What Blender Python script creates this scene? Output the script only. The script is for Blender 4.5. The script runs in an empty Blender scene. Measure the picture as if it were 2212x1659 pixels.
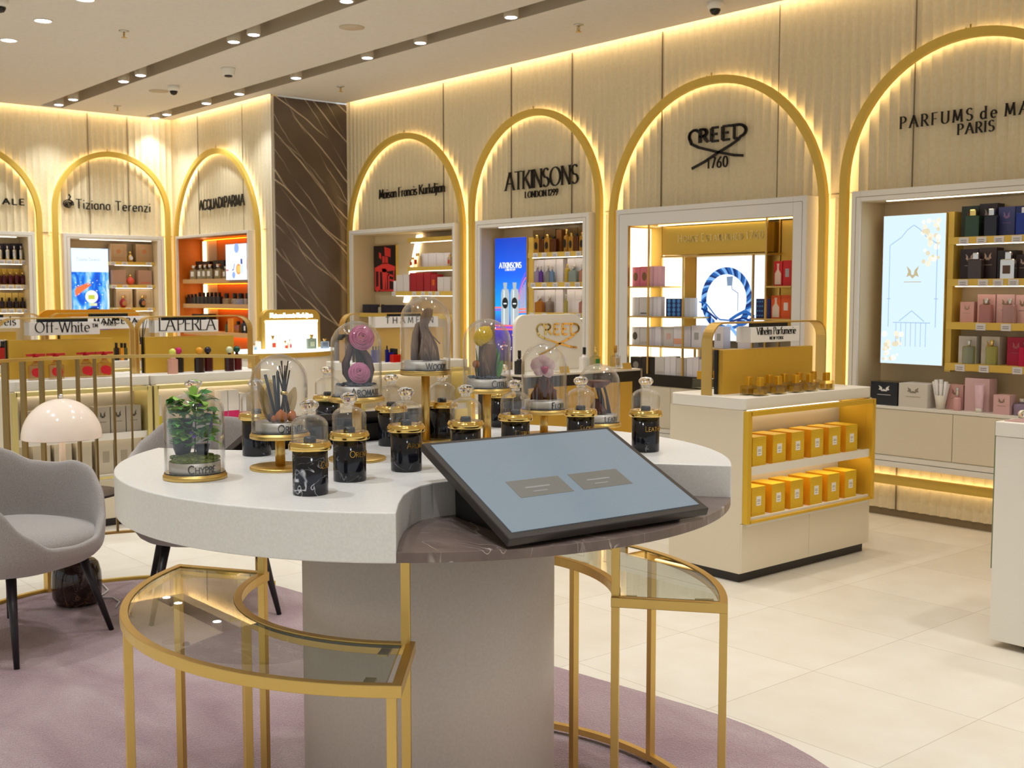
import bpy, bmesh, math, random
from mathutils import Vector, Matrix, noise
R = random.Random(7)
PI = math.pi
SC = bpy.context.scene
COL = SC.collection
# ------------------------------------------------------------------ camera
CX, CY, HOR, VPA, VPB, EYE = 1106.0, 829.5, 636.0, -1013.0, 4012.0, 1.5
FPX = math.sqrt((CX - VPA) * (VPB - CX) - (CY - HOR) ** 2)
PITCH = math.atan((CY - HOR) / FPX)
YAW = math.atan((CX - VPA) / math.hypot(FPX, CY - HOR))
FWD = Vector((-math.cos(YAW), math.sin(YAW), 0.0))
RGT = Vector((math.sin(YAW), math.cos(YAW), 0.0))
AIM = FWD * math.cos(PITCH) - Vector((0, 0, math.sin(PITCH)))
UPV = FWD * math.sin(PITCH) + Vector((0, 0, math.cos(PITCH)))
EYEV = Vector((0, 0, EYE))
cd = bpy.data.cameras.new('camera'); cam = bpy.data.objects.new('camera', cd); COL.objects.link(cam)
cd.sensor_fit = 'HORIZONTAL'; cd.sensor_width = 36.0; cd.lens = 36.0 * FPX / 2212.0
cd.clip_start = 0.05; cd.clip_end = 60
m3 = Matrix((RGT, UPV, -AIM)).transposed()
cam.matrix_world = Matrix.Translation(EYEV) @ m3.to_4x4()
cd.dof.use_dof = True; cd.dof.focus_distance = 3.1; cd.dof.aperture_fstop = 11.0
SC.camera = cam
# ------------------------------------------------------------------ world, exposure
SC.view_settings.view_transform = 'Standard'; SC.view_settings.look = 'None'
SC.view_settings.gamma = 1.0; SC.view_settings.use_curve_mapping = False
SC.view_settings.exposure = 0.32
w = bpy.data.worlds.new('world'); SC.world = w; w.use_nodes = True
w.node_tree.nodes['Background'].inputs[0].default_value = (0.93, 0.97, 1.0, 1)
w.node_tree.nodes['Background'].inputs[1].default_value = 0.6
cy = SC.cycles
cy.use_denoising = True
try: cy.denoiser = 'OPENIMAGEDENOISE'
except Exception: pass
cy.max_bounces = 10; cy.diffuse_bounces = 4; cy.glossy_bounces = 4; cy.transmission_bounces = 8; cy.transparent_max_bounces = 24
cy.caustics_reflective = False; cy.caustics_refractive = False; cy.sample_clamp_indirect = 6.0
cy.use_adaptive_sampling = True; cy.adaptive_threshold = 0.02
def lamp(kind, loc, energy, color=(.88, .94, 1), size=0.06, angle=110, rot=(0, 0, 0), blend=.9, size_y=None):
    l = bpy.data.lights.new('light', kind); l.energy = energy; l.color = color
    if kind == 'SPOT': l.shadow_soft_size = size; l.spot_size = math.radians(angle); l.spot_blend = blend
    elif kind == 'AREA':
        l.size = size
        if size_y: l.shape = 'RECTANGLE'; l.size_y = size_y
    else: l.shadow_soft_size = size
    o = bpy.data.objects.new('light', l); COL.objects.link(o); o.location = loc; o.rotation_euler = rot
    return o
ZC = 3.58
SPOTE = 60.0
for yy in (3.09, 0.8, -1.5):                       # the recessed downlights of the ceiling
    for i in range(12): lamp('SPOT', (-10.87 + .87 * 1 * i * 1.3, yy, ZC - .03), SPOTE * 1.25, size=.05, angle=86, blend=1.0)

# ------------------------------------------------------------------ pixel rays
def ray(u, v): return AIM + RGT * ((u - CX) / FPX) + UPV * ((CY - v) / FPX)
def onz(u, v, z): d = ray(u, v); return EYEV + d * ((z - EYE) / d.z)
def onx(u, v, x): d = ray(u, v); return EYEV + d * (x / d.x)
def ony(u, v, y): d = ray(u, v); return EYEV + d * (y / d.y)
def proj(p):
    q = Vector(p) - EYEV; z = q.dot(AIM)
    return CX + FPX * q.dot(RGT) / z, CY - FPX * q.dot(UPV) / z
def zat(x, y, v):
    lo, hi = -1.0, 4.0
    for _ in range(40):
        m = (lo + hi) / 2
        if proj((x, y, m))[1] > v: lo = m
        else: hi = m
    return (lo + hi) / 2
# ------------------------------------------------------------------ mesh builder
class MB:
    def __init__(s): s.v = []; s.f = []; s.m = []; s.sm = []
    def add(s, vs, fs, mi=0, smooth=False):
        o = len(s.v); s.v += [tuple(p) for p in vs]
        for f in fs: s.f.append([i + o for i in f]); s.m.append(mi); s.sm.append(smooth)
    def box(s, x0, x1, y0, y1, z0, z1, mi=0, fn=None):
        if x0 > x1: x0, x1 = x1, x0
        if y0 > y1: y0, y1 = y1, y0
        vs = [(x, y, z) for z in (z0, z1) for y in (y0, y1) for x in (x0, x1)]
        if fn: vs = [fn(*p) for p in vs]
        s.add(vs, [(0, 2, 3, 1), (4, 5, 7, 6), (0, 1, 5, 4), (2, 6, 7, 3), (0, 4, 6, 2), (1, 3, 7, 5)], mi)
    def prism(s, pts, z0, z1, mi=0, fn=None, smooth=False):
        n = len(pts); vs = [(p[0], p[1], z0) for p in pts] + [(p[0], p[1], z1) for p in pts]
        if fn: vs = [fn(*p) for p in vs]
        s.add(vs, [tuple(range(n - 1, -1, -1)), tuple(range(n, 2 * n))], mi)
        o = len(s.v) - 2 * n
        for i in range(n):
            j = (i + 1) % n; s.f.append([o + i, o + j, o + n + j, o + n + i]); s.m.append(mi); s.sm.append(smooth)
    def lathe(s, prof, c=(0, 0, 0), seg=32, mi=0, smooth=True, sx=1, sy=1):
        vs = []; n = len(prof)
        for r, z in prof:
            for k in range(seg):
                a = 2 * PI * k / seg; vs.append((c[0] + r * sx * math.cos(a), c[1] + r * sy * math.sin(a), c[2] + z))
        fs = []
        for i in range(n - 1):
            for k in range(seg):
                j = (k + 1) % seg; fs.append((i * seg + k, i * seg + j, (i + 1) * seg + j, (i + 1) * seg + k))
        if prof[0][0] > 1e-5: fs.append(tuple(range(seg - 1, -1, -1)))
        if prof[-1][0] > 1e-5: fs.append(tuple(range((n - 1) * seg, n * seg)))
        s.add(vs, fs, mi, smooth)
    def openlathe(s, prof, c=(0, 0, 0), seg=40, mi=0):
        vs = []; n = len(prof)
        for r, z in prof:
            for k in range(seg):
                a = 2 * PI * k / seg; vs.append((c[0] + r * math.cos(a), c[1] + r * math.sin(a), c[2] + z))
        fs = [(i * seg + k, i * seg + (k + 1) % seg, (i + 1) * seg + (k + 1) % seg, (i + 1) * seg + k) for i in range(n - 1) for k in range(seg)]
        s.add(vs, fs, mi, True)
    def sphere(s, c, r, mi=0, seg=16, sz=1.0):
        s.lathe([(max(1e-6, r * math.sin(PI * i / 10)), -r * sz * math.cos(PI * i / 10)) for i in range(11)], c, seg, mi)
    def tube(s, path, r, mi=0, seg=8, taper=None):
        path = [Vector(p) for p in path]; n = len(path); vs = []
        for i, p in enumerate(path):
            t = (path[min(i + 1, n - 1)] - path[max(i - 1, 0)]).normalized()
            a = t.cross(Vector((0, 0, 1)))
            if a.length < 1e-3: a = t.cross(Vector((1, 0, 0)))
            a.normalize(); b = t.cross(a); rr = r if taper is None else r + (taper - r) * i / (n - 1)
            for k in range(seg):
                q = 2 * PI * k / seg; vs.append(p + a * (rr * math.cos(q)) + b * (rr * math.sin(q)))
        fs = [(i * seg + k, i * seg + (k + 1) % seg, (i + 1) * seg + (k + 1) % seg, (i + 1) * seg + k) for i in range(n - 1) for k in range(seg)]
        fs += [tuple(range(seg - 1, -1, -1)), tuple(range((n - 1) * seg, n * seg))]
        s.add(vs, fs, mi, True)
    def sweep(s, path, prof, closed=False, mi=0, up=(0, 0, 1), smooth=False):
        """prof: closed list of (side, up) offsets; path in a plane whose normal is up"""
        path = [Vector(p) for p in path]; n = len(path); U = Vector(up); vs = []; k = len(prof)
        for i, p in enumerate(path):
            a = path[(i + 1) % n] - p if (closed or i < n - 1) else p - path[i - 1]
            b = p - path[i - 1] if (closed or i > 0) else a
            a = a.normalized(); b = b.normalized(); t = (a + b).normalized()
            sd = t.cross(U).normalized(); sc = 1 / max(.35, t.dot(a))
            for x, y in prof: vs.append(p + sd * (x * sc) + U * y)
        fs = []
        for i in range(n if closed else n - 1):
            j = (i + 1) % n
            for q in range(k): r = (q + 1) % k; fs.append((i * k + q, i * k + r, j * k + r, j * k + q))
        if not closed: fs += [tuple(range(k - 1, -1, -1)), tuple(range((n - 1) * k, n * k))]
        s.add(vs, fs, mi, smooth)
    def build(s, name, mats, parent=None, bev=0, loc=None, rz=0, segs=2):
        me = bpy.data.meshes.new(name); me.from_pydata(s.v, [], s.f); me.update()
        if not isinstance(mats, (list, tuple)): mats = [mats]
        for m in mats: me.materials.append(m)
        me.polygons.foreach_set('material_index', s.m); me.polygons.foreach_set('use_smooth', s.sm)
        bm = bmesh.new(); bm.from_mesh(me); bmesh.ops.recalc_face_normals(bm, faces=bm.faces); bm.to_mesh(me); bm.free()
        return link(name, me, parent, bev, loc, rz, segs)
def link(name, me, parent=None, bev=0, loc=None, rz=0, segs=2):
    o = bpy.data.objects.new(name, me); COL.objects.link(o)
    if parent: o.parent = parent
    if loc is not None: o.location = loc
    o.rotation_euler = (0, 0, rz)
    if bev:
        b = o.modifiers.new('bevel', 'BEVEL'); b.width = bev; b.segments = segs; b.limit_method = 'ANGLE'; b.angle_limit = .6
    return o
def tag(o, label, cat, group=None, kind=None):
    o['label'] = label; o['category'] = cat
    if group: o['group'] = group
    if kind: o['kind'] = kind
    return o
def thing(name, label, cat, loc=(0, 0, 0), rz=0, group=None):
    o = bpy.data.objects.new(name, None); COL.objects.link(o); o.location = loc; o.rotation_euler = (0, 0, rz)
    o.empty_display_size = .05
    return tag(o, label, cat, group)
def struct(o): o['kind'] = 'structure'; return o
def lab(o, t): o['label'] = t; return o
def dup(root, loc, rz, label, group=None, name=None):
    r = root.copy(); COL.objects.link(r); r.location = loc; r.rotation_euler = (0, 0, rz); r['label'] = label
    if group: r['group'] = group
    for ch in list(root.children):
        c = ch.copy(); COL.objects.link(c); c.parent = r
        for g in ch.children:
            d = g.copy(); COL.objects.link(d); d.parent = c
    return r
ORD = 'first second third fourth fifth sixth seventh eighth ninth tenth eleventh twelfth thirteenth fourteenth'.split()
# ------------------------------------------------------------------ materials
def lin(c):
    if isinstance(c, str):
        c = c.lstrip('#'); c = [int(c[i:i + 2], 16) / 255 for i in (0, 2, 4)]
        c = [x / 12.92 if x < .04045 else ((x + .055) / 1.055) ** 2.4 for x in c]
    return (c[0], c[1], c[2], 1)
_M = {}
def mat(c, rough=.5, metal=0.0, em=0, emc=None, trans=0.0, coat=0.0, name=None, ior=1.45, sss=0):
    k = (str(c), rough, metal, em, str(emc), trans, coat, name)
    if k in _M: return _M[k]
    m = bpy.data.materials.new(name or 'material'); m.use_nodes = True; b = m.node_tree.nodes['Principled BSDF']
    b.inputs['Base Color'].default_value = lin(c); b.inputs['Roughness'].default_value = rough; b.inputs['Metallic'].default_value = metal
    b.inputs['IOR'].default_value = ior
    if em: b.inputs['Emission Color'].default_value = lin(emc or c); b.inputs['Emission Strength'].default_value = em
    if trans: b.inputs['Transmission Weight'].default_value = trans
    if coat: b.inputs['Coat Weight'].default_value = coat; b.inputs['Coat Roughness'].default_value = .05
    _M[k] = m; return m
class NT:
    def __init__(s, name): s.m = bpy.data.materials.new(name); s.m.use_nodes = True; s.t = s.m.node_tree; s.b = s.t.nodes['Principled BSDF']; s.o = s.t.nodes['Material Output']
    def n(s, typ, **kw):
        nd = s.t.nodes.new('ShaderNode' + typ)
        for k, v in kw.items():
            if k in nd.inputs: nd.inputs[k].default_value = v
            else: setattr(nd, k, v)
        return nd
    def l(s, a, b): s.t.links.new(a, b)
    def ramp(s, fac, stops, interp='LINEAR'):
        r = s.n('ValToRGB'); e = r.color_ramp; e.interpolation = interp
        while len(e.elements) < len(stops): e.elements.new(.5)
        for el, (p, c) in zip(e.elements, stops): el.position = p; el.color = lin(c)
        s.l(fac, r.inputs[0]); return r.outputs[0]
    def coord(s, which='Object', scale=(1, 1, 1), rot=(0, 0, 0)):
        c = s.n('TexCoord'); mp = s.n('Mapping'); mp.inputs['Scale'].default_value = scale; mp.inputs['Rotation'].default_value = rot
        s.l(c.outputs[which], mp.inputs[0]); return mp.outputs[0]
    def bump(s, h, strength=.3, dist=.01):
        b = s.n('Bump'); b.inputs['Strength'].default_value = strength; b.inputs['Distance'].default_value = dist
        s.l(h, b.inputs['Height']); s.l(b.outputs[0], s.b.inputs['Normal'])
def speckled(name, c1, c2, rough=.35, scale=90, bump=0):
    t = NT(name); co = t.coord(); nz = t.n('TexNoise', Scale=scale, Detail=4.0); t.l(co, nz.inputs['Vector'])
    t.l(t.ramp(nz.outputs[0], [(.35, c1), (.65, c2)]), t.b.inputs['Base Color']); t.b.inputs['Roughness'].default_value = rough
    if bump: t.bump(nz.outputs[0], bump, .003)
    return t.m
def veined(name, base1, base2, vein, scale=2.0, width=.012, rot=(0, 0, 0), stretch=(1, 1, 1), rough=.25, amount=2, dist=2.0, per=False, lo=.42, hi=.6):
    t = NT(name); co = t.coord(scale=stretch, rot=rot)
    if per:
        oi = t.n('ObjectInfo'); ad = t.n('VectorMath', operation='ADD'); t.l(co, ad.inputs[0]); t.l(oi.outputs['Location'], ad.inputs[1]); co = ad.outputs[0]
    nz = t.n('TexNoise', Scale=scale * 3, Detail=5.0); t.l(co, nz.inputs['Vector'])
    col = t.ramp(nz.outputs[0], [(.3, base1), (.7, base2)])
    for i in range(amount):
        wv = t.n('TexNoise', Scale=scale * (1 + .7 * i), Detail=2.5, Distortion=dist); mp = t.n('Mapping')
        mp.inputs['Location'].default_value = (3.1 * i + 1.3, 1.7 * i, .9 * i)
        t.l(co, mp.inputs[0]); t.l(mp.outputs[0], wv.inputs['Vector'])
        d = t.n('Math', operation='SUBTRACT'); d.inputs[1].default_value = .5; t.l(wv.outputs[0], d.inputs[0])
        a = t.n('Math', operation='ABSOLUTE'); t.l(d.outputs[0], a.inputs[0])
        wd = t.n('TexNoise', Scale=scale * 2.3); t.l(co, wd.inputs['Vector'])
        f = t.n('MapRange'); f.inputs['From Min'].default_value = 0; f.inputs['From Max'].default_value = width / (1 + i); f.inputs['To Min'].default_value = 1; f.inputs['To Max'].default_value = 0
        t.l(a.outputs[0], f.inputs[0])
        g = t.n('MapRange'); g.inputs['From Min'].default_value = lo; g.inputs['From Max'].default_value = hi; t.l(wd.outputs[0], g.inputs[0])
        mu = t.n('Math', operation='MULTIPLY'); t.l(f.outputs[0], mu.inputs[0]); t.l(g.outputs[0], mu.inputs[1])
        mx = t.n('MixRGB'); mx.inputs[2].default_value = lin(vein); t.l(mu.outputs[0], mx.inputs[0]); t.l(col, mx.inputs[1]); col = mx.outputs[0]
    t.l(col, t.b.inputs['Base Color']); t.b.inputs['Roughness'].default_value = rough
    return t.m
def thinglass(name, tint='#ffffff', base=.045, top=1.0, rough=0.0):
    t = NT(name); t.t.nodes.remove(t.b)
    lw = t.n('LayerWeight'); lw.inputs['Blend'].default_value = .5
    p = t.n('Math', operation='POWER'); p.inputs[1].default_value = 3.4; t.l(lw.outputs['Facing'], p.inputs[0])
    f = t.n('MapRange'); f.inputs['To Min'].default_value = base; f.inputs['To Max'].default_value = top; t.l(p.outputs[0], f.inputs[0])
    tr = t.n('BsdfTransparent'); tr.inputs[0].default_value = lin(tint); gl = t.n('BsdfGlossy'); gl.inputs['Roughness'].default_value = rough
    mx = t.n('MixShader'); t.l(f.outputs[0], mx.inputs[0]); t.l(tr.outputs[0], mx.inputs[1]); t.l(gl.outputs[0], mx.inputs[2]); t.l(mx.outputs[0], t.o.inputs[0])
    return t.m
def brushed(name, c, rough=.32, stretch=(1, 1, 60)):
    t = NT(name); co = t.coord(scale=stretch); nz = t.n('TexNoise', Scale=6.0, Detail=3.0); t.l(co, nz.inputs['Vector'])
    rg = t.n('MapRange'); rg.inputs['To Min'].default_value = rough - .06; rg.inputs['To Max'].default_value = rough + .1; t.l(nz.outputs[0], rg.inputs[0])
    t.l(rg.outputs[0], t.b.inputs['Roughness']); t.b.inputs['Base Color'].default_value = lin(c); t.b.inputs['Metallic'].default_value = 1.0
    return t.m
GOLD = brushed('satin brass', '#d9b76c', .36)
GOLDY = brushed('yellow satin brass', '#dcbc60', .42)
PGOLD = mat('#ecc873', .16, 1.0, name='polished brass')
LACQ = mat('#dfbb55', .5, .15, name='matt gold lacquer')
SILV = mat('#c9c6bd', .3, 1.0, name='brushed steel'); CHROME = mat('#e8e8e8', .08, 1.0, name='chrome')
BLACK = mat('#0d0c0d', .35, name='black plastic'); DARK = mat('#2a2422', .4, name='dark brown')
WHITE = mat('#ece6da', .45, name='white lacquer'); CREAM = mat('#e3d6bd', .5, name='cream lacquer')
PAPER = mat('#f1ece6', .6, name='white card'); TAGM = mat('#ded8d6', .6, name='price card')
STONE = speckled('white composite stone', '#e2ded7', '#e9e5df', .34, 160)
WALLM = speckled('cream plaster panel', '#e3d2aa', '#e8d8b4', .65, 40)
CEILM = speckled('ceiling plaster', '#dfd6ca', '#e3dbd0', .8, 30)
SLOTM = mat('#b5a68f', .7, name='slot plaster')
def linemarble(name, b1, b2, vein):
    t = NT(name); co = t.coord(); nz = t.n('TexNoise', Scale=2.5, Detail=6.0); t.l(co, nz.inputs['Vector']); col = t.ramp(nz.outputs[0], [(.3, b1), (.7, b2)])
    for sc, rot, lo, off in ((1.05, (.78, 0, 0), .99, .3), (.8, (.62, 0, 0), .994, 1.7), (1.6, (.95, 0, 0), .994, 2.9)):
        mp = t.n('Mapping'); mp.inputs['Rotation'].default_value = rot; mp.inputs['Location'].default_value = (0, off, off * .7); t.l(co, mp.inputs[0])
        wv = t.n('TexWave', Scale=sc, Distortion=2.2, Detail=3.0); wv.bands_direction = 'Z'; wv.inputs['Detail Scale'].default_value = .9; t.l(mp.outputs[0], wv.inputs['Vector'])
        f = t.n('MapRange'); f.inputs['From Min'].default_value = lo; f.inputs['From Max'].default_value = 1.0; t.l(wv.outputs['Fac'], f.inputs[0])
        ms = t.n('TexNoise', Scale=1.7); t.l(mp.outputs[0], ms.inputs['Vector']); g = t.n('MapRange'); g.inputs['From Min'].default_value = .4; g.inputs['From Max'].default_value = .62; t.l(ms.outputs[0], g.inputs[0])
        mu = t.n('Math', operation='MULTIPLY'); t.l(f.outputs[0], mu.inputs[0]); t.l(g.outputs[0], mu.inputs[1])
        mx = t.n('MixRGB'); mx.inputs[2].default_value = lin(vein); t.l(mu.outputs[0], mx.inputs[0]); t.l(col, mx.inputs[1]); col = mx.outputs[0]
    t.l(col, t.b.inputs['Base Color']); t.b.inputs['Roughness'].default_value = .3; return t.m
COLM = linemarble('dark brown marble', '#54463e', '#66574e', '#cbb9a4')
GREYM = veined('grey brown marble', '#66564f', '#7c6a62', '#cdbfb5', 2.2, .012, rot=(0, 0, .6), stretch=(1, 3, 1), rough=.3, amount=2, dist=.8)
JARM = veined('black marble', '#0c0c11', '#191920', '#b8b8bc', 7.0, .012, rough=.12, amount=2, dist=.8, per=True, lo=.5, hi=.75)
JARV = veined('white veined black marble', '#0e0e14', '#20202a', '#d8d8dc', 9.0, .022, rough=.14, amount=2, dist=1.2, lo=.38, hi=.6)
DRUMM = veined('brown emperador marble', '#1c100b', '#3a2318', '#6b4a38', 7.0, .03, rough=.12, amount=2, dist=2.5)
LED = mat('#fff1d0', .5, em=3.4, emc='#ffe6b0', name='warm strip light')
LEDW = mat('#fffaf0', .5, em=5, emc='#fff2de', name='neutral strip light')
LENS = mat('#ffffff', .5, em=22, emc='#eef6ff', name='lamp lens')
LAMPON = mat('#ffffff', .5, em=30, emc='#fff4e6', name='downlight lens')
GLASS = thinglass('clear thin glass'); SEATG = thinglass('greenish seat glass', '#dfe6dc', .10, .95); SGLASS = mat('#ffffff', .02, trans=1.0, name='solid clear glass')
GEDGE = mat('#0d3a2c', .15, name='glass edge')
# ------------------------------------------------------------------ stroke lettering
def A_(cx, cy, rx, ry, a0, a1, n=9):
    return [(cx + rx * math.cos(math.radians(a0 + (a1 - a0) * i / n)), cy + ry * math.sin(math.radians(a0 + (a1 - a0) * i / n))) for i in range(n + 1)]
X = .62   # x-height
GL = {
 'A': (.74, [[(0, 0), (.37, 1)], [(.37, 1), (.74, 0)], [(.15, .36), (.59, .36)]]),
 'B': (.56, [[(.05, 0), (.05, 1)], [(.05, 1)] + A_(.28, .76, .24, .24, 90, -90) + [(.05, .52)], [(.28, .52)] + A_(.3, .26, .27, .26, 90, -90) + [(.05, 0)]]),
 'C': (.74, [A_(.44, .5, .4, .5, 48, 312, 14)]),
 'D': (.74, [[(.05, 0), (.05, 1)], [(.05, 1), (.25, 1)] + A_(.27, .5, .43, .5, 88, -88, 12) + [(.25, 0), (.05, 0)]]),
 'E': (.54, [[(.05, 0), (.05, 1)], [(.05, 1), (.5, 1)], [(.05, .52), (.42, .52)], [(.05, 0), (.52, 0)]]),
 'F': (.5, [[(.05, 0), (.05, 1)], [(.05, 1), (.48, 1)], [(.05, .5), (.4, .5)]]),
 'H': (.68, [[(.05, 0), (.05, 1)], [(.63, 0), (.63, 1)], [(.05, .5), (.63, .5)]]),
 'I': (.12, [[(.06, 0), (.06, 1)]]),
 'K': (.62, [[(.05, 0), (.05, 1)], [(.57, 1), (.07, .42)], [(.22, .58), (.62, 0)]]),
 'L': (.5, [[(.05, 0), (.05, 1)], [(.05, 0), (.5, 0)]]),
 'M': (.82, [[(.04, 0), (.12, 1)], [(.12, 1), (.41, .12)], [(.41, .12), (.7, 1)], [(.7, 1), (.78, 0)]]),
 'N': (.7, [[(.05, 0), (.05, 1)], [(.05, 1), (.65, 0)], [(.65, 0), (.65, 1)]]),
 'O': (.86, [A_(.43, .5, .4, .5, 90, 450, 20)]),
 'P': (.54, [[(.05, 0), (.05, 1)], [(.05, 1), (.25, 1)] + A_(.25, .74, .26, .26, 90, -90) + [(.05, .48)]]),
 'Q': (.86, [A_(.43, .5, .4, .5, 90, 450, 20), [(.5, .25), (.84, -.1)]]),
 'R': (.6, [[(.05, 0), (.05, 1)], [(.05, 1), (.25, 1)] + A_(.25, .74, .26, .26, 90, -90) + [(.05, .48)], [(.27, .48), (.6, 0)]]),
 'S': (.52, [A_(.27, .75, .22, .25, 40, 270, 9) + A_(.26, .25, .24, .25, 90, -140, 9)]),
 'T': (.62, [[(.31, 0), (.31, 1)], [(0, 1), (.62, 1)]]),
 'U': (.68, [[(.05, 1), (.05, .32)] + A_(.34, .3, .29, .3, 180, 360, 10) + [(.63, .32), (.63, 1)]]),
 'V': (.7, [[(0, 1), (.35, 0)], [(.35, 0), (.7, 1)]]),
 'W': (1.02, [[(0, 1), (.27, 0)], [(.27, 0), (.51, .95)], [(.51, .95), (.75, 0)], [(.75, 0), (1.02, 1)]]),
 'Y': (.66, [[(0, 1), (.33, .48)], [(.66, 1), (.33, .48)], [(.33, .48), (.33, 0)]]),
 'a': (.5, [A_(.23, .3, .2, .31, 60, 300, 10), [(.43, X), (.43, 0)]]),
 'c': (.46, [A_(.26, .31, .23, .31, 50, 310, 10)]),
 'd': (.52, [A_(.23, .31, .2, .31, 50, 310, 10), [(.45, 1), (.45, 0)]]),
 'e': (.5, [[(.05, .33), (.46, .33)] + A_(.26, .31, .22, .31, 5, 310, 12)]),
 'f': (.32, [A_(.3, .84, .16, .16, 60, 180, 6) + [(.14, 0)], [(.0, X), (.3, X)]]),
 'h': (.5, [[(.05, 0), (.05, 1)], [(.05, .38)] + A_(.25, .4, .19, .22, 170, 0, 8) + [(.44, 0)]]),
 'i': (.14, [[(.07, 0), (.07, X)], [(.07, .84), (.07, .93)]]),
 'j': (.16, [[(.09, X), (.09, -.2), (-.04, -.3)], [(.09, .84), (.09, .93)]]),
 'k': (.46, [[(.05, 0), (.05, 1)], [(.42, X), (.07, .26)], [(.18, .38), (.46, 0)]]),
 'l': (.14, [[(.07, 0), (.07, 1)]]),
 'm': (.78, [[(.05, 0), (.05, X)], [(.05, .4)] + A_(.22, .42, .17, .2, 170, 0, 7) + [(.39, 0)], [(.39, .4)] + A_(.55, .42, .17, .2, 170, 0, 7) + [(.72, 0)]]),
 'n': (.5, [[(.05, 0), (.05, X)], [(.05, .4)] + A_(.25, .42, .19, .2, 170, 0, 8) + [(.44, 0)]]),
 'o': (.5, [A_(.25, .31, .22, .31, 90, 450, 14)]),
 'p': (.52, [[(.06, -.3), (.06, X)], A_(.28, .31, .2, .31, 130, -130, 10)]),
 'r': (.34, [[(.06, 0), (.06, X)], [(.06, .42), (.16, .58), (.32, X)]]),
 's': (.4, [A_(.2, .46, .15, .16, 40, 270, 7) + A_(.19, .16, .17, .16, 90, -140, 7)]),
 't': (.3, [[(.12, .86), (.12, .08), (.28, .03)], [(0, X), (.28, X)]]),
 'u': (.5, [[(.05, X), (.05, .2)] + A_(.23, .2, .18, .2, 180, 350, 7), [(.43, X), (.43, 0)]]),
 'z': (.44, [[(.03, X), (.4, X), (.03, 0), (.42, 0)]]),
 '0': (.56, [A_(.28, .5, .25, .5, 90, 450, 16)]),
 '1': (.3, [[(.02, .8), (.16, 1)], [(.16, 1), (.16, 0)]]),
 '2': (.52, [A_(.26, .72, .23, .28, 170, -30, 9) + [(.03, 0)], [(.03, 0), (.5, 0)]]),
 '6': (.54, [[(.46, 1), (.2, .7), (.06, .42)], A_(.27, .28, .22, .28, 90, 450, 12)]),
 '7': (.5, [[(.02, 1), (.49, 1)], [(.49, 1), (.16, 0)]]),
 '9': (.54, [[(.08, 0), (.34, .3), (.48, .58)], A_(.27, .72, .22, .28, 90, 450, 12)]),
 '-': (.34, [[(.04, .33), (.3, .33)]]),
}
GL['w'] = (.7, [[(0, X), (.18, 0)], [(.18, 0), (.35, X)], [(.35, X), (.52, 0)], [(.52, 0), (.7, X)]])
def textwidth(s, sp=.12, small=None, space=.34):
    w = 0
    for ch in s:
        k = 1.0
        if small and ch.islower(): ch = ch.upper(); k = small
        w += (space if ch == ' ' else (GL[ch][0] + sp) * k)
    return w - sp
def strokes(mb, pl, thick, thin, serif, f, h0, h1, base=0, smooth=True, mi=0):
    for i in range(len(pl) - 1):
        (x0, y0), (x1, y1) = pl[i], pl[i + 1]; dx, dy = x1 - x0, y1 - y0; L = math.hypot(dx, dy)
        if L < 1e-6: continue
        th = math.atan2(dy, dx); wd = thin + (thick - thin) * abs(math.sin(th - .35)) ** 1.6; hw = wd / 2
        ux, uy = dx / L, dy / L; nx, ny = -uy * hw, ux * hw
        e = hw * .35 if len(pl) > 2 else 0
        q = [(x0 - ux * e + nx, y0 - uy * e + ny), (x0 - ux * e - nx, y0 - uy * e - ny), (x1 + ux * e - nx, y1 + uy * e - ny), (x1 + ux * e + nx, y1 + uy * e + ny)]
        mb.add([f(x, y, h0) for x, y in q] + [f(x, y, h1) for x, y in q], [(4, 5, 6, 7), (0, 1, 5, 4), (1, 2, 6, 5), (2, 3, 7, 6), (3, 0, 4, 7)], mi)
    if serif:
        for p, q in ((pl[0], pl[1]), (pl[-1], pl[-2])):
            if abs(q[1] - p[1]) > abs(q[0] - p[0]) * 1.1 and min(abs(p[1]), abs(p[1] - 1), abs(p[1] - X), abs(p[1] + .3)) < .01:
                s2 = [(p[0] - serif, p[1]), (p[0] + serif, p[1])]; t = thin * .9 / 2
                qd = [(s2[0][0], p[1] - t), (s2[1][0], p[1] - t), (s2[1][0], p[1] + t), (s2[0][0], p[1] + t)]
                mb.add([f(x, y, h0) for x, y in qd] + [f(x, y, h1) for x, y in qd], [(4, 5, 6, 7), (0, 1, 5, 4), (1, 2, 6, 5), (2, 3, 7, 6), (3, 0, 4, 7)], mi)
def write(mb, s, f, thick=.13, thin=.05, serif=.1, sp=.12, h=(0, .02), small=None, x0=0, y0=0, k=1.0, sx=1.0, space=.34, centre=False, mi=0):
    """s in units of cap height; f(x, y, h) -> world"""
    if centre: x0 = x0 - textwidth(s, sp, small, space) * k * sx / 2
    x = x0
    for ch in s:
        q = k
        if small and ch.islower(): ch = ch.upper(); q = k * small
        if ch == ' ': x += space * k * sx; continue
        wd, pls = GL[ch]
        for pl in pls:
            strokes(mb, pl, thick / (q / k), thin / (q / k), serif, lambda a, b, c, x=x, q=q: f(x + a * q * sx, y0 + b * q, c), h[0], h[1], mi=mi)
        x += (wd + sp) * q * sx
    return x
def plane(o, r, u, size):
    o, r, u = Vector(o), Vector(r), Vector(u); n = r.cross(u)
    return lambda x, y, hh: o + r * (x * size) + u * (y * size) + n * hh
def fit(s, width, **kw):
    """cap height that makes s as wide as width"""
    return width / (textwidth(s, kw.get('sp', .12), kw.get('small'), kw.get('space', .34)) * kw.get('sx', 1.0))
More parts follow.
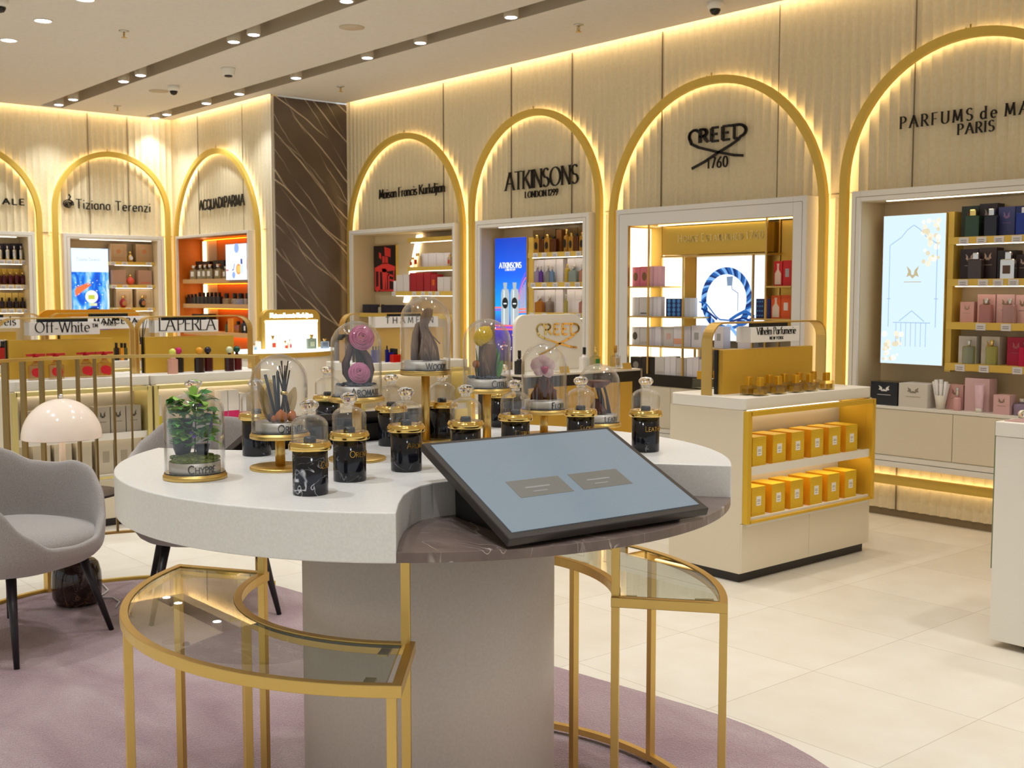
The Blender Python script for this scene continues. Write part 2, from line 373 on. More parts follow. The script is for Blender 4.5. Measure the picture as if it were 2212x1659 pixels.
# ------------------------------------------------------------------ wall frames: a along the wall, d into it (0 = cabinet fronts, .15 = wall face), z up
class Fr:
    def __init__(s, kind, base): s.k = kind; s.b = base; s.rz = 0 if kind == 'y' else PI / 2
    def P(s, a, d, z): return Vector((a, s.b + d, z)) if s.k == 'y' else Vector((s.b - d, a, z))
    def px(s, u, v, d):
        if s.k == 'y': p = ony(u, v, s.b + d); return p.x, p.z
        p = onx(u, v, s.b - d); return p.y, p.z
    def box(s, mb, a0, a1, d0, d1, z0, z1, mi=0):
        p, q = s.P(a0, d0, z0), s.P(a1, d1, z1); mb.box(p.x, q.x, p.y, q.y, z0, z1, mi)
    def r(s): return Vector((1, 0, 0)) if s.k == 'y' else Vector((0, 1, 0))
    def text(s, a, d, z, size): return plane(s.P(a, d, z), s.r(), (0, 0, 1), size)
FR = Fr('y', 6.80); FA = Fr('y', 5.88); FL = Fr('x', -13.17)
WALLBAYS = {'right': (FR, -10.93, 2.2, [(-10.696, -8.815), (-8.501, -6.97), (-6.648, -4.797), (-4.44, -2.89)], [(-10.843, -8.762), (-8.686, -6.899), (-6.801, -4.684), (-4.582, -2.755)]),
            'back': (FA, -13.32, -10.95, [(-13.073, -11.247)], [(-13.262, -11.146)]),
            'left': (FL, -4.0, 6.03, [(2.9, 4.284), (4.598, 5.781)], [(2.79, 4.393), (4.508, 5.90)])}
def flute(fr, mb, a0, a1, z0, z1, d0, pitch=.074, amp=.015):
    n = max(1, round((a1 - a0) / pitch)); cols = []
    for i in range(n * 5 + 1):
        a = a0 + (a1 - a0) * i / (n * 5); d = d0 - amp * (1 - abs(math.sin(PI * i / 5)) ** .8)
        cols.append((a, d))
    vs = []
    for a, d in cols: vs += [fr.P(a, d, z0), fr.P(a, d, z1)]
    mb.add(vs, [(2 * i, 2 * i + 2, 2 * i + 3, 2 * i + 1) for i in range(len(cols) - 1)], 0)
    fr.box(mb, a0, a1, d0 + .012, d0 + .06, z0, z1)
SEAM = mat('#8a775a', .8, name='panel seam')
for nm, (fr, A0, A1, cabs, arcs) in WALLBAYS.items():
    mb = MB(); flute(fr, mb, A0, A1, 2.17, ZC + .15, .15); flute(fr, mb, A0, A1, .05, .40, .15)
    edges = [A0] + [x for c in cabs for x in c] + [A1]
    for i in range(0, len(edges), 2):
        if edges[i + 1] - edges[i] > .02: flute(fr, mb, edges[i], edges[i + 1], .40, 2.17, .15, .07)
    fr.box(mb, A0, A1, .155, .2, 0, .05, 1)
    for (c0, c1), (b0, b1) in zip(cabs, arcs):        # panel joints
        for a in (c0 + .36, c1 - .36): fr.box(mb, a - .0018, a + .0018, .138, .15, 2.19, ZC, 1)
        fr.box(mb, b0 - .06, c0, .1385, .15, 2.195, 2.2, 1); fr.box(mb, c1, b1 + .06, .1385, .15, 2.195, 2.2, 1)
        fr.box(mb, c0 + .3, c0 + .304, .138, .15, .05, .4, 1)
    struct(mb.build('wall_' + nm, [WALLM, SEAM]))
# arch bands: closed loops of brass with a warm strip on their back
KINDS = {'right': ['the red picture cabinet', 'the blue city screen cabinet', 'the rope picture cabinet', 'the pale blue screen cabinet'],
         'back': ['the amber shelving'], 'left': ['the cabinet of silver bottles', 'the starry screen cabinet']}
for nm, (fr, A0, A1, cabs, arcs) in WALLBAYS.items():
    for (b0, b1), what in zip(arcs, KINDS[nm]):
        c = (b0 + b1) / 2; hw = (b1 - b0) / 2 - .03; zs = 3.12 - hw
        path = [(c - hw, .26), (c - hw, zs)] + [(c - hw * math.cos(PI * i / 40), zs + hw * math.sin(PI * i / 40)) for i in range(1, 40)] + [(c + hw, zs), (c + hw, .26)]
        pts = [fr.P(a, .085, z) for a, z in path]; N = fr.P(0, 0, 0) - fr.P(0, 1, 0)
        o = thing('arch_band', 'brass arch band with glowing edge framing ' + what, 'arch', fr.P(c, .1, .24))
        mb = MB(); mb.sweep(pts, [(-.03, -.022), (.03, -.022), (.03, .022), (-.03, .022)], True, up=N)
        b = mb.build('band', LACQ, o, bev=.004); b.matrix_parent_inverse = Matrix.Translation(-o.location)
        mb = MB(); mb.sweep([p - N * .026 for p in pts], [(-.02, -.004), (.02, -.004), (.02, .003), (-.02, .003)], True, up=N)
        s = mb.build('light_strip', LED, o); s.matrix_parent_inverse = Matrix.Translation(-o.location)
        mb = MB(); p = fr.P(c - .03, .13, zs + hw + .03); mb.tube([p + N * .06, p - N * .0, p + Vector((0, 0, .035))], .006)
        s = mb.build('hook', GOLD, o); s.matrix_parent_inverse = Matrix.Translation(-o.location)
# marble column between the two walls
mb = MB(); mb.box(-11.14, -10.93, 6.045, 6.95, 0, ZC); struct(mb.build('column', COLM))
mb = MB(); mb.box(-11.14, -10.945, 6.025, 6.045, 0, ZC); struct(mb.build('trim_1', CREAM))
# floor
t = NT('cream stone tiles'); co = t.coord()
br = t.n('TexBrick'); br.offset = 0.0; br.inputs['Scale'].default_value = 1.0; br.inputs['Mortar Size'].default_value = .0022; br.inputs['Brick Width'].default_value = .69; br.inputs['Row Height'].default_value = .645; br.inputs['Mortar Smooth'].default_value = .2; br.inputs['Bias'].default_value = 0
for i, c in ((1, '#e0d9cb'), (2, '#d8d0c0'), (3, '#bdb3a2')): br.inputs[['', 'Color1', 'Color2', 'Mortar'][i]].default_value = lin(c)
mp = t.n('Mapping'); mp.inputs['Location'].default_value = (2.62 + .69 * 20, -3.82 + .645 * 20, 0); t.l(co, mp.inputs[0]); t.l(mp.outputs[0], br.inputs['Vector'])
nz = t.n('TexNoise', Scale=5.0, Detail=8.0); t.l(co, nz.inputs['Vector']); mx = t.n('MixRGB', blend_type='MULTIPLY'); mx.inputs[0].default_value = .35
t.l(br.outputs[0], mx.inputs[1]); t.l(t.ramp(nz.outputs[0], [(.3, '#e6ddd0'), (.7, '#ffffff')]), mx.inputs[2]); t.l(mx.outputs[0], t.b.inputs['Base Color']); t.b.inputs['Roughness'].default_value = .42
mb = MB(); mb.box(-13.6, 6, -8, 7.3, -.06, 0); struct(mb.build('floor', t.m))
# ceiling with two recessed slots
mb = MB(); XL_, YB_, YR_ = -13.235, 5.945, 6.865      # the slab stops short of the walls: a lit cove runs round it
for y0, y1 in ((-8, 4.38), (4.62, 5.575)): mb.box(XL_, 6, y0, y1, ZC, ZC + .12)
mb.box(XL_, -10.86, 5.80, YB_, ZC, ZC + .12); mb.box(-10.86, 6, 5.80, YR_, ZC, ZC + .12)
mb.box(-13.7, 6, -8, 7.3, ZC + .16, ZC + .24)
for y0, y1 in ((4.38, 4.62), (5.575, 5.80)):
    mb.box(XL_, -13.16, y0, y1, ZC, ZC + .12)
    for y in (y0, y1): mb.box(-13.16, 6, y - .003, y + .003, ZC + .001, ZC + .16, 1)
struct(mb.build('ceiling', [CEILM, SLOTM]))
COVE = mat('#fff1d0', .5, em=7, emc='#ffe8c0', name='cove light')
for k_, bx_ in enumerate(((XL_ - .004, XL_ - .001, -8, YB_ - .02), (XL_ + .02, -10.9, YB_ + .001, YB_ + .004), (-10.84, 6, YR_ + .001, YR_ + .004))):
    mb = MB(); mb.box(*bx_, ZC + .03, ZC + .09); struct(mb.build(f'trim_{k_ + 3}', COVE))
# spots in the slots, downlights, sprinklers, cameras
def spot(x, y, which, i, g):
    o = thing('spotlight', f'white cylinder spotlight in {which}, {ORD[i]} from the far wall', 'spotlight', (x, y, ZC - .012), 0, g)
    mb = MB(); mb.lathe([(.052, .0), (.056, .004), (.056, .17)], seg=24); mb.build('housing', mat('#cfc2ab', .5, name='beige lamp metal'), o)
    mb = MB(); mb.lathe([(.0, -.006), (.03, -.004), (.044, .0), (.046, .006)], seg=24); mb.build('lens', LENS, o)
    lamp('SPOT', (x, y, ZC - .05), SPOTE * (.55 if y > 5 else .8), (.88, .94, 1), .045, 100)
def onceil(u, v): p = onz(u, v, ZC - .012); return p.x, p.y
for i, (u, v) in enumerate([(128.4, 227), (156.6, 215.5), (262, 176), (298.7, 162.7), (492.6, 89.3), (533.8, 73.4), (738.5, 1.8)]):
    spot(onceil(u, v)[0], 4.50, 'the slot over the aisle gondolas', i, 'spotlights in the near ceiling slot')
for i, (u, v) in enumerate([(331.6, 255), (353.7, 247.4), (437.6, 223), (502, 202), (626.8, 167.5), (775.8, 123), (883, 89), (1079, 33)]):
    spot(onceil(u, v)[0], 5.69, 'the slot nearest the arched wall', i, 'spotlights in the far ceiling slot')
for k in range(5):                                       # the rest of both slots, out of frame above
    lamp('SPOT', (-5.5 + 1.6 * k, 5.69, ZC - .05), SPOTE * .55, (1, .95, .88), .045, 100); lamp('SPOT', (-6.0 + 1.6 * k, 4.5, ZC - .05), SPOTE, (1, .95, .88), .045, 100)
for u, v, t_ in ((184, 1, 'cut by the top of the picture'), (93, 47, 'middle one of the visible row'), (19, 89, 'the one closest to the far left wall')):
    x, y = onceil(u, v); o = thing('downlight', 'round bright recessed downlight, ' + t_, 'downlight', (x, y, ZC - .004), 0, 'recessed downlights')
    mb = MB(); mb.lathe([(.07, .006), (.07, -.004), (.062, -.006), (.058, 0)], seg=28); mb.build('trim_ring', WHITE, o)
    mb = MB(); mb.lathe([(0, -.002), (.058, -.002), (.058, .002)], seg=28); mb.build('lens', LAMPON, o)
for u, v, t_ in ((268, 70, 'left of the near slot'), (254, 231, 'between the slots near the far corner'), (736, 189, 'above the dark marble column'), (1250, 57, 'near the ceiling camera over the arches')):
    x, y = onceil(u, v); o = thing('sprinkler', 'small brass ceiling sprinkler head ' + t_, 'sprinkler', (x, y, ZC), 0, 'ceiling sprinklers')
    mb = MB(); mb.lathe([(.04, 0), (.04, -.006), (.014, -.012)], seg=20); mb.build('plate', SILV, o)
    mb = MB(); mb.tube([(.012, 0, -.01), (.016, 0, -.03), (.006, 0, -.05)], .003); mb.tube([(-.012, 0, -.01), (-.016, 0, -.03), (-.006, 0, -.05)], .003)
    mb.lathe([(0, -.05), (.022, -.052), (.022, -.055)], seg=14); mb.lathe([(.004, -.012), (.004, -.05)], seg=8); mb.build('nozzle', GOLD, o)
for u, v, t_ in ((375, 188, 'between the two ceiling slots'), (1545, 8, 'above the rope picture arch'), (0, 3, 'half cut by the corner of the picture')):
    x, y = onceil(u, v); o = thing('security_camera', 'white dome security camera ' + t_, 'security camera', (x, y, ZC), 0, 'ceiling cameras')
    mb = MB(); mb.lathe([(.058, 0), (.06, -.03), (.052, -.045), (.04, -.052)], seg=28); mb.build('housing', WHITE, o)
    mb = MB(); mb.lathe([(.04, -.05), (.038, -.065), (.026, -.085), (.0, -.094)], seg=24); mb.build('dome', mat('#1b1512', .08, name='smoked dome'), o)
x, y = onceil(493, 150); o = thing('smoke_detector', 'white round smoke detector on the ceiling between the slots', 'smoke detector', (x, y, ZC))
mb = MB(); mb.lathe([(.065, 0), (.065, -.02), (.058, -.022), (.055, -.06), (.04, -.066)], seg=28); mb.build('body', WHITE, o)
mb = MB(); mb.lathe([(.036, -.066), (.036, -.078), (.02, -.082)], seg=20); mb.build('sensor', DARK, o)
for u, v, t_ in ((760, 62, 'between the slots'), (343, 199, 'beside the ceiling camera')):
    x, y = onceil(u, v); mb = MB(); mb.lathe([(.1, 0), (.1, -.004), (.0, -.005)], (0, 0, 0), 32)
    tag(mb.build('ceiling_speaker', mat('#cdbb9f', .8, name='speaker cloth'), loc=(x, y, ZC)), 'flat round beige speaker cover ' + t_, 'speaker', 'ceiling speakers')
# ------------------------------------------------------------------ signs on the arches
INK = mat('#231c18', .5, .2, name='dark bronze lettering')
def sign(fr, lines, label, m=INK, d=.118, name='wall_lettering', h=(-.008, .004)):
    mb = MB(); root = thing(name, label, 'sign') if len(lines) > 1 else None
    for s, u, v, wpx, kw in lines:
        a, z = fr.px(u, v, d); a1, _ = fr.px(u + wpx / 2, v, d); a0, _ = fr.px(u - wpx / 2, v, d)
        kw = dict(kw); ck = kw.pop('cap', 0); size = fit(s, a1 - a0, **kw)
        sx = kw.get('sx', 1.0)
        f = fr.text(a, d, z, size); write(mb, s, f, centre=True, h=h, **kw)
        if root: mb.build('letter_line', m, root); mb = MB()
    if root: return root
    return tag(mb.build(name, m), label, 'sign')
SER = dict(thick=.12, thin=.04, serif=.1); SAN = dict(thick=.11, thin=.1, serif=0)
sign(FR, [('Maison Francis Kurkdjian', 887, 422, 141, dict(SER, sp=.1, thick=.13))], 'dark serif lettering on the arch above the red picture cabinet')
sign(FR, [('ATKINSONS', 1167, 404, 156, dict(SER, sp=.08)), ('LONDON 1299', 1169, 424.5, 71, dict(SER, sp=.14))], 'dark serif lettering on the arch above the blue city screen')
sign(FR, [('PARFUMS de MARLY', 2112, 258, 352, dict(SER, sp=.36, thick=.12)), ('PARIS', 2107, 287, 78, dict(SER, sp=.26, thick=.13))], 'dark spaced serif lettering on the arch above the pale blue screen')
sign(FA, [('ACQUA', 450, 452, 39, dict(SAN, thick=.14, thin=.12, sp=.1)), ('DI', 476.5, 448, 10, dict(SAN, thick=.16, thin=.14, sp=.15)), ('PARMA', 505.5, 446, 43, dict(SAN, thick=.14, thin=.12, sp=.1))], 'dark capital lettering on the narrow arch above the amber shelving')
sign(FL, [('MONTALE', -12, 440, 132, dict(SAN, thick=.2, thin=.17, sp=.3, sx=1.5))], 'bold wide lettering on the arch cut by the left edge')
o = sign(FL, [('Tiziana', 202, 452, 74, dict(SAN, thick=.12, thin=.1, sp=.16)), ('Terenzi', 288, 456.5, 75, dict(SAN, thick=.12, thin=.1, sp=.16))], 'dark rounded lettering on the arch above the starry screen')
mb = MB(); a, z = FL.px(148, 440, .118); f = FL.text(a, .118, z, .1)
for rr, a0, a1 in ((.55, -20, 290), (.36, 100, 400), (.18, -60, 260)): strokes(mb, A_(0, 0, rr, rr * .8, a0, a1, 16), .13, .1, 0, f, -.008, .004)
strokes(mb, [(.1, .5), (.25, .8), (.05, 1.05)], .14, .1, 0, f, -.008, .004)
tag(mb.build('wall_emblem', INK), 'dark swirl emblem beside the rounded lettering above the starry screen', 'sign')
def creed(mb, f, h, t=.1):
    """crossed swash logo, 5.7 cap heights wide"""
    write(mb, 'REE', f, x0=1.06, y0=0, sx=1.42, sp=.2, thick=t * 1.15, thin=t, serif=0, h=h)
    strokes(mb, [(.98, .86), (.8, .98)] + A_(.62, .55, .55, .46, 80, 215, 10) + [(.3, .0), (1.0, -.32), (2.95, -.86), (4.4, -1.2), (5.2, -1.3)], t * 1.4, t, 0, f, h[0], h[1])
    strokes(mb, [(4.4, 0), (4.4, .98)], t * 1.2, t, 0, f, h[0], h[1])
    strokes(mb, [(4.4, 0), (4.75, .0)], t * 1.2, t, 0, f, h[0], h[1])
    strokes(mb, [(4.08, .98), (4.75, .98)] + A_(4.75, .53, .72, .45, 88, -70, 12) + [(4.75, -.12), (4.1, -.42), (2.95, -.86), (1.6, -1.45), (.4, -1.85)], t * 1.4, t * 1.1, 0, f, h[0], h[1])
mb = MB(); a0, z = FR.px(1487, 306, .118); a1, _ = FR.px(1615, 306, .118); z = FR.px(1550, 304, .118)[1]; creed(mb, FR.text(a0, .118, z, (a1 - a0) / 5.65), (-.008, .004), .17)
a, z = FR.px(1549, 362, .118); a1, _ = FR.px(1571, 360, .118); a0, _ = FR.px(1527, 360, .118); write(mb, '1760', FR.text(a, .118, z, fit('1760', a1 - a0, sp=.2)), centre=True, thick=.11, thin=.1, serif=0, sp=.2, h=(-.008, .004))
tag(mb.build('wall_lettering', INK), 'dark crossed swash logo and date on the arch above the rope picture', 'sign')
# ------------------------------------------------------------------ goods
_MESH = {}
def cached(key, make, mats):
    if key not in _MESH:
        mb = MB(); make(mb); o = mb.build('tmp', mats); _MESH[key] = o.data; bpy.data.objects.remove(o)
    return _MESH[key]
def rbox(mb, w, d, h, c=.15, z0=0, mi=0, top=None):
    """upright box with cut corners; top: shrink of the upper edge"""
    k = min(w, d) * c; pts = [(-w / 2 + k, -d / 2), (w / 2 - k, -d / 2), (w / 2, -d / 2 + k), (w / 2, d / 2 - k), (w / 2 - k, d / 2), (-w / 2 + k, d / 2), (-w / 2, d / 2 - k), (-w / 2, -d / 2 + k)]
    n = 8; t = min(.006, h * .1); q = .9 if top is None else top
    rings = [(1, z0), (1, z0 + h - t), (q, z0 + h)]
    vs = [(x * s, y * s, z) for s, z in rings for x, y in pts]
    fs = [tuple(range(7, -1, -1)), tuple(range(16, 24))] + [(i * 8 + j, i * 8 + (j + 1) % 8, i * 8 + 8 + (j + 1) % 8, i * 8 + 8 + j) for i in range(2) for j in range(8)]
    mb.add(vs, fs, mi)
def carton(label, group, loc, rz, w, d, h, m, art=None, name='perfume_box', cat='box'):
    """product carton: body with a printed front; origin at the base centre, front towards -y"""
    me = cached(('c', round(w, 3), round(d, 3), round(h, 3), m.name, str(m), str(art)), lambda mb: mb.box(-w / 2, w / 2, -d / 2, d / 2, 0, h), m)
    o = link(name, me, None, 0, loc, rz); tag(o, label, cat, group)
    if art:
        kind, am = art; mb = MB(); y0, y1 = -d / 2 - .0012, -d / 2
        if kind == 'crest':
            for s in (-1, 1): mb.prism([(s * w * .05, h * .62), (s * w * .2, h * .66), (s * w * .16, h * .74), (s * w * .2, h * .84), (s * w * .08, h * .76)], y0, y1, fn=lambda x, y, z: (x, z, y))
            mb.prism([(-w * .12, h * .6), (w * .12, h * .6), (0, h * .7)], y0, y1, fn=lambda x, y, z: (x, z, y)); mb.box(-w * .25, w * .25, y0, y1, h * .44, h * .455)
        elif kind == 'plate': mb.box(-w * .22, w * .22, y0, y1, h * .35, h * .68)
        elif kind == 'frame':
            for a0, a1, b0, b1 in ((-.36, .36, .86, .88), (-.36, .36, .2, .22), (-.36, -.34, .2, .88), (.34, .36, .2, .88)): mb.box(w * a0, w * a1, y0, y1, h * b0, h * b1)
            mb.prism(A_(0, h * .58, w * .13, w * .13, 0, 330, 11), y0, y1, fn=lambda x, y, z: (x, z, y))
        elif kind == 'band': mb.box(-w / 2, w / 2, y0, y1, h * .12, h * .4)
        elif kind == 'line': mb.box(-w * .35, w * .35, y0, y1, h * .12, h * .17)
        elif kind == 'oval': mb.prism(A_(0, h * .5, w * .26, h * .22, 0, 345, 23), y0, y1, fn=lambda x, y, z: (x, z, y))
        elif kind == 'dots':
            for i in range(3):
                for j in range(4): mb.prism(A_(w * (-.3 + .3 * i), h * (.14 + .24 * j), w * .1, w * .1, 0, 315, 7), y0, y1, fn=lambda x, y, z: (x, z, y))
        elif kind == 'bottle':
            mb.prism([(-w * .36, h * .06), (w * .36, h * .06), (w * .36, h * .5), (w * .1, h * .66), (w * .1, h * .8), (w * .14, h * .9), (-w * .14, h * .9), (-w * .1, h * .8), (-w * .1, h * .66), (-w * .36, h * .5)], y0, y1, fn=lambda x, y, z: (x, z, y))
        mb.build('printed_front', am, o)
    return o
def glasscol(c, clear=.6, rough=.06):
    if clear >= .75: return _M.setdefault(('tg', c), thinglass('clear tinted bottle glass', c, .07, .9))
    return mat(c, rough, trans=clear, name='tinted glass')
def bottle(label, group, loc, rz, kind, w, h, hc, bm, cm, lm=None, d=None, name='perfume_bottle', cat='perfume bottle', cw=None):
    """kind: sq, rd, sh (sloped shoulders), ball, fl (flared cap); h: body, hc: cap"""
    d = d or (w if kind in ('rd', 'ball') else w * .55); cw = cw or w * .42
    def body(mb):
        if kind == 'rd': mb.lathe([(w * .44, 0), (w * .5, .004), (w * .5, h * .86), (w * .42, h * .95), (w * .18, h)], seg=18)
        elif kind == 'orb': mb.lathe([(w * .25, 0), (w * .36, h * .12), (w * .5, h * .4), (w * .46, h * .68), (w * .22, h * .9), (w * .16, h)], seg=20)
        elif kind in ('sh', 'ball'):
            rbox(mb, w, d, h * .8, .3 if kind == 'ball' else .12, 0, 0, .97); mb.lathe([(w * .42, h * .79), (w * .3, h * .88), (w * .17, h * .93), (w * .16, h * 1.02)], seg=14, sy=d / w)
        else: rbox(mb, w, d, h, .12)
    def cap(mb):
        if kind == 'ball': mb.sphere((0, 0, h + hc * .5), hc * .5)
        elif kind == 'fl': mb.lathe([(cw * .3, h), (cw * .3, h + hc * .25), (cw * .5, h + hc), (cw * .48, h + hc * 1.02)], seg=14)
        elif kind == 'orb': mb.lathe([(cw * .4, h * .98), (cw * .5, h + hc * .3), (cw * .34, h + hc * .6), (cw * .1, h + hc)], seg=14)
        elif kind == 'sq' and cm is not BLACK: rbox(mb, cw, cw * .8, hc, .15, h)
        else: mb.lathe([(cw * .5, h * .99), (cw * .5, h + hc * .96), (cw * .46, h + hc)], seg=14)
    key = (kind, round(w, 3), round(d, 3), round(h, 3), round(hc, 3), round(cw, 3))
    o = link(name, cached(('b', key, str(bm)), body, bm), None, 0, loc, rz); tag(o, label, cat, group)
    link('cap', cached(('k', key, str(cm)), cap, cm), o)
    if lm:
        lk, mm = lm
        def lb(mb):
            if lk == 'oval': mb.prism(A_(0, h * .48, w * .3, h * .26, 0, 345, 23), -d / 2 - .002, -d / 2, fn=lambda x, y, z: (x, z, y))
            else: mb.box(-w * .26, w * .26, -d / 2 - .002, -d / 2, h * .25, h * .68)
        link('label_plate', cached(('l', key, lk, str(mm)), lb, mm), o)
    return o
def rowgoods(fr, zs, items, where, group, d0):
    """items: (type, u0, u1, vtop, spec...); d0: distance of the fronts into the cabinet"""
    cnt = {}
    tot = {}
    for it in items: tot[it[4]] = tot.get(it[4], 0) + 1
    for it in items:
        typ, u0, u1, vt, desc = it[:5]; dd = d0 + (it[6].get('back', 0) if len(it) > 6 else 0)
        a0, _ = fr.px(u0, 700, dd); a1, _ = fr.px(u1, 700, dd); _, zt = fr.px((u0 + u1) / 2, vt, dd); w = a1 - a0; H = max(.02, zt - zs)
        cnt[desc] = cnt.get(desc, 0) + 1
        pos = f', {ORD[cnt[desc] - 1]} {where}' if tot[desc] > 1 else ' ' + where
        if typ == 'c':
            m, art = it[5]; dep = it[6].get('dep', min(.09, w)) if len(it) > 6 else min(.09, w)
            carton(desc + pos, group, fr.P((a0 + a1) / 2, dd + dep / 2, zs), fr.rz, w * .985, dep, H, m, art)
        else:
            kind, bm, cm, lm, fcap = it[5]; dep = w if kind in ('rd', 'ball', 'orb') else min(.05, w * .6)
            bottle(desc + pos, group, fr.P((a0 + a1) / 2, dd + dep / 2 + .003, zs), fr.rz, kind, w, H * (1 - fcap), H * fcap, bm, cm, lm, dep)
# ------------------------------------------------------------------ wall cabinets
WOODL = mat('#c79a63', .45, name='light oak'); ORANGE = mat('#c2690f', .5, name='orange leather panel')
BEIGE = mat('#d8c39a', .5, name='beige interior')
def cabinet(fr, a0, a1, o0, o1, zo, label, inner=BEIGE, back=BEIGE, zc=.765, frame=WHITE, strip=None, dep=.3, base=True, doors=2):
    o = thing('wall_cabinet', label, 'cabinet', fr.P((a0 + a1) / 2, .15, 0)); L = Matrix.Translation(-o.location)
    def part(mb, name, m, bev=0, par=o):
        q = mb.build(name, m, par, bev)
        if par is o: q.matrix_parent_inverse = L
        return q
    mb = MB(); fr.box(mb, a0, o0, 0, dep, .40, 2.19); fr.box(mb, o1, a1, 0, dep, .40, 2.19); fr.box(mb, o0, o1, 0, dep, zo, 2.19); part(mb, 'frame', frame, .003)
    mb = MB(); g = .0016                              # fine shadow joint round the frame
    for x in (a0 + .035, a1 - .035): fr.box(mb, x - g, x + g, -.0008, .002, .40, 2.15)
    fr.box(mb, a0 + .035, a1 - .035, -.0008, .002, 2.15 - g, 2.15 + g); part(mb, 'joint', SEAM)
    mb = MB(); fr.box(mb, o0, o0 + .004, .02, dep, zc, zo); fr.box(mb, o1 - .004, o1, .02, dep, zc, zo); fr.box(mb, o0 + .004, o1 - .004, dep - .006, dep, zc, zo, 1); fr.box(mb, o0, o1, .02, dep, zo - .004, zo, 0)
    part(mb, 'interior', [inner, back])
    if base:
        mb = MB(); fr.box(mb, a0 + .001, a1 - .001, .004, dep, .43, zc - .02); part(mb, 'base', CREAM)
        mb = MB(); fr.box(mb, a0 - .0, a1 + .0, -.006, dep, zc - .02, zc); part(mb, 'counter', WHITE, .002)
        for i in range(doors):
            x0 = a0 + (a1 - a0) * i / doors; x1 = a0 + (a1 - a0) * (i + 1) / doors; mb = MB(); fr.box(mb, x0 + .002, x1 - .002, -.008, .01, .44, zc - .024); part(mb, 'door', CREAM, .002)
        mb = MB(); fr.box(mb, a0, a1, -.004, dep, .40, .436); fr.box(mb, a0, a1, -.006, dep, .36, .396); part(mb, 'plinth_rail', WHITE, .002)
    if strip:
        s0, s1 = strip; mb = MB(); fr.box(mb, s0, s1, .04, .06, zo - .008, zo - .0045); part(mb, 'light_strip', LEDW)
    return o, part
def shelf(fr, part, a0, a1, z, d0, d1=.295, th=.045, m=LACQ, tags=(), light=True, tagz=None):
    mb = MB(); fr.box(mb, a0, a1, d0, d1, z - th, z); s = part(mb, 'shelf', m, .002)
    def sub(mb, name, mm): q = mb.build(name, mm, s); return q
    if light:
        mb = MB(); fr.box(mb, a0 + .05, a1 - .03, d0 + .012, d0 + .026, z - th - .004, z - th); sub(mb, 'light_strip', LEDW)
    for u in tags:
        a, _ = fr.px(u, 600, d0); mb = MB(); fr.box(mb, a - .032, a + .032, d0 - .004, d0 - .001, z - th - .002, z - .004, 0)
        for k in range(2): fr.box(mb, a - .022, a + .018, d0 - .0045, d0 - .004, z - th + .01 + .012 * k, z - th + .013 + .012 * k, 1)
        sub(mb, 'price_tag', [TAGM, DARK])
    return s
def zshelf(fr, u, v, d): return fr.px(u, v, d)[1]
def screen(fr, a0, a1, z0, z1, d0, d1, label, m, side=LACQ, name='display_screen'):
    o = thing(name, label, 'screen', fr.P((a0 + a1) / 2, d1, z0)); L = Matrix.Translation(-o.location)
    mb = MB(); fr.box(mb, a0, a1, d0 + .003, d1, z0, z1); q = mb.build('housing', side, o); q.matrix_parent_inverse = L
    mb = MB(); fr.box(mb, a0 + .002, a1 - .002, d0, d0 + .003, z0 + .002, z1 - .002); q = mb.build('panel', m, o); q.matrix_parent_inverse = L
    def art(mb, m, nm='picture'): q = mb.build(nm, m, o); q.matrix_parent_inverse = L; return q
    # flat artwork helper: fractions of the screen, x right, y up
    def fx(x, y, hh=0): return fr.P(a0 + (a1 - a0) * x, d0 - .001 - hh, z0 + (z1 - z0) * y)
    return o, art, fx, (a1 - a0) / (z1 - z0)
def emi(c, e=1.0): return mat('#000000', .4, em=e, emc=c, name='lit picture')
def flat(mb, pts, fx, lay=0, mi=0):
    mb.add([fx(x, y, .0006 * lay) for x, y in pts], [tuple(range(len(pts)))], mi)
G_BL, G_WH, G_BR = mat('#141218', .3), mat('#efe9e4', .5), mat('#3a211b', .35)
SIL2 = mat('#d8d4cc', .22, 1.0)
# ---- pale blue screen cabinet
fr = FR
cab, part = cabinet(FR, -4.44, -2.89, -4.373, -2.96, 2.121, 'white wall cabinet with pale blue screen and dark and pink perfume boxes', strip=(-4.2, -3.0), doors=2)
a1s = -3.79
sh = []
for v, tags in ((511, (2080, 2118, 2156, 2194)), (602.5, (2081, 2124, 2157, 2190)), (697, (2122, 2177)), (787, (2080, 2132, 2205))):
    sh.append(zshelf(FR, 2100, v, .10))
for z, tags, li in zip(sh, ((2080, 2118, 2156, 2194), (2081, 2124, 2157, 2190), (2122, 2177), (2080, 2132, 2205)), (1, 1, 0, 0)):
    shelf(FR, part, a1s, -2.965, z, .10, tags=tags, light=bool(li))
mb = MB(); FR.box(mb, -3.83, -3.79, .17, .3, 1.0, 2.03); part(mb, 'side_panel', LACQ)
o, art, fx, asp = screen(FR, -4.286, -3.836, 1.036, 2.025, .15, .295, 'tall pale blue lit screen with faint gate and flowers', emi('#cfe6fb', .95))
mb = MB()
def fline(mb, pts, w, fx, lay=1, mi=0):
    for (x0, y0), (x1, y1) in zip(pts, pts[1:]):
        L = math.hypot((x1 - x0), (y1 - y0) / asp) or 1; nx, ny = -(y1 - y0) / asp / L * w, (x1 - x0) / L * w * asp
        flat(mb, [(x0 + nx, y0 + ny), (x0 - nx, y0 - ny), (x1 - nx, y1 - ny), (x1 + nx, y1 + ny)], fx, lay, mi)
for x in (.12, .88): fline(mb, [(x, .25), (x, .8)], .006, fx); fline(mb, [(x - .03, .44), (x + .03, .44)], .006, fx)
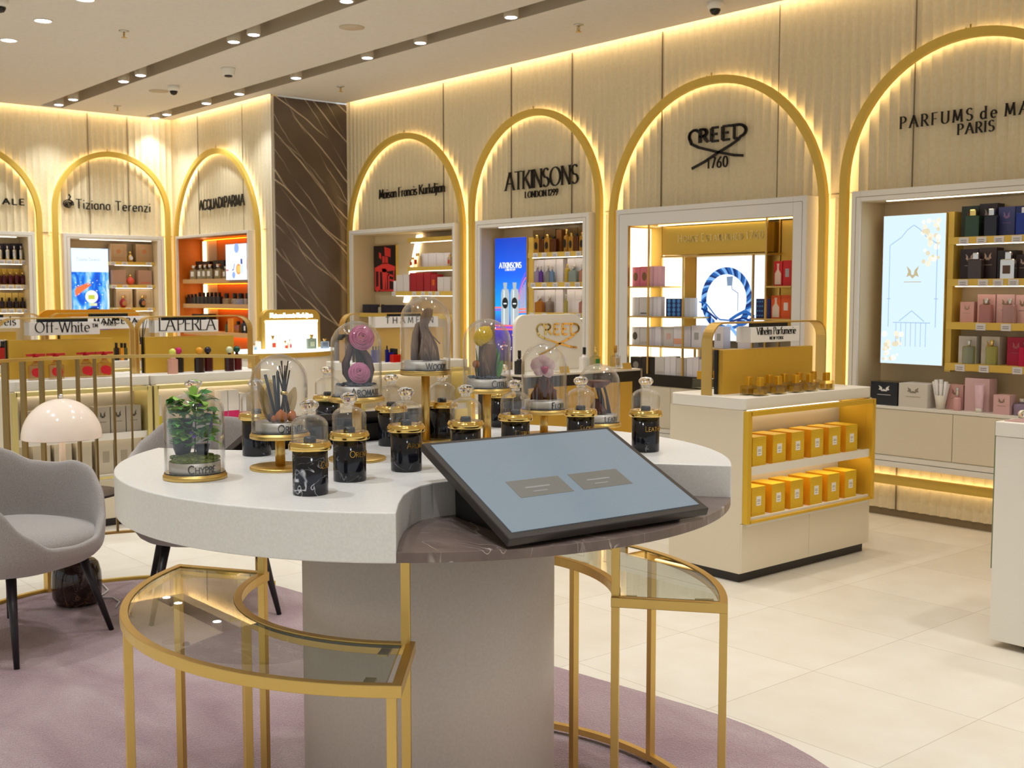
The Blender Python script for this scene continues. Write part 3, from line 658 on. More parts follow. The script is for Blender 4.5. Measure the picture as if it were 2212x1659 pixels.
fline(mb, [(.12, .8), (.3, .85), (.4, .9), (.5, .93), (.6, .9), (.7, .85), (.88, .8)], .006, fx); fline(mb, [(.2, .28), (.8, .28)], .006, fx); fline(mb, [(.3, .29), (.5, .36), (.7, .29)], .006, fx)
for i in range(7): fline(mb, [(.25 + .08 * i, .12), (.25 + .08 * i, .28)], .005, fx)
art(mb, emi('#a9c6e4', .8), 'gate_drawing')
mb = MB()
for i in range(60):
    c = (.9 - .3 * R.random() ** 1.5, .97 - .3 * R.random()) if i < 34 else (.05 + .3 * R.random() ** 1.4, .03 + .2 * R.random()); r = .02 + .03 * R.random()
    if c[0] > .97 - r: continue
    flat(mb, [(c[0] + r * math.cos(k * PI / 3), c[1] + r * asp * math.sin(k * PI / 3)) for k in range(6)], fx, 1 + i % 5, i % 3)
art(mb, [emi('#efe4cc', .95), emi('#e3d6b4', .9), emi('#f2ece2', .95)], 'flowers')
mb = MB()
for s in (-1, 1): flat(mb, [(.5 + s * .02, .6), (.5 + s * .1, .585), (.5 + s * .07, .62), (.5 + s * .1, .66), (.5 + s * .03, .63)], fx, 2)
flat(mb, [(.44, .6), (.56, .6), (.5, .575)], fx, 2); flat(mb, [(.36, .55), (.64, .55), (.64, .555), (.36, .555)], fx, 2); art(mb, emi('#c9b98e', .8), 'crest')
W1 = 'on the top shelf beside the pale blue screen'; W2 = 'on the second shelf beside the pale blue screen'; W3 = 'on the third shelf beside the pale blue screen'; W4 = 'on the fourth shelf beside the pale blue screen'
NB = {}
cr = lambda c: ('crest', mat(c, .4, .5))
rowgoods(FR, sh[0], [('c', 2070, 2107.5, 445.5, 'dark green perfume box', (mat('#1c2a22', .4), cr('#6b3a2e'))), ('c', 2108, 2147, 440, 'black perfume box', (mat('#1d171c', .4), cr('#8a7a72'))), ('c', 2149, 2185, 447, 'violet blue perfume box', (mat('#3c4170', .4), cr('#8b6f96'))), ('c', 2186, 2222, 445, 'deep blue perfume box', (mat('#14245e', .4), None))], W1, 'boxes beside the pale blue screen', .175)
rowgoods(FR, sh[0], [('b', 2076, 2106, 453, 'dark green square bottle with gold cap', ('sq', glasscol('#24401f', .1), PGOLD, None, .22)), ('b', 2117, 2144, 451, 'black square bottle with silver cap', ('sq', mat('#17121a', .15), SIL2, None, .24)), ('b', 2185, 2220, 448, 'royal blue square bottle with silver cap', ('sq', mat('#0d2a86', .2), SIL2, None, .2))], W1, 'bottles beside the pale blue screen', .115)
rowgoods(FR, sh[1], [('c', 2070, 2109, 538, 'black brown perfume box with crest', (mat('#221619', .4), cr('#b39a8a'))), ('c', 2110, 2148.5, 535, 'black brown perfume box with crest', (mat('#2c1a17', .4), cr('#b39a8a'))), ('c', 2150, 2189, 541, 'black brown perfume box with crest', (mat('#1c1516', .4), None)), ('c', 2190, 2222, 550, 'black brown perfume box with crest', (mat('#2a1a18', .4), cr('#b39a8a')))], W2, 'boxes beside the pale blue screen', .175)
rowgoods(FR, sh[1], [('b', 2085, 2114, 546, 'smoky brown square bottle with silver cap', ('sq', glasscol('#4a3830', .2), SIL2, None, .24)), ('b', 2154, 2185, 544, 'silver ornate bottle with crest', ('sq', SIL2, SIL2, ('p', mat('#5a3a28', .3)), .27))], W2, 'bottles beside the pale blue screen', .115)
PK = mat('#d9a69e', .5); PK2 = mat('#d8ada8', .5)
rowgoods(FR, sh[2], [('c', 2073, 2103, 652, 'small pink perfume box', (PK, cr('#b08a72'))), ('c', 2110, 2149, 636, 'tall pink perfume box', (PK, cr('#8a7458'))), ('c', 2151, 2191, 636, 'tall pink perfume box', (PK2, cr('#8a7458'))), ('c', 2192, 2222, 637, 'tall pink perfume box', (PK2, cr('#8a7458')))], W3, 'boxes beside the pale blue screen', .175)
rowgoods(FR, sh[2], [('b', 2113, 2137, 645, 'rose pink bottle with silver dome cap', ('fl', glasscol('#d28b80', .4), SIL2, None, .25)), ('b', 2163, 2189, 645, 'pale pink bottle with silver dome cap', ('fl', glasscol('#dca69c', .5), SIL2, None, .25))], W3, 'bottles beside the pale blue screen', .115)
rowgoods(FR, sh[3], [('c', 2072, 2111, 726, 'pearl white perfume box', (mat('#d9d2c8', .4), None)), ('c', 2121, 2161, 727, 'pearl white perfume box', (mat('#dcd2c0', .4), cr('#c59a4a'))), ('c', 2177, 2216, 729, 'magenta perfume box', (mat('#b3173f', .4), cr('#c06a72')))], W4, 'boxes beside the pale blue screen', .175)
rowgoods(FR, sh[3], [('b', 2079, 2102, 735, 'clear bottle with silver dome cap', ('fl', glasscol('#dfe0c4', .8), SIL2, None, .25)), ('b', 2130, 2151, 735, 'yellow green bottle with gold cap', ('fl', glasscol('#d6d060', .6), PGOLD, None, .25)), ('b', 2201, 2226, 741, 'magenta bottle with silver cap', ('fl', mat('#c01244', .2), SIL2, None, .2))], W4, 'bottles beside the pale blue screen', .115)
Wc = 'on the counter under the pale blue screen'
rowgoods(FR, .765, [('c', 1884, 1943, 825, 'black glossy gift box with white crest', (mat('#17151b', .12), ('crest', PAPER)), dict(dep=.14)), ('c', 1945, 2008, 829, 'ivory gift box with grey crest', (mat('#dcd3c6', .5), cr('#8f8878')), dict(dep=.16)),
    ('c', 2050, 2085, 831, 'small rose pink box', (PK, cr('#9b6f68')), dict(back=.07)), ('c', 2088, 2142, 818, 'large light pink gift box', (mat('#dfb9b7', .5), None), dict(back=.07, dep=.1)), ('c', 2151, 2187, 854, 'low pale pink box', (mat('#dbb0ae', .5), cr('#a08478')))], Wc, 'boxes on the counter under the pale blue screen', .02)
rowgoods(FR, .765, [('b', 2060, 2076, 838, 'pink roll on perfume with silver cap', ('rd', mat('#dca6a4', .3), SIL2, None, .42)), ('b', 2188, 2222, 862, 'squat lilac glass jar with silver lid', ('rd', glasscol('#c9b2d8', .6), SIL2, None, .3))], Wc, 'small items on the counter under the pale blue screen', .03)
a, _ = FR.px(2032, 860, .06); o = thing('blotter_cup', 'ivory tapered cup holding perfume blotters on the pale counter', 'cup', FR.P(a, .06, .765))
mb = MB(); mb.openlathe([(.0, .001), (.026, .0), (.036, .09), (.033, .09), (.024, .004)], seg=24); mb.build('cup', mat('#e8dfcd', .4), o)
for i in range(8):
    q = PI * 2 * i / 8 + .3; mb = MB(); c = Vector((math.cos(q) * .02, math.sin(q) * .014, .01)); e = Vector((math.cos(q) * .046, math.sin(q) * .026, .165 + .012 * (i % 3)))
    mb.tube([c, (c + e) / 2, e], .007, seg=6, taper=.013); p = mb.build('perfume_blotter', PAPER, loc=o.location); tag(p, 'white paper perfume blotters fanned in the ivory cup', 'blotter', 'blotters in the ivory cup')
a, _ = FR.px(2112, 860, .03); o = thing('cream_tube', 'pale pink cream tube standing before the large pink box', 'tube', FR.P(a, .05, .765))
mb = MB(); mb.lathe([(.024, .025), (.026, .03), (.03, .17)], seg=20, sy=.6); mb.box(-.034, .034, -.002, .002, .165, .182); mb.build('body', mat('#e3bcc4', .35), o); mb = MB(); mb.lathe([(.022, 0), (.022, .026)], seg=18, sy=.8); mb.build('cap', WHITE, o)
# ---- blue city screen cabinet
cab, part = cabinet(FR, -8.501, -6.97, -8.431, -7.046, 2.122, 'white wall cabinet with blue city screen and amber bottles', strip=(-8.2, -7.08))
sh = [zshelf(FR, 1200, v, .10) for v in (544, 609.5, 675.5)]
for z, tags, li in zip(sh, ((1157, 1176, 1199, 1226, 1250), (1152, 1176, 1200, 1226, 1248), (1150, 1176, 1226, 1250)), (1, 1, 1)): shelf(FR, part, -7.86, -7.05, z, .10, tags=tags, light=bool(li))
mb = MB(); FR.box(mb, -7.93, -7.86, .17, .3, .77, 2.02); part(mb, 'side_panel', LACQ)
t = NT('blue city sky'); co = t.n('TexCoord'); sp = t.n('SeparateXYZ'); t.l(co.outputs['Generated'], sp.inputs[0])
c = t.ramp(sp.outputs[2], [(0, '#1c1030'), (.14, '#40206a'), (.3, '#4038c8'), (.42, '#12a8f0'), (.7, '#0a62f0'), (1, '#0a3fc0')]); t.l(c, t.b.inputs['Emission Color']); t.b.inputs['Emission Strength'].default_value = .95; t.b.inputs['Base Color'].default_value = (0, 0, 0, 1)
o, art, fx, asp = screen(FR, -8.388, -7.937, .87, 2.027, .15, .295, 'tall bright blue screen with two silver bottles and city lights', t.m)
mb = MB()
for s, y, k in (('ATKINSONS', .757, .7), ('LONDON 1299', .735, .32)):
    q = fit(s, k * .451); write(mb, s, lambda x, yy, hh, q=q, y=y: fx(.5 + x * q / .451, y + yy * q / 1.157, .001 + hh * .02), centre=True, thick=.17, thin=.07, serif=.1)
art(mb, emi('#ffffff', 1.1), 'lettering')
mb = MB()
for x in (.34, .64):
    w = .13; flat(mb, [(x - w, .3), (x + w, .3), (x + w, .55), (x + w * .8, .585), (x + w * .35, .59), (x + w * .5, .64), (x - w * .5, .64), (x - w * .35, .59), (x - w * .8, .585), (x - w, .55)], fx, 2, 0)
    flat(mb, [(x - w * .35, .3), (x - w * .15, .3), (x - w * .15, .58), (x - w * .35, .58)], fx, 3, 1)
    flat(mb, [(x + w * .72 * math.cos(k * PI / 10), .475 + w * .9 * asp * math.sin(k * PI / 10)) for k in range(20)], fx, 4, 2); flat(mb, [(x - w * .4, .465), (x + w * .4, .465), (x + w * .4, .475), (x - w * .4, .475)], fx, 5, 1)
art(mb, [emi('#b9c4c8', .8), emi('#e6f2f2', 1), emi('#131c22', .6)], 'bottles_picture')
mb = MB()
for x0, x1, y, k in ((0, .3, .43, 0), (.0, .2, .41, 1), (.75, 1, .42, 0), (.7, 1, .395, 0), (0, 1, .285, 0), (.05, 1, .27, 1), (0, 1, .255, 0)): flat(mb, [(x0, y), (x1, y + .004), (x1, y + .016), (x0, y + .012)], fx, 1, k)
for i in range(26): x, y, r = .1 + .8 * R.random(), .1 + .13 * R.random(), .012 + .012 * R.random(); flat(mb, [(x + r * math.cos(k * PI / 4), y + r * asp * math.sin(k * PI / 4)) for k in range(8)], fx, 1 + i % 3, 2 + i % 3)
fline(mb, [(1 - .01, .68), (.9, .64), (.82, .58), (.77, .5)], .012, fx, 1, 0); fline(mb, [(1 - .01, .72), (.88, .66), (.78, .58), (.72, .48)], .01, fx, 1, 1)
for i in range(5): flat(mb, [(.8 + .04 * i, .41), (.815 + .04 * i, .41), (.815 + .04 * i, .56 + .02 * i), (.8 + .04 * i, .56 + .02 * i)], fx, 1, 3)
art(mb, [emi('#ff6a6a', 1), emi('#a050e0', .9), emi('#ffffff', 1), emi('#ffb060', .9), emi('#ff4060', .9)], 'city_lights')
DG = mat('#6b5330', .35, .5); AMB = glasscol('#6a3410', .35); GLB = glasscol('#c89030', .3); OVB = ('oval', BLACK)
X_ = lambda *a: [1020 + q / 6.6375 for q in a]
Wt, Wm, Wl = ['on the ' + s + ' shelf beside the blue city screen' for s in ('top', 'middle', 'lower')]
bx = lambda p, vt, desc, sp: ('c', *X_(*p), 450 + vt / 6.6375, desc, sp)
bo = lambda p, vt, desc, sp: ('b', *X_(*p), 450 + vt / 6.6375, desc, sp)
rowgoods(FR, sh[0], [bx(p, t_, 'bronze perfume box', (DG, None)) for p, t_ in (((868, 1025), 310), ((1028, 1190), 298), ((1352, 1505), 275), ((1510, 1590), 265))] + [bx((1200, 1275), 305, 'amber brown perfume box', (mat('#8a5526', .4), None))], Wt, 'boxes beside the blue city screen', .175)
rowgoods(FR, sh[0], [bo(p, t_, 'amber bottle with black oval label', ('sq', GLB, PGOLD, OVB, .18)) for p, t_ in (((872, 945), 385), ((1022, 1095), 378), ((1368, 1430), 355), ((1522, 1590), 345))] + [bo(p, t_, 'brown amber bottle with black cap', ('sq', AMB, BLACK, None, .15)) for p, t_ in (((950, 1012), 410), ((1110, 1185), 400), ((1437, 1505), 360))] + [bo((1288, 1348), 300, 'slim gold bottle with tall cap', ('rd', GLB, PGOLD, OVB, .25))], Wt, 'bottles beside the blue city screen', .115)
WB = mat('#e6dfe2', .5)
rowgoods(FR, sh[1], [bx(p, t_, 'white perfume box', (WB, None)) for p, t_ in (((880, 1030), 738), ((1035, 1195), 730), ((1200, 1300), 725), ((1362, 1470), 715), ((1472, 1590), 712))], Wm, 'boxes beside the blue city screen', .175)
BO = lambda p, t_, nm, c, cap=SIL2, cl=.5, k='sh', fc=.2: bo(p, t_, nm, (k, glasscol(c, cl), cap, None, fc))
rowgoods(FR, sh[1], [BO((875, 940), 820, 'clear lilac bottle', '#b9a8cc'), BO((946, 990), 830, 'purple bottle', '#6a3fa0', cl=.2), BO((1040, 1095), 820, 'smoky grey bottle', '#a8a8a8'), BO((1100, 1150), 830, 'light blue bottle', '#8ab0dc'), BO((1302, 1356), 800, 'tall yellow bottle with round label', '#d8b83a', PGOLD, .3, 'rd'), BO((1368, 1478), 815, 'grey green bottle', '#b8c8c0'), BO((1520, 1590), 800, 'peach bottle', '#e0a080')], Wm, 'bottles beside the blue city screen', .115)
rowgoods(FR, sh[2], [bx(p, t_, 'white perfume box', (WB, None)) for p, t_ in (((880, 1030), 1168), ((1035, 1190), 1165), ((1195, 1300), 1165), ((1358, 1470), 1162), ((1472, 1590), 1160))], Wl, 'boxes beside the blue city screen', .175)
rowgoods(FR, sh[2], [BO((885, 985), 1262, 'amber bottle', '#c87a20', cl=.3), BO((1035, 1120), 1255, 'clear bottle with silver cap', '#d8d0c8', cl=.8), BO((1305, 1346), 1235, 'tall pale yellow bottle', '#d8cc70', cl=.5), BO((1520, 1590), 1255, 'salmon pink bottle', '#d89080')], Wl, 'bottles beside the blue city screen', .115)
for z, u, t_ in ((sh[0], 1275, 'top'), (sh[1], 1290, 'middle'), (sh[2], 1290, 'lower')):
    a, _ = FR.px(1020 + u / 6.6375, 600, .115); mb = MB(); mb.box(-.06, .06, -.0, .035, 0, .03)
    # low riser stays clear of the bottles in front
    tag(mb.build('display_riser', LACQ, loc=FR.P(a - .04, .264, z)), f'low gold display riser at the back of the {t_} shelf', 'riser', 'gold risers beside the blue city screen')
# ---- red picture cabinet
cab, part = cabinet(FR, -10.696, -8.815, -10.638, -8.859, 2.141, 'cream wall cabinet with red and black picture and red boxes')
M_ = lambda *a: [740 + q / 6.637 for q in a]
z1, z2, z3 = zshelf(FR, 940, 450 + 405 / 6.637, .10), zshelf(FR, 940, 450 + 832 / 6.637, .10), zshelf(FR, 900, 450 + 1190 / 6.637, .10); z4 = zshelf(FR, 800, 676, .10)
a_m = FR.px(880, 600, .1)[0]
shelf(FR, part, a_m, -8.862, z1, .10); shelf(FR, part, a_m, -8.862, z2, .10, th=.04); shelf(FR, part, FR.px(848, 640, .1)[0], -8.862, z3, .10, tags=[740 + q / 6.637 for q in (735, 1030, 1155, 1260, 1360)]); shelf(FR, part, -10.63, -8.862, z4, .08, light=False)
mb = MB(); p0, p1 = FR.px(741 + 1090 / 6.637, 450 + 380 / 6.637, .27), FR.px(740 + 905 / 6.637, 450 + 1350 / 6.637, .27)
mb.prism([(p0[0] - .035, p0[1]), (p0[0] + .035, p0[1]), (p1[0] + .035, p1[1]), (p1[0] - .035, p1[1])], FR.b + .262, FR.b + .29, fn=lambda x, y, z: (x, z, y)); part(mb, 'light_strip', mat('#ffffff', .5, em=2.5, emc='#fff0d0', name='back strip light'))
o, art, fx, asp = screen(FR, -10.61, -10.19, 1.53, 2.03, .262, .295, 'framed red and black picture of a building', mat('#1e1418', .4), LACQ, 'framed_picture'); o['category'] = 'picture'
mb = MB()
for pl in ([(.5, .97), (.78, .92), (.78, .74), (.52, .78)], [(.25, .86), (.36, .82), (.36, .7), (.25, .74)], [(.4, .77), (.52, .76), (.52, .6), (.4, .6)], [(.54, .77), (.66, .74), (.66, .6), (.54, .6)], [(.05, .52), (.3, .58), (.45, .62), (.6, .62), (.98, .54), (.98, .46), (.7, .44), (.5, .42), (.05, .45)],
           [(.05, .03), (.1, .03), (.1, .45), (.05, .45)], [(.22, .03), (.29, .03), (.29, .44), (.22, .44)], [(.42, .03), (.5, .03), (.58, .5), (.38, .5)], [(.55, .03), (.6, .03), (.62, .46), (.55, .46)], [(.66, .03), (.72, .03), (.72, .4), (.66, .4)], [(.1, .0), (.22, .0), (.22, .12), (.1, .1)], [(.62, .36), (.96, .3), (.96, .34), (.62, .4)], [(.7, .24), (.96, .2), (.96, .24), (.7, .28)], [(.3, .01), (.95, .01), (.95, .05), (.3, .05)], [(.9, .05), (.95, .05), (.95, .45), (.9, .45)]): flat(mb, pl, fx, 1)
art(mb, mat('#e83a38', .5), 'printed_shapes')
Wa, Wb, Wd = ['on the ' + s + ' shelf of the red picture cabinet' for s in ('upper', 'middle', 'lower')]
mx_ = lambda p, vt, desc, sp: ('c', *M_(*p), 450 + vt / 6.637, desc, sp); mo_ = lambda p, vt, desc, sp: ('b', *M_(*p), 450 + vt / 6.637, desc, sp)
RED = mat('#a3202c', .45); RLAB = ('p', mat('#c8281e', .5))
rowgoods(FR, z2, [mx_(p, t_, 'plain white box', (WB, None)) for p, t_ in (((1120, 1233), 648), ((1235, 1348), 640), ((1350, 1462), 640), ((1464, 1545), 636))], Wa, 'boxes in the red picture cabinet', .175)
rowgoods(FR, z2, [mo_(p, t_, 'clear bottle with red label', ('sq', glasscol('#efe6d8', .8), PGOLD, RLAB, .22)) for p, t_ in (((958, 1012), 702), ((1015, 1085), 640), ((1500, 1545), 660))], Wa, 'bottles in the red picture cabinet', .115)
rowgoods(FR, z3, [mx_((735, 775), 1040, 'small narrow white box', (WB, None))] + [mx_(p, t_, 'pale grey white box', (mat('#d9cfc9', .5), None)) for p, t_ in (((780, 873), 955), ((875, 960), 945), ((1362, 1450), 985), ((1452, 1545), 982))] + [mx_(p, t_, 'crimson perfume box', (RED, None)) for p, t_ in (((965, 1062), 925), ((1064, 1160), 922), ((1170, 1262), 920))] + [mx_((1266, 1345), 945, 'red box with orange label', (RED, ('plate', mat('#d8641e', .5))))], Wd, 'boxes in the red picture cabinet', .12)
rowgoods(FR, z4, [mx_(p, t_, 'black violet gift box', (mat('#2a2630', .4), None)) for p, t_ in (((290, 395), 1378), ((397, 500), 1378), ((555, 690), 1385), ((692, 805), 1385), ((807, 880), 1388))] + [mo_((505, 545), 1380, 'small cream labelled bottle between black boxes', ('sq', glasscol('#d8cca8', .4), PGOLD, None, .3))], 'above the brass strap in the red picture cabinet', 'black boxes in the red picture cabinet', .10)
# ---- rope picture cabinet
CXq = lambda q: 1330 + q / 4.148
CYq = lambda q: 440 + q / 4.148
zd = FR.px(1400, 808, .0)[1]
cab, part = cabinet(FR, -6.648, -4.797, -6.516, -4.91, 2.055, 'white stone wall cabinet with brass lattice shelves around a rope picture', zc=zd, frame=STONE, base=True, doors=3, inner=GOLDY)
mb = MB(); FR.box(mb, -6.646, -4.799, -.012, .3, zd - .09, zd + .002); part(mb, 'black_counter', mat('#191615', .25))
ca = lambda q, d=.02: FR.px(CXq(q), 640, d)[0]
LITW = mat('#fff4e0', .5, em=1.5, emc='#fff0d6', name='backlit panel')
mb = MB(); FR.box(mb, -6.50, ca(715, .26), .275, .292, zd + .01, FR.px(1480, 552, .2)[1]); FR.box(mb, -6.50, ca(412, .26), .275, .292, FR.px(1480, 552, .2)[1], 2.04); part(mb, 'backlit_panel', LITW); mb = MB(); FR.box(mb, -6.512, -6.508, .03, .27, zd + .01, 2.04); part(mb, 'backlit_panel', LITW)
zt1 = FR.px(1540, CYq(455), .03)[1]
GP = mat('#d9b255', .38, .8, name='gold panel')
mb = MB(); FR.box(mb, ca(318, .2), ca(408, .2), .2, .215, zd + .3, 2.04); part(mb, 'gold_panel', GP); mb = MB(); FR.box(mb, ca(612, .2), ca(712, .2), .2, .215, zd + .3, zt1); part(mb, 'gold_panel', GP); mb = MB(); FR.box(mb, ca(1480, .2), ca(1580, .2), .2, .215, zd + .3, 2.04); part(mb, 'gold_panel', GP); mb = MB(); FR.box(mb, ca(1345, .26), -4.915, .262, .27, zd + .3, 2.04); part(mb, 'gold_panel', GP)
mb = MB(); FR.box(mb, ca(412, .1), ca(1345, .1), .1, .28, zt1 + .01, 2.035); part(mb, 'header_panel', GOLDY)
mb = MB(); FR.box(mb, ca(412, .1), -4.92, .05, .075, 2.042, 2.049); part(mb, 'light_strip', LED)
mb = MB(); a, z = FR.px(1554, 519, .1); a0, _ = FR.px(1462, 519, .1); a1, _ = FR.px(1645, 519, .1); q = fit('House Established 1760', a1 - a0, small=.78, sp=.26)
write(mb, 'House Established 1760', FR.text(a, .1, z, q), centre=True, thick=.14, thin=.1, serif=0, small=.78, sp=.26, h=(0, .004)); part(mb, 'lettering', mat('#efd68e', .4, name='raised gold'))
BR = GOLD
def post(q, z0, z1, d):
    x = ca(q, d); mb = MB(); FR.box(mb, x - .007, x + .007, d - .007, d + .007, z0, z1); part(mb, 'lattice_post', BR)
for q in (108, 293, 1345, 1585): post(q, zd, 2.05, .012)
for q in (605, 1228): post(q, zd, zt1, .012)
for q, top in ((410, 2.05), (715, zt1), (1465, 2.05)): post(q, zd + .02, top, .22)
def lshelf(q0, q1, yq):
    z = FR.px(CXq((q0 + q1) / 2), CYq(yq), .02)[1]; mb = MB(); FR.box(mb, ca(q0), ca(q1), .004, .26, z - .012, z); part(mb, 'shelf', BR); return z
za = lshelf(108, 408, 740); zb = lshelf(108, 712, 1010); zcc = lshelf(108, 1220, 1287); ze = lshelf(1345, 1580, 737); zf = lshelf(1228, 1580, 1030); lshelf(412, 1345, 455)
o, art, fx, asp = screen(FR, ca(722, .2), ca(1345, .2), zd + .28, zt1 - .005, .2, .27, 'bright white lit screen with blue rope ring around a bottle outline', emi('#eef6ff', 1.05))
aw = ca(1345, .2) - ca(722, .2); ah = zt1 - .005 - zd - .28
zq = lambda yq: (FR.px(CXq(1000), CYq(yq), .2)[1] - zd - .28) / ah
cxr, cyr, rx, ry = (1000 - 722) / 623, zq(860), 205 / 623, (zq(600) - zq(860))
mb = MB(); N_ = 46
for i in range(N_):
    t0, t1 = -.33 * PI + 1.66 * PI * i / N_, -.33 * PI + 1.66 * PI * (i + 1.25) / N_
    t0 += .25 * 0; pts = []
    for rr, sh_ in ((.88, -.09), (1.0, 0), (1.12, .09)):
        pts.append((cxr + rx * rr * math.cos(t0 + sh_), cyr + ry * rr * math.sin(t0 + sh_)))
    for rr, sh_ in ((1.12, .09), (1.0, 0), (.88, -.09)):
        pts.append((cxr + rx * rr * math.cos(t1 + sh_), cyr + ry * rr * math.sin(t1 + sh_)))
    flat(mb, pts, fx, 1 + i % 2, i % 3)
for s in ((-.25, .1), (-.1, -.25)): pass
fline(mb, [(.05, zq(880)), (.16, zq(900)), (.3, zq(1010)), (.36, zq(1040)), (.5, zq(1045))], .008, fx, 3, 0); fline(mb, [(.08, zq(940)), (.2, zq(980)), (.32, zq(1040))], .012, fx, 3, 1)
fline(mb, [(.5, zq(1045)), (.6, zq(1000)), (.72, zq(960)), (.85, zq(1010)), (.7, zq(1080)), (.5, zq(1120)), (.3, zq(1080))], .018, fx, 3, 0); fline(mb, [(.5, zq(1060)), (.7, zq(1020)), (.85, zq(1060)), (.9, zq(1150))], .012, fx, 4, 1)
fline(mb, [(.35, zq(1150)), (.5, zq(1090)), (.62, zq(1180)), (.66, zq(1260))], .02, fx, 4, 2)
art(mb, [emi('#1f66b8', .75), emi('#0d3a86', .6), emi('#7fb4ee', .9)], 'rope_picture')
mb = MB(); flat(mb, [(.45, zq(655)), (.54, zq(652)), (.53, zq(735)), (.46, zq(735))], fx, 2); art(mb, emi('#8096b4', .8), 'stopper_picture')
mb = MB(); fline(mb, [(.525, zq(735)), (.53, zq(765)), (.6, zq(795)), (.615, zq(800)), (.615, zq(960))], .004, fx, 2); art(mb, emi('#4a6a9a', .8), 'outline_picture')
cx_ = lambda p, vt, desc, sp, **k: ('c', CXq(p[0]), CXq(p[1]), CYq(vt), desc, sp, k); cy_ = lambda p, vt, desc, sp: ('b', CXq(p[0]), CXq(p[1]), CYq(vt), desc, sp)
PKB = mat('#d8707c', .5); PKL = mat('#eab0b8', .5); GW = mat('#d2cbc4', .5); NV = mat('#1c2a66', .4)
g_ = 'boxes in the brass lattice'
rowgoods(FR, za, [cx_((137, 212), 568, 'coral pink box with oval picture', (PKB, ('oval', mat('#7a5a32', .5)))), cx_((214, 290), 563, 'coral pink box with oval picture', (PKB, ('oval', mat('#7a5a32', .5))))] + [cx_((300 + 36 * i, 335 + 36 * i), 560, 'slim pale pink box', (PKL, None)) for i in range(3)], 'on the upper lattice shelf', g_, .05)
rowgoods(FR, zb, [cx_((135, 208), 838, 'grey white perfume box', (GW, None)), cx_((210, 285), 836, 'grey white perfume box', (GW, ('line', DARK))), cx_((300, 330), 836, 'slim white box', (WB, None)), cx_((332, 368), 834, 'slim white box', (WB, None)), cx_((370, 406), 834, 'slim white box', (WB, None)), cx_((448, 592), 850, 'navy blue box with bright dots', (NV, ('dots', mat('#4a90d0', .5))))] + [cx_((614 + 24 * i, 637 + 24 * i), 845, 'slim white and blue box', (mat('#dfe2ec', .5), None)) for i in range(4)], 'on the middle lattice shelf', g_, .05)
SQ = ('plate', mat('#a8a8a4', .4))
rowgoods(FR, zcc, [cx_((133, 215), 1105, 'silver white box with dark oval', (GW, ('oval', mat('#4a4438', .4)))), cx_((217, 292), 1105, 'silver white box', (GW, ('line', SILV))), cx_((300, 350), 1105, 'narrow white box', (WB, None)), cx_((352, 406), 1103, 'narrow white box', (WB, None)), cx_((432, 518), 1105, 'white box with pink print', (GW, ('plate', mat('#d8b0a4', .5)))), cx_((520, 600), 1100, 'white box with orange print', (WB, ('band', mat('#e8a888', .5)))), cx_((610, 672), 1105, 'plain white box', (WB, None)), cx_((680, 770), 1092, 'tall white box with silver square', (WB, SQ)), cx_((885, 965), 1102, 'tall white box with silver square', (WB, SQ)), cx_((1095, 1215), 1100, 'wide white box', (WB, None))], 'on the lower lattice shelf', g_, .05)
rowgoods(FR, ze, [cx_((1408, 1484), 515, 'red box with bottle print', (mat('#cc1f22', .45), ('bottle', mat('#e8c8b0', .5)))), cx_((1490, 1568), 508, 'red box with silver square', (mat('#cc1f22', .45), SQ))], 'on the upper shelf right of the rope picture', g_, .05)
rowgoods(FR, zf, [cx_((1255, 1325), 852, 'navy box with blue dots', (NV, ('dots', mat('#4a90d0', .5)))), cx_((1350, 1386), 852, 'navy box with blue dots', (NV, None)), cx_((1390, 1474), 822, 'orange box with bottle print', (mat('#e2591c', .45), ('bottle', mat('#e8d0b8', .5)))), cx_((1478, 1566), 818, 'orange box with white square', (mat('#e2591c', .45), ('plate', mat('#e8d8cc', .5))))], 'on the lower shelf right of the rope picture', g_, .05)
rowgoods(FR, zd + .002, [cx_((135, 232), 1372, 'black box with grey oval', (mat('#2a2422', .4), ('oval', mat('#8a8278', .4)))), cx_((234, 350), 1372, 'black box', (mat('#2a2422', .4), None)), cx_((354, 440), 1375, 'grey white tall box', (GW, ('line', SILV))), cx_((442, 492), 1370, 'slim white box', (WB, None)), cx_((494, 543), 1368, 'slim white box', (WB, None)), cx_((546, 636), 1385, 'grey white tall box', (GW, ('line', SILV))), cx_((640, 694), 1378, 'slim white box', (WB, None)), cx_((696, 748), 1376, 'slim white box', (WB, None)), cx_((752, 800), 1395, 'grey white tall box', (GW, None)), cx_((900, 1000), 1395, 'grey white tall box', (GW, None)), cx_((1003, 1100), 1395, 'slim white box', (WB, None))], 'on the black counter below the rope picture', 'boxes on the black counter', .02)
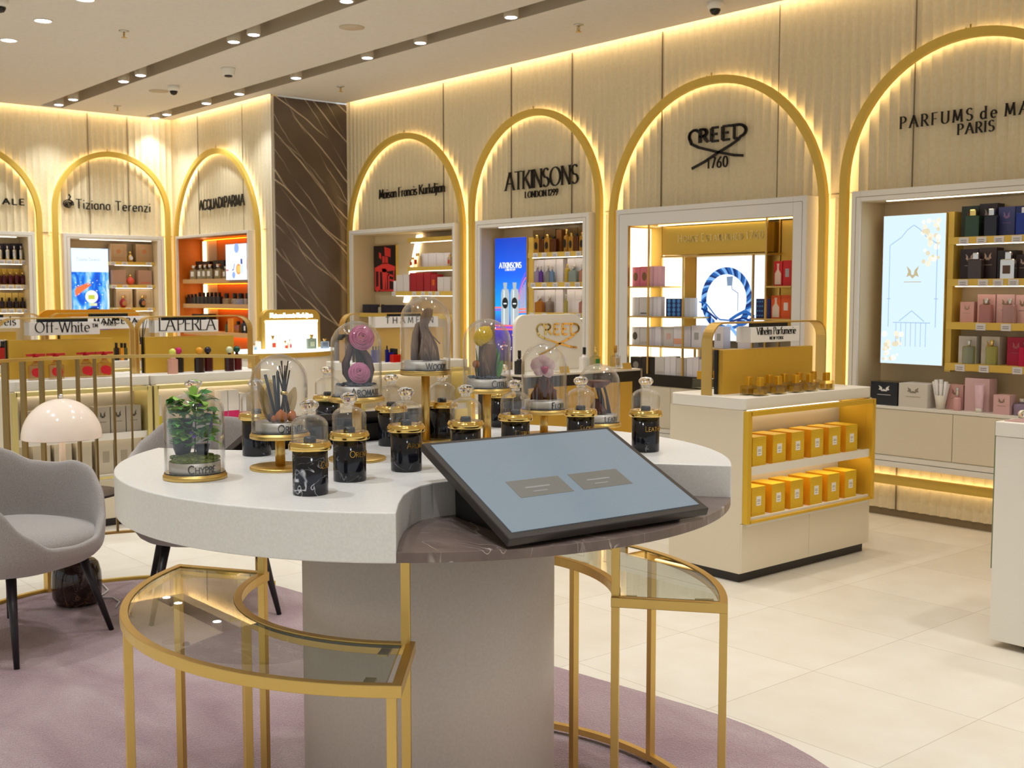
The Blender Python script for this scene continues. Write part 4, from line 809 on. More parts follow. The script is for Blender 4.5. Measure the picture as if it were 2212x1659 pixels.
# ---- starry screen cabinet (left wall)
cab, part = cabinet(FL, 4.598, 5.781, 4.671, 5.705, 2.135, 'white wall cabinet with starry blue screen and beige boxes', strip=(4.8, 5.64))
TXq = lambda q: 140 + q / 9.217
TYq = lambda q: 500 + q / 9.217
ta0 = FL.px(TXq(935), 600, .1)[0]; sh = [FL.px(TXq(1500), TYq(q), .10)[1] for q in (608, 1062, 1515)]
for z, tg in zip(sh, ((965, 1200, 1675), (975, 1200, 1685), (1000, 1250, 1680))): shelf(FL, part, ta0, 5.70, z, .10, th=.04, tags=[TXq(q) for q in tg], light=True)
t = NT('starry picture'); co = t.n('TexCoord'); nz = t.n('TexNoise', Scale=3.2, Detail=3.0, Distortion=1.0); t.l(co.outputs['Generated'], nz.inputs['Vector']); t.l(t.ramp(nz.outputs[0], [(.3, '#0a28c0'), (.46, '#0a70e8'), (.56, '#58b8f8'), (.68, '#e8f4f0')]), t.b.inputs['Emission Color']); t.b.inputs['Emission Strength'].default_value = .9; t.b.inputs['Base Color'].default_value = (0, 0, 0, 1)
o, art, fx, asp = screen(FL, 4.742, 5.181, 1.05, 2.036, .2, .295, 'tall starry blue screen with white header and round bottle', t.m, LACQ)
mb = MB(); flat(mb, [(.01, .72), (.99, .72), (.99, .995), (.01, .995)], fx, 1); art(mb, emi('#e2f0fb', 1.0), 'header_picture')
mb = MB(); q = .36; write(mb, 'Tiziana Terenzi', lambda x, y, hh: fx(.14 + x * .078, .85 + y * .036, .001 + hh * .01), thick=.1, thin=.08, serif=0, sp=.14); art(mb, emi('#a8b4c8', .8), 'lettering')
mb = MB()
def disc(mb, x, y, r, fx, lay, mi, n=22): flat(mb, [(x + r * math.cos(2 * PI * k / n), y + r * asp * math.sin(2 * PI * k / n)) for k in range(n)], fx, lay, mi)
disc(mb, .56, .17, .3, fx, 1, 2); flat(mb, [(.3, .05), (.36, .2), (.28, .2), (.24, .08)], fx, 2, 3); flat(mb, [(.84, .06), (.76, .22), (.84, .2), (.9, .1)], fx, 2, 3)
disc(mb, .56, .17, .18, fx, 3, 4); disc(mb, .56, .17, .16, fx, 4, 0); disc(mb, .56, .165, .1, fx, 5, 1); flat(mb, [(.46, .32), (.66, .32), (.66, .355), (.46, .355)], fx, 4, 0); disc(mb, .52, .43, .17, fx, 2, 5); flat(mb, [(.43, .4), (.6, .4), (.6, .45), (.43, .45)], fx, 3, 6)
for i in range(5): a_ = .1 + .07 * i; flat(mb, [(.1 + .05 * i, .42 + .02 * i), (.2 + .08 * i, .52 + .012 * i), (.14 + .07 * i, .55 + .012 * i), (.08 + .03 * i, .5)], fx, 2, 7)
for i in range(46): disc(mb, .04 + .92 * R.random(), .03 + .6 * R.random(), .006 + .012 * R.random(), fx, 6, 1, 6)
art(mb, [emi('#d8e0b0', .9), emi('#ffffff', 1), emi('#1c3a78', .6), emi('#90a8e0', .9), emi('#38502a', .7), emi('#f0f4e8', 1), emi('#c8d048', .9), emi('#ff7848', .95)], 'bottle_picture')
tx = lambda p, vt, desc, sp: ('c', TXq(p[0]), TXq(p[1]), TYq(vt), desc, sp); tb = lambda p, vt, desc, sp: ('b', TXq(p[0]), TXq(p[1]), TYq(vt), desc, sp)
TB = mat('#b89a74', .45, .15); TB2 = mat('#b58f78', .5); TB3 = mat('#cdb592', .5); FRM = ('frame', mat('#c98a5c', .4, .5))
st = lambda s: f'on the {s} shelf beside the starry screen'
rowgoods(FL, sh[0], [tx((948, 1275), 248, 'beige box with copper frame', (TB, FRM)), tx((1450, 1782), 256, 'beige box with copper frame', (TB, FRM))], st('top'), 'boxes beside the starry screen', .14)
rowgoods(FL, sh[0], [tb((1300, 1418), 380, 'round gold bottle with gold cap', ('orb', mat('#c8a050', .25, .8), PGOLD, ('oval', WB), .3))], st('top'), 'bottles beside the starry screen', .115)
rowgoods(FL, sh[1], [tx((970, 1245), 770, 'rosy beige box with blue line', (TB2, ('line', mat('#8a9aa8', .5)))), tx((1487, 1762), 775, 'rosy beige box with red line', (TB2, ('line', mat('#e06048', .5))))], st('middle'), 'boxes beside the starry screen', .14)
rowgoods(FL, sh[1], [tb((1285, 1432), 850, 'coral red bottle with wide gold cap', ('orb', mat('#e0543c', .3), PGOLD, None, .22))], st('middle'), 'bottles beside the starry screen', .115)
rowgoods(FL, sh[2], [tx((1035, 1362), 1150, 'light beige box', (TB3, ('frame', mat('#b89868', .4)))), tx((1440, 1774), 1150, 'light beige box', (TB3, ('frame', mat('#b89868', .4))))], st('lower'), 'boxes beside the starry screen', .16)
rowgoods(FL, sh[2], [tb((1132, 1268), 1270, 'crimson round bottle with gold cap', ('orb', mat('#a00c20', .15), PGOLD, ('oval', mat('#d8b070', .3, .8)), .25)), tb((1518, 1650), 1270, 'black round bottle with gold cap', ('orb', mat('#17131c', .15), PGOLD, ('oval', mat('#d8b070', .3, .8)), .25))], st('lower'), 'bottles beside the starry screen', .11)
# ---- cabinet of silver bottles (left edge)
cab, part = cabinet(FL, 2.9, 4.284, 2.96, 4.21, 2.135, 'white wall cabinet of silver and dark red bottles cut by the left edge', strip=(3.1, 4.1))
LXq = lambda q: q / 11.06
LYq = lambda q: 490 + q / 11.06
sh = [FL.px(30, LYq(q), .10)[1] for q in (782, 1378)] + [FL.px(30, 640 + 292 / 11.06, .10)[1]]
for z in sh: shelf(FL, part, 2.97, 4.2, z, .10, th=.05, tags=[LXq(q) for q in ((60, 232, 410, 590) if z == sh[0] else (75, 250, 435, 610))], light=True)
lx = lambda p, vt, desc, sp: ('c', LXq(p[0]), LXq(p[1]), vt, desc, sp); lb = lambda p, vt, desc, sp: ('b', LXq(p[0]), LXq(p[1]), vt, desc, sp)
sl = lambda s: f'on the {s} shelf at the left edge'
rowgoods(FL, sh[0], [lb(p, LYq(455), 'tall silver bottle', ('rd', SIL2, SIL2, None, .25)) for p in ((15, 130), (200, 300), (365, 465), (525, 612))], sl('top'), 'silver bottles at the left edge', .115)
rowgoods(FL, sh[0], [lx(p, LYq(400), 'black violet carton', (mat('#1c1626', .4), None)) for p in ((10, 150), (155, 312), (318, 480), (486, 632))], sl('top'), 'black cartons at the left edge', .19)
DRD = glasscol('#5a0a1c', .3)
rowgoods(FL, sh[1], [lb(p, LYq(1085), 'dark red bottle with gold cap', ('rd', DRD, PGOLD, None, .2)) for p in ((0, 78), (92, 215), (240, 370), (390, 512), (530, 660))], sl('middle'), 'dark red bottles at the left edge', .115)
GC = mat('#b8963c', .4, .5)
rowgoods(FL, sh[1], [lx(p, LYq(1000), 'olive gold carton', (GC, None)) for p in ((0, 75), (80, 215), (220, 352), (356, 500), (505, 650))], sl('middle'), 'gold cartons at the left edge', .19)
rowgoods(FL, sh[2], [lb(p, 640 + 30 / 11.06, 'dark plum bottle', ('rd', mat('#22101c', .2), BLACK, None, .3)) for p in ((30, 150), (195, 335), (360, 495), (520, 640))], sl('lower'), 'dark plum bottles at the left edge', .115)
rowgoods(FL, sh[2], [lx(p, LYq(1575), 'pale gold carton', (mat('#d8b860', .4, .4), None)) for p in ((10, 150), (156, 300), (312, 455), (465, 610))], sl('lower'), 'pale gold cartons at the left edge', .19)
# ---- amber shelving (short wall)
cab, part = cabinet(FA, -13.073, -11.247, -13.037, -11.274, 2.16, 'slim white framed wall shelving with amber leather interior', inner=ORANGE, back=ORANGE)
AXq = lambda q: 370 + q / 8.73
AYq = lambda q: 490 + q / 8.73
s1, s2 = FA.px(430, AYq(985), .06)[1], FA.px(450, AYq(1455), .06)[1]; s3 = FA.px(450, 640 + 665 / 8.733, .06)[1]
for z in (s1, s2, s3): shelf(FA, part, -13.03, -11.28, z, .06, .29, .05, WOODL, light=False)
av = FA.px(441, 540, .27)[0]
mb = MB()
for z0, z1 in ((s1 + .02, 2.13), (s2 + .02, s1 - .06), (s3 + .02, s2 - .06), (.8, s3 - .06)): FA.box(mb, av - .022, av + .022, .262, .29, z0, z1)
part(mb, 'light_strip', mat('#fff6e0', .5, em=4, emc='#ffe0a0', name='bright back strip'))
mb = MB(); FA.box(mb, av + .03, av + .3, .285, .293, .8, 2.14); part(mb, 'pale_panel', mat('#c2a888', .5))
mb = MB()
for z in (2.14, s1 - .055, s2 - .055, s3 - .055): FA.box(mb, av + .05, -11.32, .24, .27, z - .004, z)
part(mb, 'shelf_light', mat('#ffb040', .5, em=5, emc='#ff9a20', name='amber strip light'))
o, art, fx, asp = screen(FA, FA.px(487.5, 560, .02)[0], -11.29, FA.px(510, 605, .02)[1], FA.px(510, 526.5, .02)[1], .02, .06, 'tilted bright screen with orange slice and blue bottle on amber shelving', emi('#e8eefc', 1.0), BLACK)
mb = MB(); flat(mb, [(.02, .02), (.98, .02), (.98, .22), (.5, .3), (.02, .22)], fx, 1, 0); disc(mb, .58, .3, .11, fx, 2, 1); disc(mb, .59, .3, .08, fx, 3, 2); flat(mb, [(.66, .18), (.8, .18), (.8, .4), (.76, .44), (.7, .44), (.66, .4)], fx, 3, 3); flat(mb, [(.68, .44), (.76, .44), (.75, .58), (.68, .58)], fx, 4, 4); disc(mb, .5, .88, .1, fx, 1, 5); flat(mb, [(.93, .3), (.98, .28), (.98, .6), (.94, .55)], fx, 2, 6); disc(mb, .36, .14, .07, fx, 2, 5); flat(mb, [(.02, .26), (.12, .26), (.14, .29), (.02, .3)], fx, 2, 7); fline(mb, [(.3, .27), (.36, .3), (.4, .45)], .012, fx, 2, 4)
art(mb, [emi('#f4f2f2', 1), emi('#ff9030', 1), emi('#ffc060', 1), emi('#cfe0f8', 1), emi('#2048a8', .8), emi('#90b0f0', .9), emi('#f0b890', .9), emi('#e06040', .9)], 'still_life_picture')
ax = lambda p, vt, desc, sp: ('c', AXq(p[0]), AXq(p[1]), AYq(vt), desc, sp); ab = lambda p, vt, desc, sp: ('b', AXq(p[0]), AXq(p[1]), AYq(vt), desc, sp)
wa = lambda s: f'on the {s} amber shelf'
rowgoods(FA, s1, [ab(p, t_, 'clear square bottle with cream label and silver cap', ('sh', glasscol('#d8c898', .6), SIL2, ('p', PAPER), .2)) for p, t_ in (((362, 466), 725), ((495, 580), 715), ((586, 662), 712), ((672, 768), 705), ((820, 925), 700), ((975, 1040), 740))], wa('top'), 'clear bottles in the amber shelving', .09)
rowgoods(FA, s1, [ax(p, t_, 'black carton', (mat('#14110f', .4), None)) for p, t_ in (((478, 605), 650), ((610, 740), 648), ((810, 920), 632), ((925, 1015), 630))], wa('top'), 'black cartons in the amber shelving', .18)
BKB = mat('#121114', .2)
rowgoods(FA, s2, [ab(p, t_, d_, sp) for p, t_, d_, sp in [((270 + 66 * i, 328 + 66 * i), 1275 - 5 * min(i, 3), 'black glass bottle', ('sq', BKB, BLACK, None, .3)) for i in range(3)] + [((478 + 74 * i, 540 + 74 * i), 1235, 'tall black bottle with silver edge', ('sq', mat('#1d1c22', .25), BLACK, None, .35)) for i in range(6)]] +
         [ab(p, 1250, 'clear bottle with tall black cap', ('sq', glasscol('#cfc6a0', .7), BLACK, None, .48)) for p in ((965, 1060), (1120, 1215), (1220, 1345), (1360, 1425))], wa('middle'), 'black bottles in the amber shelving', .09)
a6 = lambda p, vt, desc, sp, ty='b': (ty, 360 + p[0] / 8.733, 360 + p[1] / 8.733, 640 + vt / 8.733, desc, sp)
rowgoods(FA, s3, [a6((480, 640), 335, 'black carton', (mat('#1a1512', .4), None), 'c'), a6((650, 800), 330, 'black carton', (mat('#1a1512', .4), None), 'c'), a6((1095, 1140), 470, 'green glass bottle with black cap', ('sq', glasscol('#3a6a4a', .4), BLACK, None, .3)), a6((1150, 1210), 420, 'orange carton', (mat('#e08820', .45), None), 'c'), a6((1215, 1262), 415, 'orange carton', (mat('#e89020', .45), None), 'c'), a6((1270, 1350), 470, 'amber bottle with black cap', ('sq', glasscol('#c87818', .4), BLACK, None, .3)), a6((1365, 1432), 420, 'tall dark bottle', ('rd', mat('#1c1a1a', .2), BLACK, None, .3)), a6((1440, 1492), 430, 'dark bottle with white label', ('sq', mat('#1c1a1a', .2), BLACK, ('p', PAPER), .25))], 'on the lowest visible shelf of the amber shelving', 'mixed goods in the amber shelving', .10)
# ------------------------------------------------------------------ display table
TC = Vector((-2.505, 1.84, 0)); ZT = 1.06; RT = .812
VIEW = (TC - EYEV); VIEW.z = 0; VIEW.normalize()
def pol(r, deg, z=0, c=TC): return Vector((c.x + r * math.cos(math.radians(deg)), c.y + r * math.sin(math.radians(deg)), z))
tab = thing('display_table', 'large round white stone display table on a thick round pedestal', 'table', TC)
rel = lambda p: (p.x - TC.x, p.y - TC.y)
def cutedge(rot):   # inner boundary of the lowered sector, from -41 to 37 degrees
    pr = [(RT, -41), (.70, -41.5), (.60, -41.6), (.53, -40.6), (.48, -38.5), (.445, -35), (.425, -30), (.40, -20), (.385, -8), (.385, 4), (.40, 16), (.425, 26), (.445, 31), (.48, 34.5), (.53, 36.3), (.60, 37), (.70, 37), (RT, 37)]
    return [(r * math.cos(math.radians(a + rot)), r * math.sin(math.radians(a + rot))) for r, a in pr]
arc_ = lambda a0, a1, r, n: [(r * math.cos(math.radians(a0 + (a1 - a0) * i / n)), r * math.sin(math.radians(a0 + (a1 - a0) * i / n))) for i in range(1, n)]
outline = cutedge(0) + arc_(37, 139, RT, 40) + cutedge(180) + arc_(217, 319, RT, 40)
mb = MB(); mb.prism(outline, .955, ZT); mb.build('tabletop', STONE, tab, bev=.003)
for rot in (0, 180):
    e = cutedge(rot); pts = [(x * 1.0, y * 1.0) for x, y in e] + list(reversed(arc_(-41 + rot, 37 + rot, RT, 30))); mb = MB(); mb.prism([(x * .9985, y * .9985) for x, y in pts], .956, .978); lab(mb.build('stone_shelf', GREYM, tab, bev=.0015), 'lowered shelf of grey brown veined stone')
mb = MB(); mb.lathe([(.344, .0125), (.344, .955)], seg=72); mb.build('pedestal', speckled('warm grey composite stone', '#cdbfb2', '#d3c6b9', .4, 140), tab)
# ---- touch screens on the lowered shelves
def kiosk(rot, label):
    o = thing('touch_screen', label, 'touch screen', (TC.x, TC.y, .978), math.radians(rot))
    q = .957; A, B, C_, D_ = Vector((.788, -.368, 0)) * q, Vector((.833, .233, 0)) * q, Vector((.403, .354, 0)) * q, Vector((.37, -.288, 0)) * q
    A.z = B.z = .026; C_.z = D_.z = .172; ex = (B - A).normalized(); ey = (D_ - A).normalized(); n = ex.cross(ey).normalized(); W_ = (B - A).length; H_ = ((D_ - A).length + (C_ - B).length) / 2
    m = lambda x, y, z: tuple(A + ex * x + ey * y + n * z)
    mb = MB(); mb.box(0, W_, 0, H_, -.02, 0, fn=m); lab(mb.build('bezel', mat('#3b3531', .35, .3, name='black bezel'), o, bev=.003), 'black screen housing')
    mb = MB(); mb.box(.018, W_ - .018, .02, H_ - .016, .0002, .0016, fn=m); mb.build('glass_panel', mat('#6f7b84', .12, em=.16, emc='#a9bccb', name='lit screen glass'), o)
    mb = MB()
    for x0, x1 in ((.2, .46), (.51, .77)): mb.box(W_ * x0, W_ * x1, H_ * .33, H_ * .5, .0017, .0022, fn=m)
    mb.build('tile_graphic', mat('#6b6963', .3, em=.1, emc='#8f8c84', name='grey tiles'), o)
    mb = MB()
    for x0 in (.26, .57): mb.box(W_ * x0, W_ * (x0 + .12), H_ * .41, H_ * .425, .0023, .0026, fn=m); mb.box(W_ * (x0 + .02), W_ * (x0 + .09), H_ * .37, H_ * .38, .0023, .0026, fn=m)
    mb.build('tile_caption', mat('#8b8a86', .3, em=.15, name='caption grey'), o)
    mb = MB(); k0, k1 = .07, W_ - .07
    for x0, x1 in ((k0, k0 + .02), (k1 - .02, k1)):
        p = [A + ex * x0 + ey * .03, A + ex * x0 + ey * (H_ - .05)]; p2 = [v + ex * (x1 - x0) for v in p]
        vs = [v - n * .021 for v in p] + [Vector((p[1].x, p[1].y, .001)), Vector((p[0].x, p[0].y, .001))]; vs2 = [v - n * .021 for v in p2] + [Vector((p2[1].x, p2[1].y, .001)), Vector((p2[0].x, p2[0].y, .001))]
        mb.add(vs + vs2, [(0, 1, 2, 3), (7, 6, 5, 4), (0, 4, 5, 1), (1, 5, 6, 2), (2, 6, 7, 3), (3, 7, 4, 0)])
    p = A + ex * k0 + ey * (H_ - .07); p2 = A + ex * k1 + ey * (H_ - .07); vs = [p - n * .021, p2 - n * .021, Vector((p2.x, p2.y, .001)), Vector((p.x, p.y, .001))]; off = ey * .02; off.z = 0
    mb.add(vs + [v + off for v in vs], [(0, 1, 2, 3), (7, 6, 5, 4), (0, 4, 5, 1), (1, 5, 6, 2), (2, 6, 7, 3), (3, 7, 4, 0)])
    mb.build('stand', BLACK, o)
kiosk(0, 'tilted black framed touch screen showing two grey tiles'); kiosk(180, 'black touch screen seen from behind among the jars')
# ---- glass seats
def seat(a0, a1, label):
    o = thing('glass_stool', label, 'stool', TC, 0, 'curved glass stools at the display table'); ZS, ro, ri, t = .70, .808, .503, .021; N_ = 26
    ang = lambda i: math.radians(a0 + (a1 - a0) * i / N_); P_ = lambda r, a: (r * math.cos(a), r * math.sin(a), ZS - t / 2)
    mb = MB(); ca, cb = ro - t / 2, ri + t / 2; loop = [P_(ca, ang(i)) for i in range(N_ + 1)] + [P_(cb, ang(N_ - i)) for i in range(N_ + 1)]
    mb.sweep(loop, [(-t / 2, -t / 2 - .006), (t / 2, -t / 2 - .006), (t / 2, t / 2), (-t / 2, t / 2)], True); mb.build('seat_frame', GOLD, o, bev=.0015)
    g0, g1 = ro - t - .001, ri + t + .001; da = .024 / .65
    pts = [(g0 * math.cos(a), g0 * math.sin(a)) for a in [math.radians(a0) + da * .85 + (math.radians(a1 - a0) - 1.7 * da) * i / N_ for i in range(N_ + 1)]] + [(g1 * math.cos(a), g1 * math.sin(a)) for a in [math.radians(a1) - da * 1.15 - (math.radians(a1 - a0) - 2.3 * da) * i / N_ for i in range(N_ + 1)]]
    mb = MB(); mb.add([(x, y, ZS - .003) for x, y in pts], [tuple(range(len(pts)))], 0); n = len(pts)
    mb.add([(x, y, ZS - .003) for x, y in pts] + [(x, y, ZS - .011) for x, y in pts], [(i, (i + 1) % n, n + (i + 1) % n, n + i) for i in range(n)], 1); mb.build('seat_glass', [SEATG, GEDGE], o)
    def leg(r, deg, z1, nm='leg'):
        a = math.radians(deg); mb = MB(); h = .0105; fn = lambda x, y, z: (r * math.cos(a) + x * math.cos(a) - y * math.sin(a), r * math.sin(a) + x * math.sin(a) + y * math.cos(a), z)
        mb.box(-h, h, -h, h, .03, z1, fn=fn); q = mb.build(nm, GOLD, o, bev=.001)
        mb = MB(); mb.lathe([(.008, .0), (.01, .01), (.004, .02)], (r * math.cos(a), r * math.sin(a), .0125), 10); mb.build('foot', DARK, q); return q
    m1 = a0 + (a1 - a0) * .5; e = math.degrees(.0105 / .8); e2 = math.degrees(.0105 / .5); zz = ZS - t - .0045
    for r, d, z in ((ca, a0 + e, zz), (ca, a1 - e, zz), (ca, a0 + (a1 - a0) * .42, zz), (cb, m1 - 6, zz)): leg(r, d, z)
    for d in (a0 + e2, a1 - e2): leg(cb, d, .954, 'tall_post')
    mb = MB(); mb.sweep([(ca * math.cos(ang(i)), ca * math.sin(ang(i)), .034) for i in range(N_ + 1)], [(-.0105, -.0105), (.0105, -.0105), (.0105, .0105), (-.0105, .0105)]); mb.build('foot_rail', GOLD, o)
    for r, d in ((ca - .05, a0 + 5), (ca - .05, a1 - 5), (cb + .03, a0 + 6), (cb + .03, a1 - 6), (cb + .02, m1 - 6)):
        a = math.radians(d); mb = MB(); mb.box(-.025, .025, -.012, .012, ZS - .018, ZS - .0125, fn=lambda x, y, z: (r * math.cos(a) + x * math.cos(a) - y * math.sin(a), r * math.sin(a) + x * math.sin(a) + y * math.cos(a), z)); mb.build('bracket', mat('#b8a878', .3, .8), o)
seat(211.5, 318.8, 'curved glass topped brass stool nearest the camera'); seat(37, 146, 'curved glass topped brass stool under the touch screen side')
# ---- rug
P_ = []
c1, r1, c2, r2 = Vector((-5.0, 2.035)), .82, Vector((-2.5, 1.9)), 1.24
def hull():
    d = c2 - c1; L = d.length; b = math.atan2(d.y, d.x); g = math.acos((r1 - r2) / L); pts = []
    for i in range(41): a = b + g + (2 * PI - 2 * g) * i / 40; pts.append((c1.x + r1 * math.cos(a), c1.y + r1 * math.sin(a)))
    for i in range(41): a = b - g + 2 * g * i / 40; pts.append((c2.x + r2 * math.cos(a), c2.y + r2 * math.sin(a)))
    return pts
t = NT('mauve pile'); co = t.coord(); n1 = t.n('TexNoise', Scale=1.6, Detail=5.0, Distortion=.8); mp = t.n('Mapping'); mp.inputs['Scale'].default_value = (1, 2.2, 1); mp.inputs['Rotation'].default_value = (0, 0, -.7); t.l(co, mp.inputs[0]); t.l(mp.outputs[0], n1.inputs['Vector'])
n2 = t.n('TexNoise', Scale=260.0, Detail=2.0); t.l(co, n2.inputs['Vector']); mx = t.n('MixRGB', blend_type='MULTIPLY'); mx.inputs[0].default_value = .8
t.l(t.ramp(n1.outputs[0], [(.3, '#a8858a'), (.5, '#b99a9c'), (.72, '#cbb2b0')]), mx.inputs[1]); t.l(t.ramp(n2.outputs[0], [(.25, '#b0a5a8'), (.65, '#ffffff')]), mx.inputs[2]); t.l(mx.outputs[0], t.b.inputs['Base Color']); t.b.inputs['Roughness'].default_value = .95
t.b.inputs['Sheen Weight'].default_value = .4; n3 = t.n('TexNoise', Scale=140.0, Detail=3.0); t.l(co, n3.inputs['Vector']); t.bump(n3.outputs[0], .9, .012)
mb = MB(); mb.prism(hull(), 0.0005, .012)
top = hull(); mb2 = MB(); tag(mb.build('rug', t.m, bev=.006), 'mauve pink pile rug under the display table and armchair', 'rug')
# ------------------------------------------------------------------ bell jars on the table
def depth_of(p): return (p - EYEV).dot(AIM)
def on_table(u, vf, half):
    """centre and radius of a round foot whose front edge is seen at (u, vf)"""
    p = onz(u, vf, ZT); r = half * depth_of(p) / FPX; d = Vector((p.x, p.y, 0)); d.normalize(); r = half * (depth_of(p) + r) / FPX; return p + d * r, r
def at_depth(u, dep, v=940):
    p = EYEV + ray(u, v) * dep; return Vector((p.x, p.y, ZT))
DP, RB = on_table(422, 1043, 67.5); D0 = depth_of(DP)
DECO = dict(thick=.1, thin=.095, serif=0, small=.78, sp=.12)
def ringtext(s, c, r, z, size, start, m, parent, h=(.0005, .0015)):
    """lettering wrapped on a cylinder; start: degrees to the right of the direction to the camera"""
    a0 = math.atan2(-c.y, -c.x) + math.radians(start)
    mb = MB(); write(mb, s, lambda x, y, hh: ((r + hh) * math.cos(a0 + x * size / r), (r + hh) * math.sin(a0 + x * size / r), z + y * size), h=h, **DECO)
    return mb.build('lettering', m, parent)
def dome_prof(r, H, cap): return [(r, 0), (r, H - cap)] + [(r * math.cos(PI / 2 * i / 10), H - cap + cap * math.sin(PI / 2 * i / 10)) for i in range(1, 11)]
BANDM = brushed('band nickel', '#cfc8bd', .5, (1, 1, 1)); LETB = mat('#1f1a18', .4, name='black lettering'); LETG = mat('#d2a24a', .3, .9, name='gold lettering')
SHOW = {}
def show(word, c, half_dome, vtop, vplate, start, desc, base_half=None, knob=False):
    """a bell jar on a brass foot; c = centre of the foot on the table top"""
    rd = half_dome * depth_of(Vector((c.x, c.y, 1.2))) / FPX; o = thing('bell_jar', desc, 'bell jar', c, 0, 'scent bell jars on brass stands'); zb = 0
    rp = RB
    if vplate:
        f = c - Vector((c.x, c.y, 0)).normalized() * rp; zb = zat(f.x, f.y, vplate) - ZT
        mb = MB(); mb.lathe([(rp * 1.02, 0), (rp * 1.02, .006), (rp * .99, .008)], seg=48); mb.build('foot', GOLD, o)
        mb = MB(); mb.lathe([(.0125, .008), (.0125, zb)], seg=20); mb.build('pole', GOLD, o)
    mb = MB(); mb.lathe([(rp * .97, zb), (rp, zb + .001), (rp, zb + .009), (rp * .97, zb + .0105), (rd + .002, zb + .011), (rd + .002, zb + .014)], seg=48); mb.build('plate', GOLD, o)
    rb = rd * .86; z0 = zb + .014; hb = .028
    mb = MB(); mb.lathe([(rb * .98, z0), (rb, z0 + .002), (rb, z0 + hb), (rb * .985, z0 + hb), (rb * .985, z0 + hb - .003)], seg=48); mb.build('name_band', BANDM, o)
    ringtext(word, c, rb, z0 + .005, .019, start, LETB, o)
    ztop = zat(c.x, c.y, vtop) - ZT; mb = MB(); H = ztop - z0 - (.03 if knob else 0)
    pr = dome_prof(rd, H, rd * .95)
    if knob: pr = [(rd, 0), (rd, H - rd * .75)] + [(rd * math.cos(PI / 2 * i / 9), H - rd * .75 + rd * .62 * math.sin(PI / 2 * i / 9)) for i in range(1, 8)] + [(.016, H - rd * .1), (.011, H - rd * .04)]
    mb.openlathe(pr, (0, 0, z0), 56); mb.openlathe([(max(.004, r_ - .0028), z_ - (.0028 if i_ > 1 else 0)) for i_, (r_, z_) in enumerate(pr)], (0, 0, z0), 56); g = mb.build('glass_dome', GLASS, o)
    mb = MB(); mb.lathe([(rd - .0015, 0), (rd + .001, .0), (rd + .001, .0025), (rd - .0015, .0025)], (0, 0, z0), 48); mb.build('glass_rim', SGLASS, g)
    if knob: mb = MB(); mb.lathe([(.011, H - rd * .06), (.012, H), (.021, H + .01), (.02, H + .016), (.01, H + .021), (0, H + .022)], (0, 0, z0), 28); mb.build('knob', SGLASS, g)
    SHOW[word] = (c, ZT + z0 + hb, rb, ztop - z0 - hb); return o
show('Chypre', DP, 63.5, 812, None, -15, 'knobbed glass bell jar of green herbs standing low on its brass disc', knob=True)
c, _ = on_table(606, 1022, 65); show('Oriental', c, 60, 765, 953, -4, 'glass bell jar of black vanilla pods on a short brass stand')
c, _ = on_table(772, 1003, 67); show('Aromatic', c, 54.5, 693, 872, -14, 'glass bell jar of pink roses on a brass stand')
show('Woody', at_depth(920, FPX * RB / 54.5), 53.5, 639, 813, 1, 'tallest glass bell jar of driftwood on a brass stand')
show('Citrus', at_depth(1052, D0 * 63.5 / 51.5), 51.5, 688, 852, 14, 'glass bell jar of a yellow lemon and log on a brass stand')
show('Floral', at_depth(1175, D0 * 63.5 / 49), 49, 740, 898, 24, 'glass bell jar of pink orchid on a brass stand')
show('Leather', at_depth(1293, D0 * 63.5 / 45.5), 45.5, 785, None, 20, 'low glass bell jar of brown hide behind the touch screen corner')
# ------------------------------------------------------------------ marble testers
c2_, rj = on_table(671, 1073, 38); dj = depth_of(c2_)
HB = zat(c2_.x, c2_.y, 965) - ZT; HK = zat(c2_.x, c2_.y, 862) - ZT - HB
def tester_parts(o):
    mb = MB(); mb.lathe([(rj * .97, 0), (rj, .003), (rj, HB - .002)], seg=48); mb.build('marble_base', JARM, o)
    k = rj * 46 / 38; mb = MB(); mb.lathe([(rj * .9, HB - .008), (k * .97, HB - .006), (k, HB - .004), (k, HB + .006), (k * .97, HB + .007), (k * .95, HB + .010), (k * .93, HB + .012), (k * .55, HB + .0125), (k * .5, HB + .009), (.012, HB + .008)], seg=48); mb.build('brass_collar', PGOLD, o)
    mb = MB(); mb.lathe([(.014, HB + .008), (.014, HB + .018), (.012, HB + .0225), (0, HB + .023)], seg=20); mb.build('tester_stub', BLACK, o)
    rg = k * .86; H = HK - .012 - .03
    pr = [(rg, 0), (rg, H - rg * .72)] + [(rg * math.cos(PI / 2 * i / 9), H - rg * .72 + rg * .64 * math.sin(PI / 2 * i / 9)) for i in range(1, 8)] + [(.016, H - rg * .07), (.0115, H - rg * .02)]
    mb = MB(); mb.openlathe(pr, (0, 0, HB + .0125), 44); mb.openlathe([(max(.004, r_ - .0022), z_ - (.0022 if i_ > 1 else 0)) for i_, (r_, z_) in enumerate(pr)], (0, 0, HB + .0125), 44); g = mb.build('glass_cover', GLASS, o)
    mb = MB(); mb.lathe([(.0115, H - rg * .04), (.012, H + .003), (.0175, H + .009), (.021, H + .015), (.0205, H + .02), (.014, H + .0265), (0, H + .029)], (0, 0, HB + .0125), 26); mb.build('knob', SGLASS, g)
proto = None
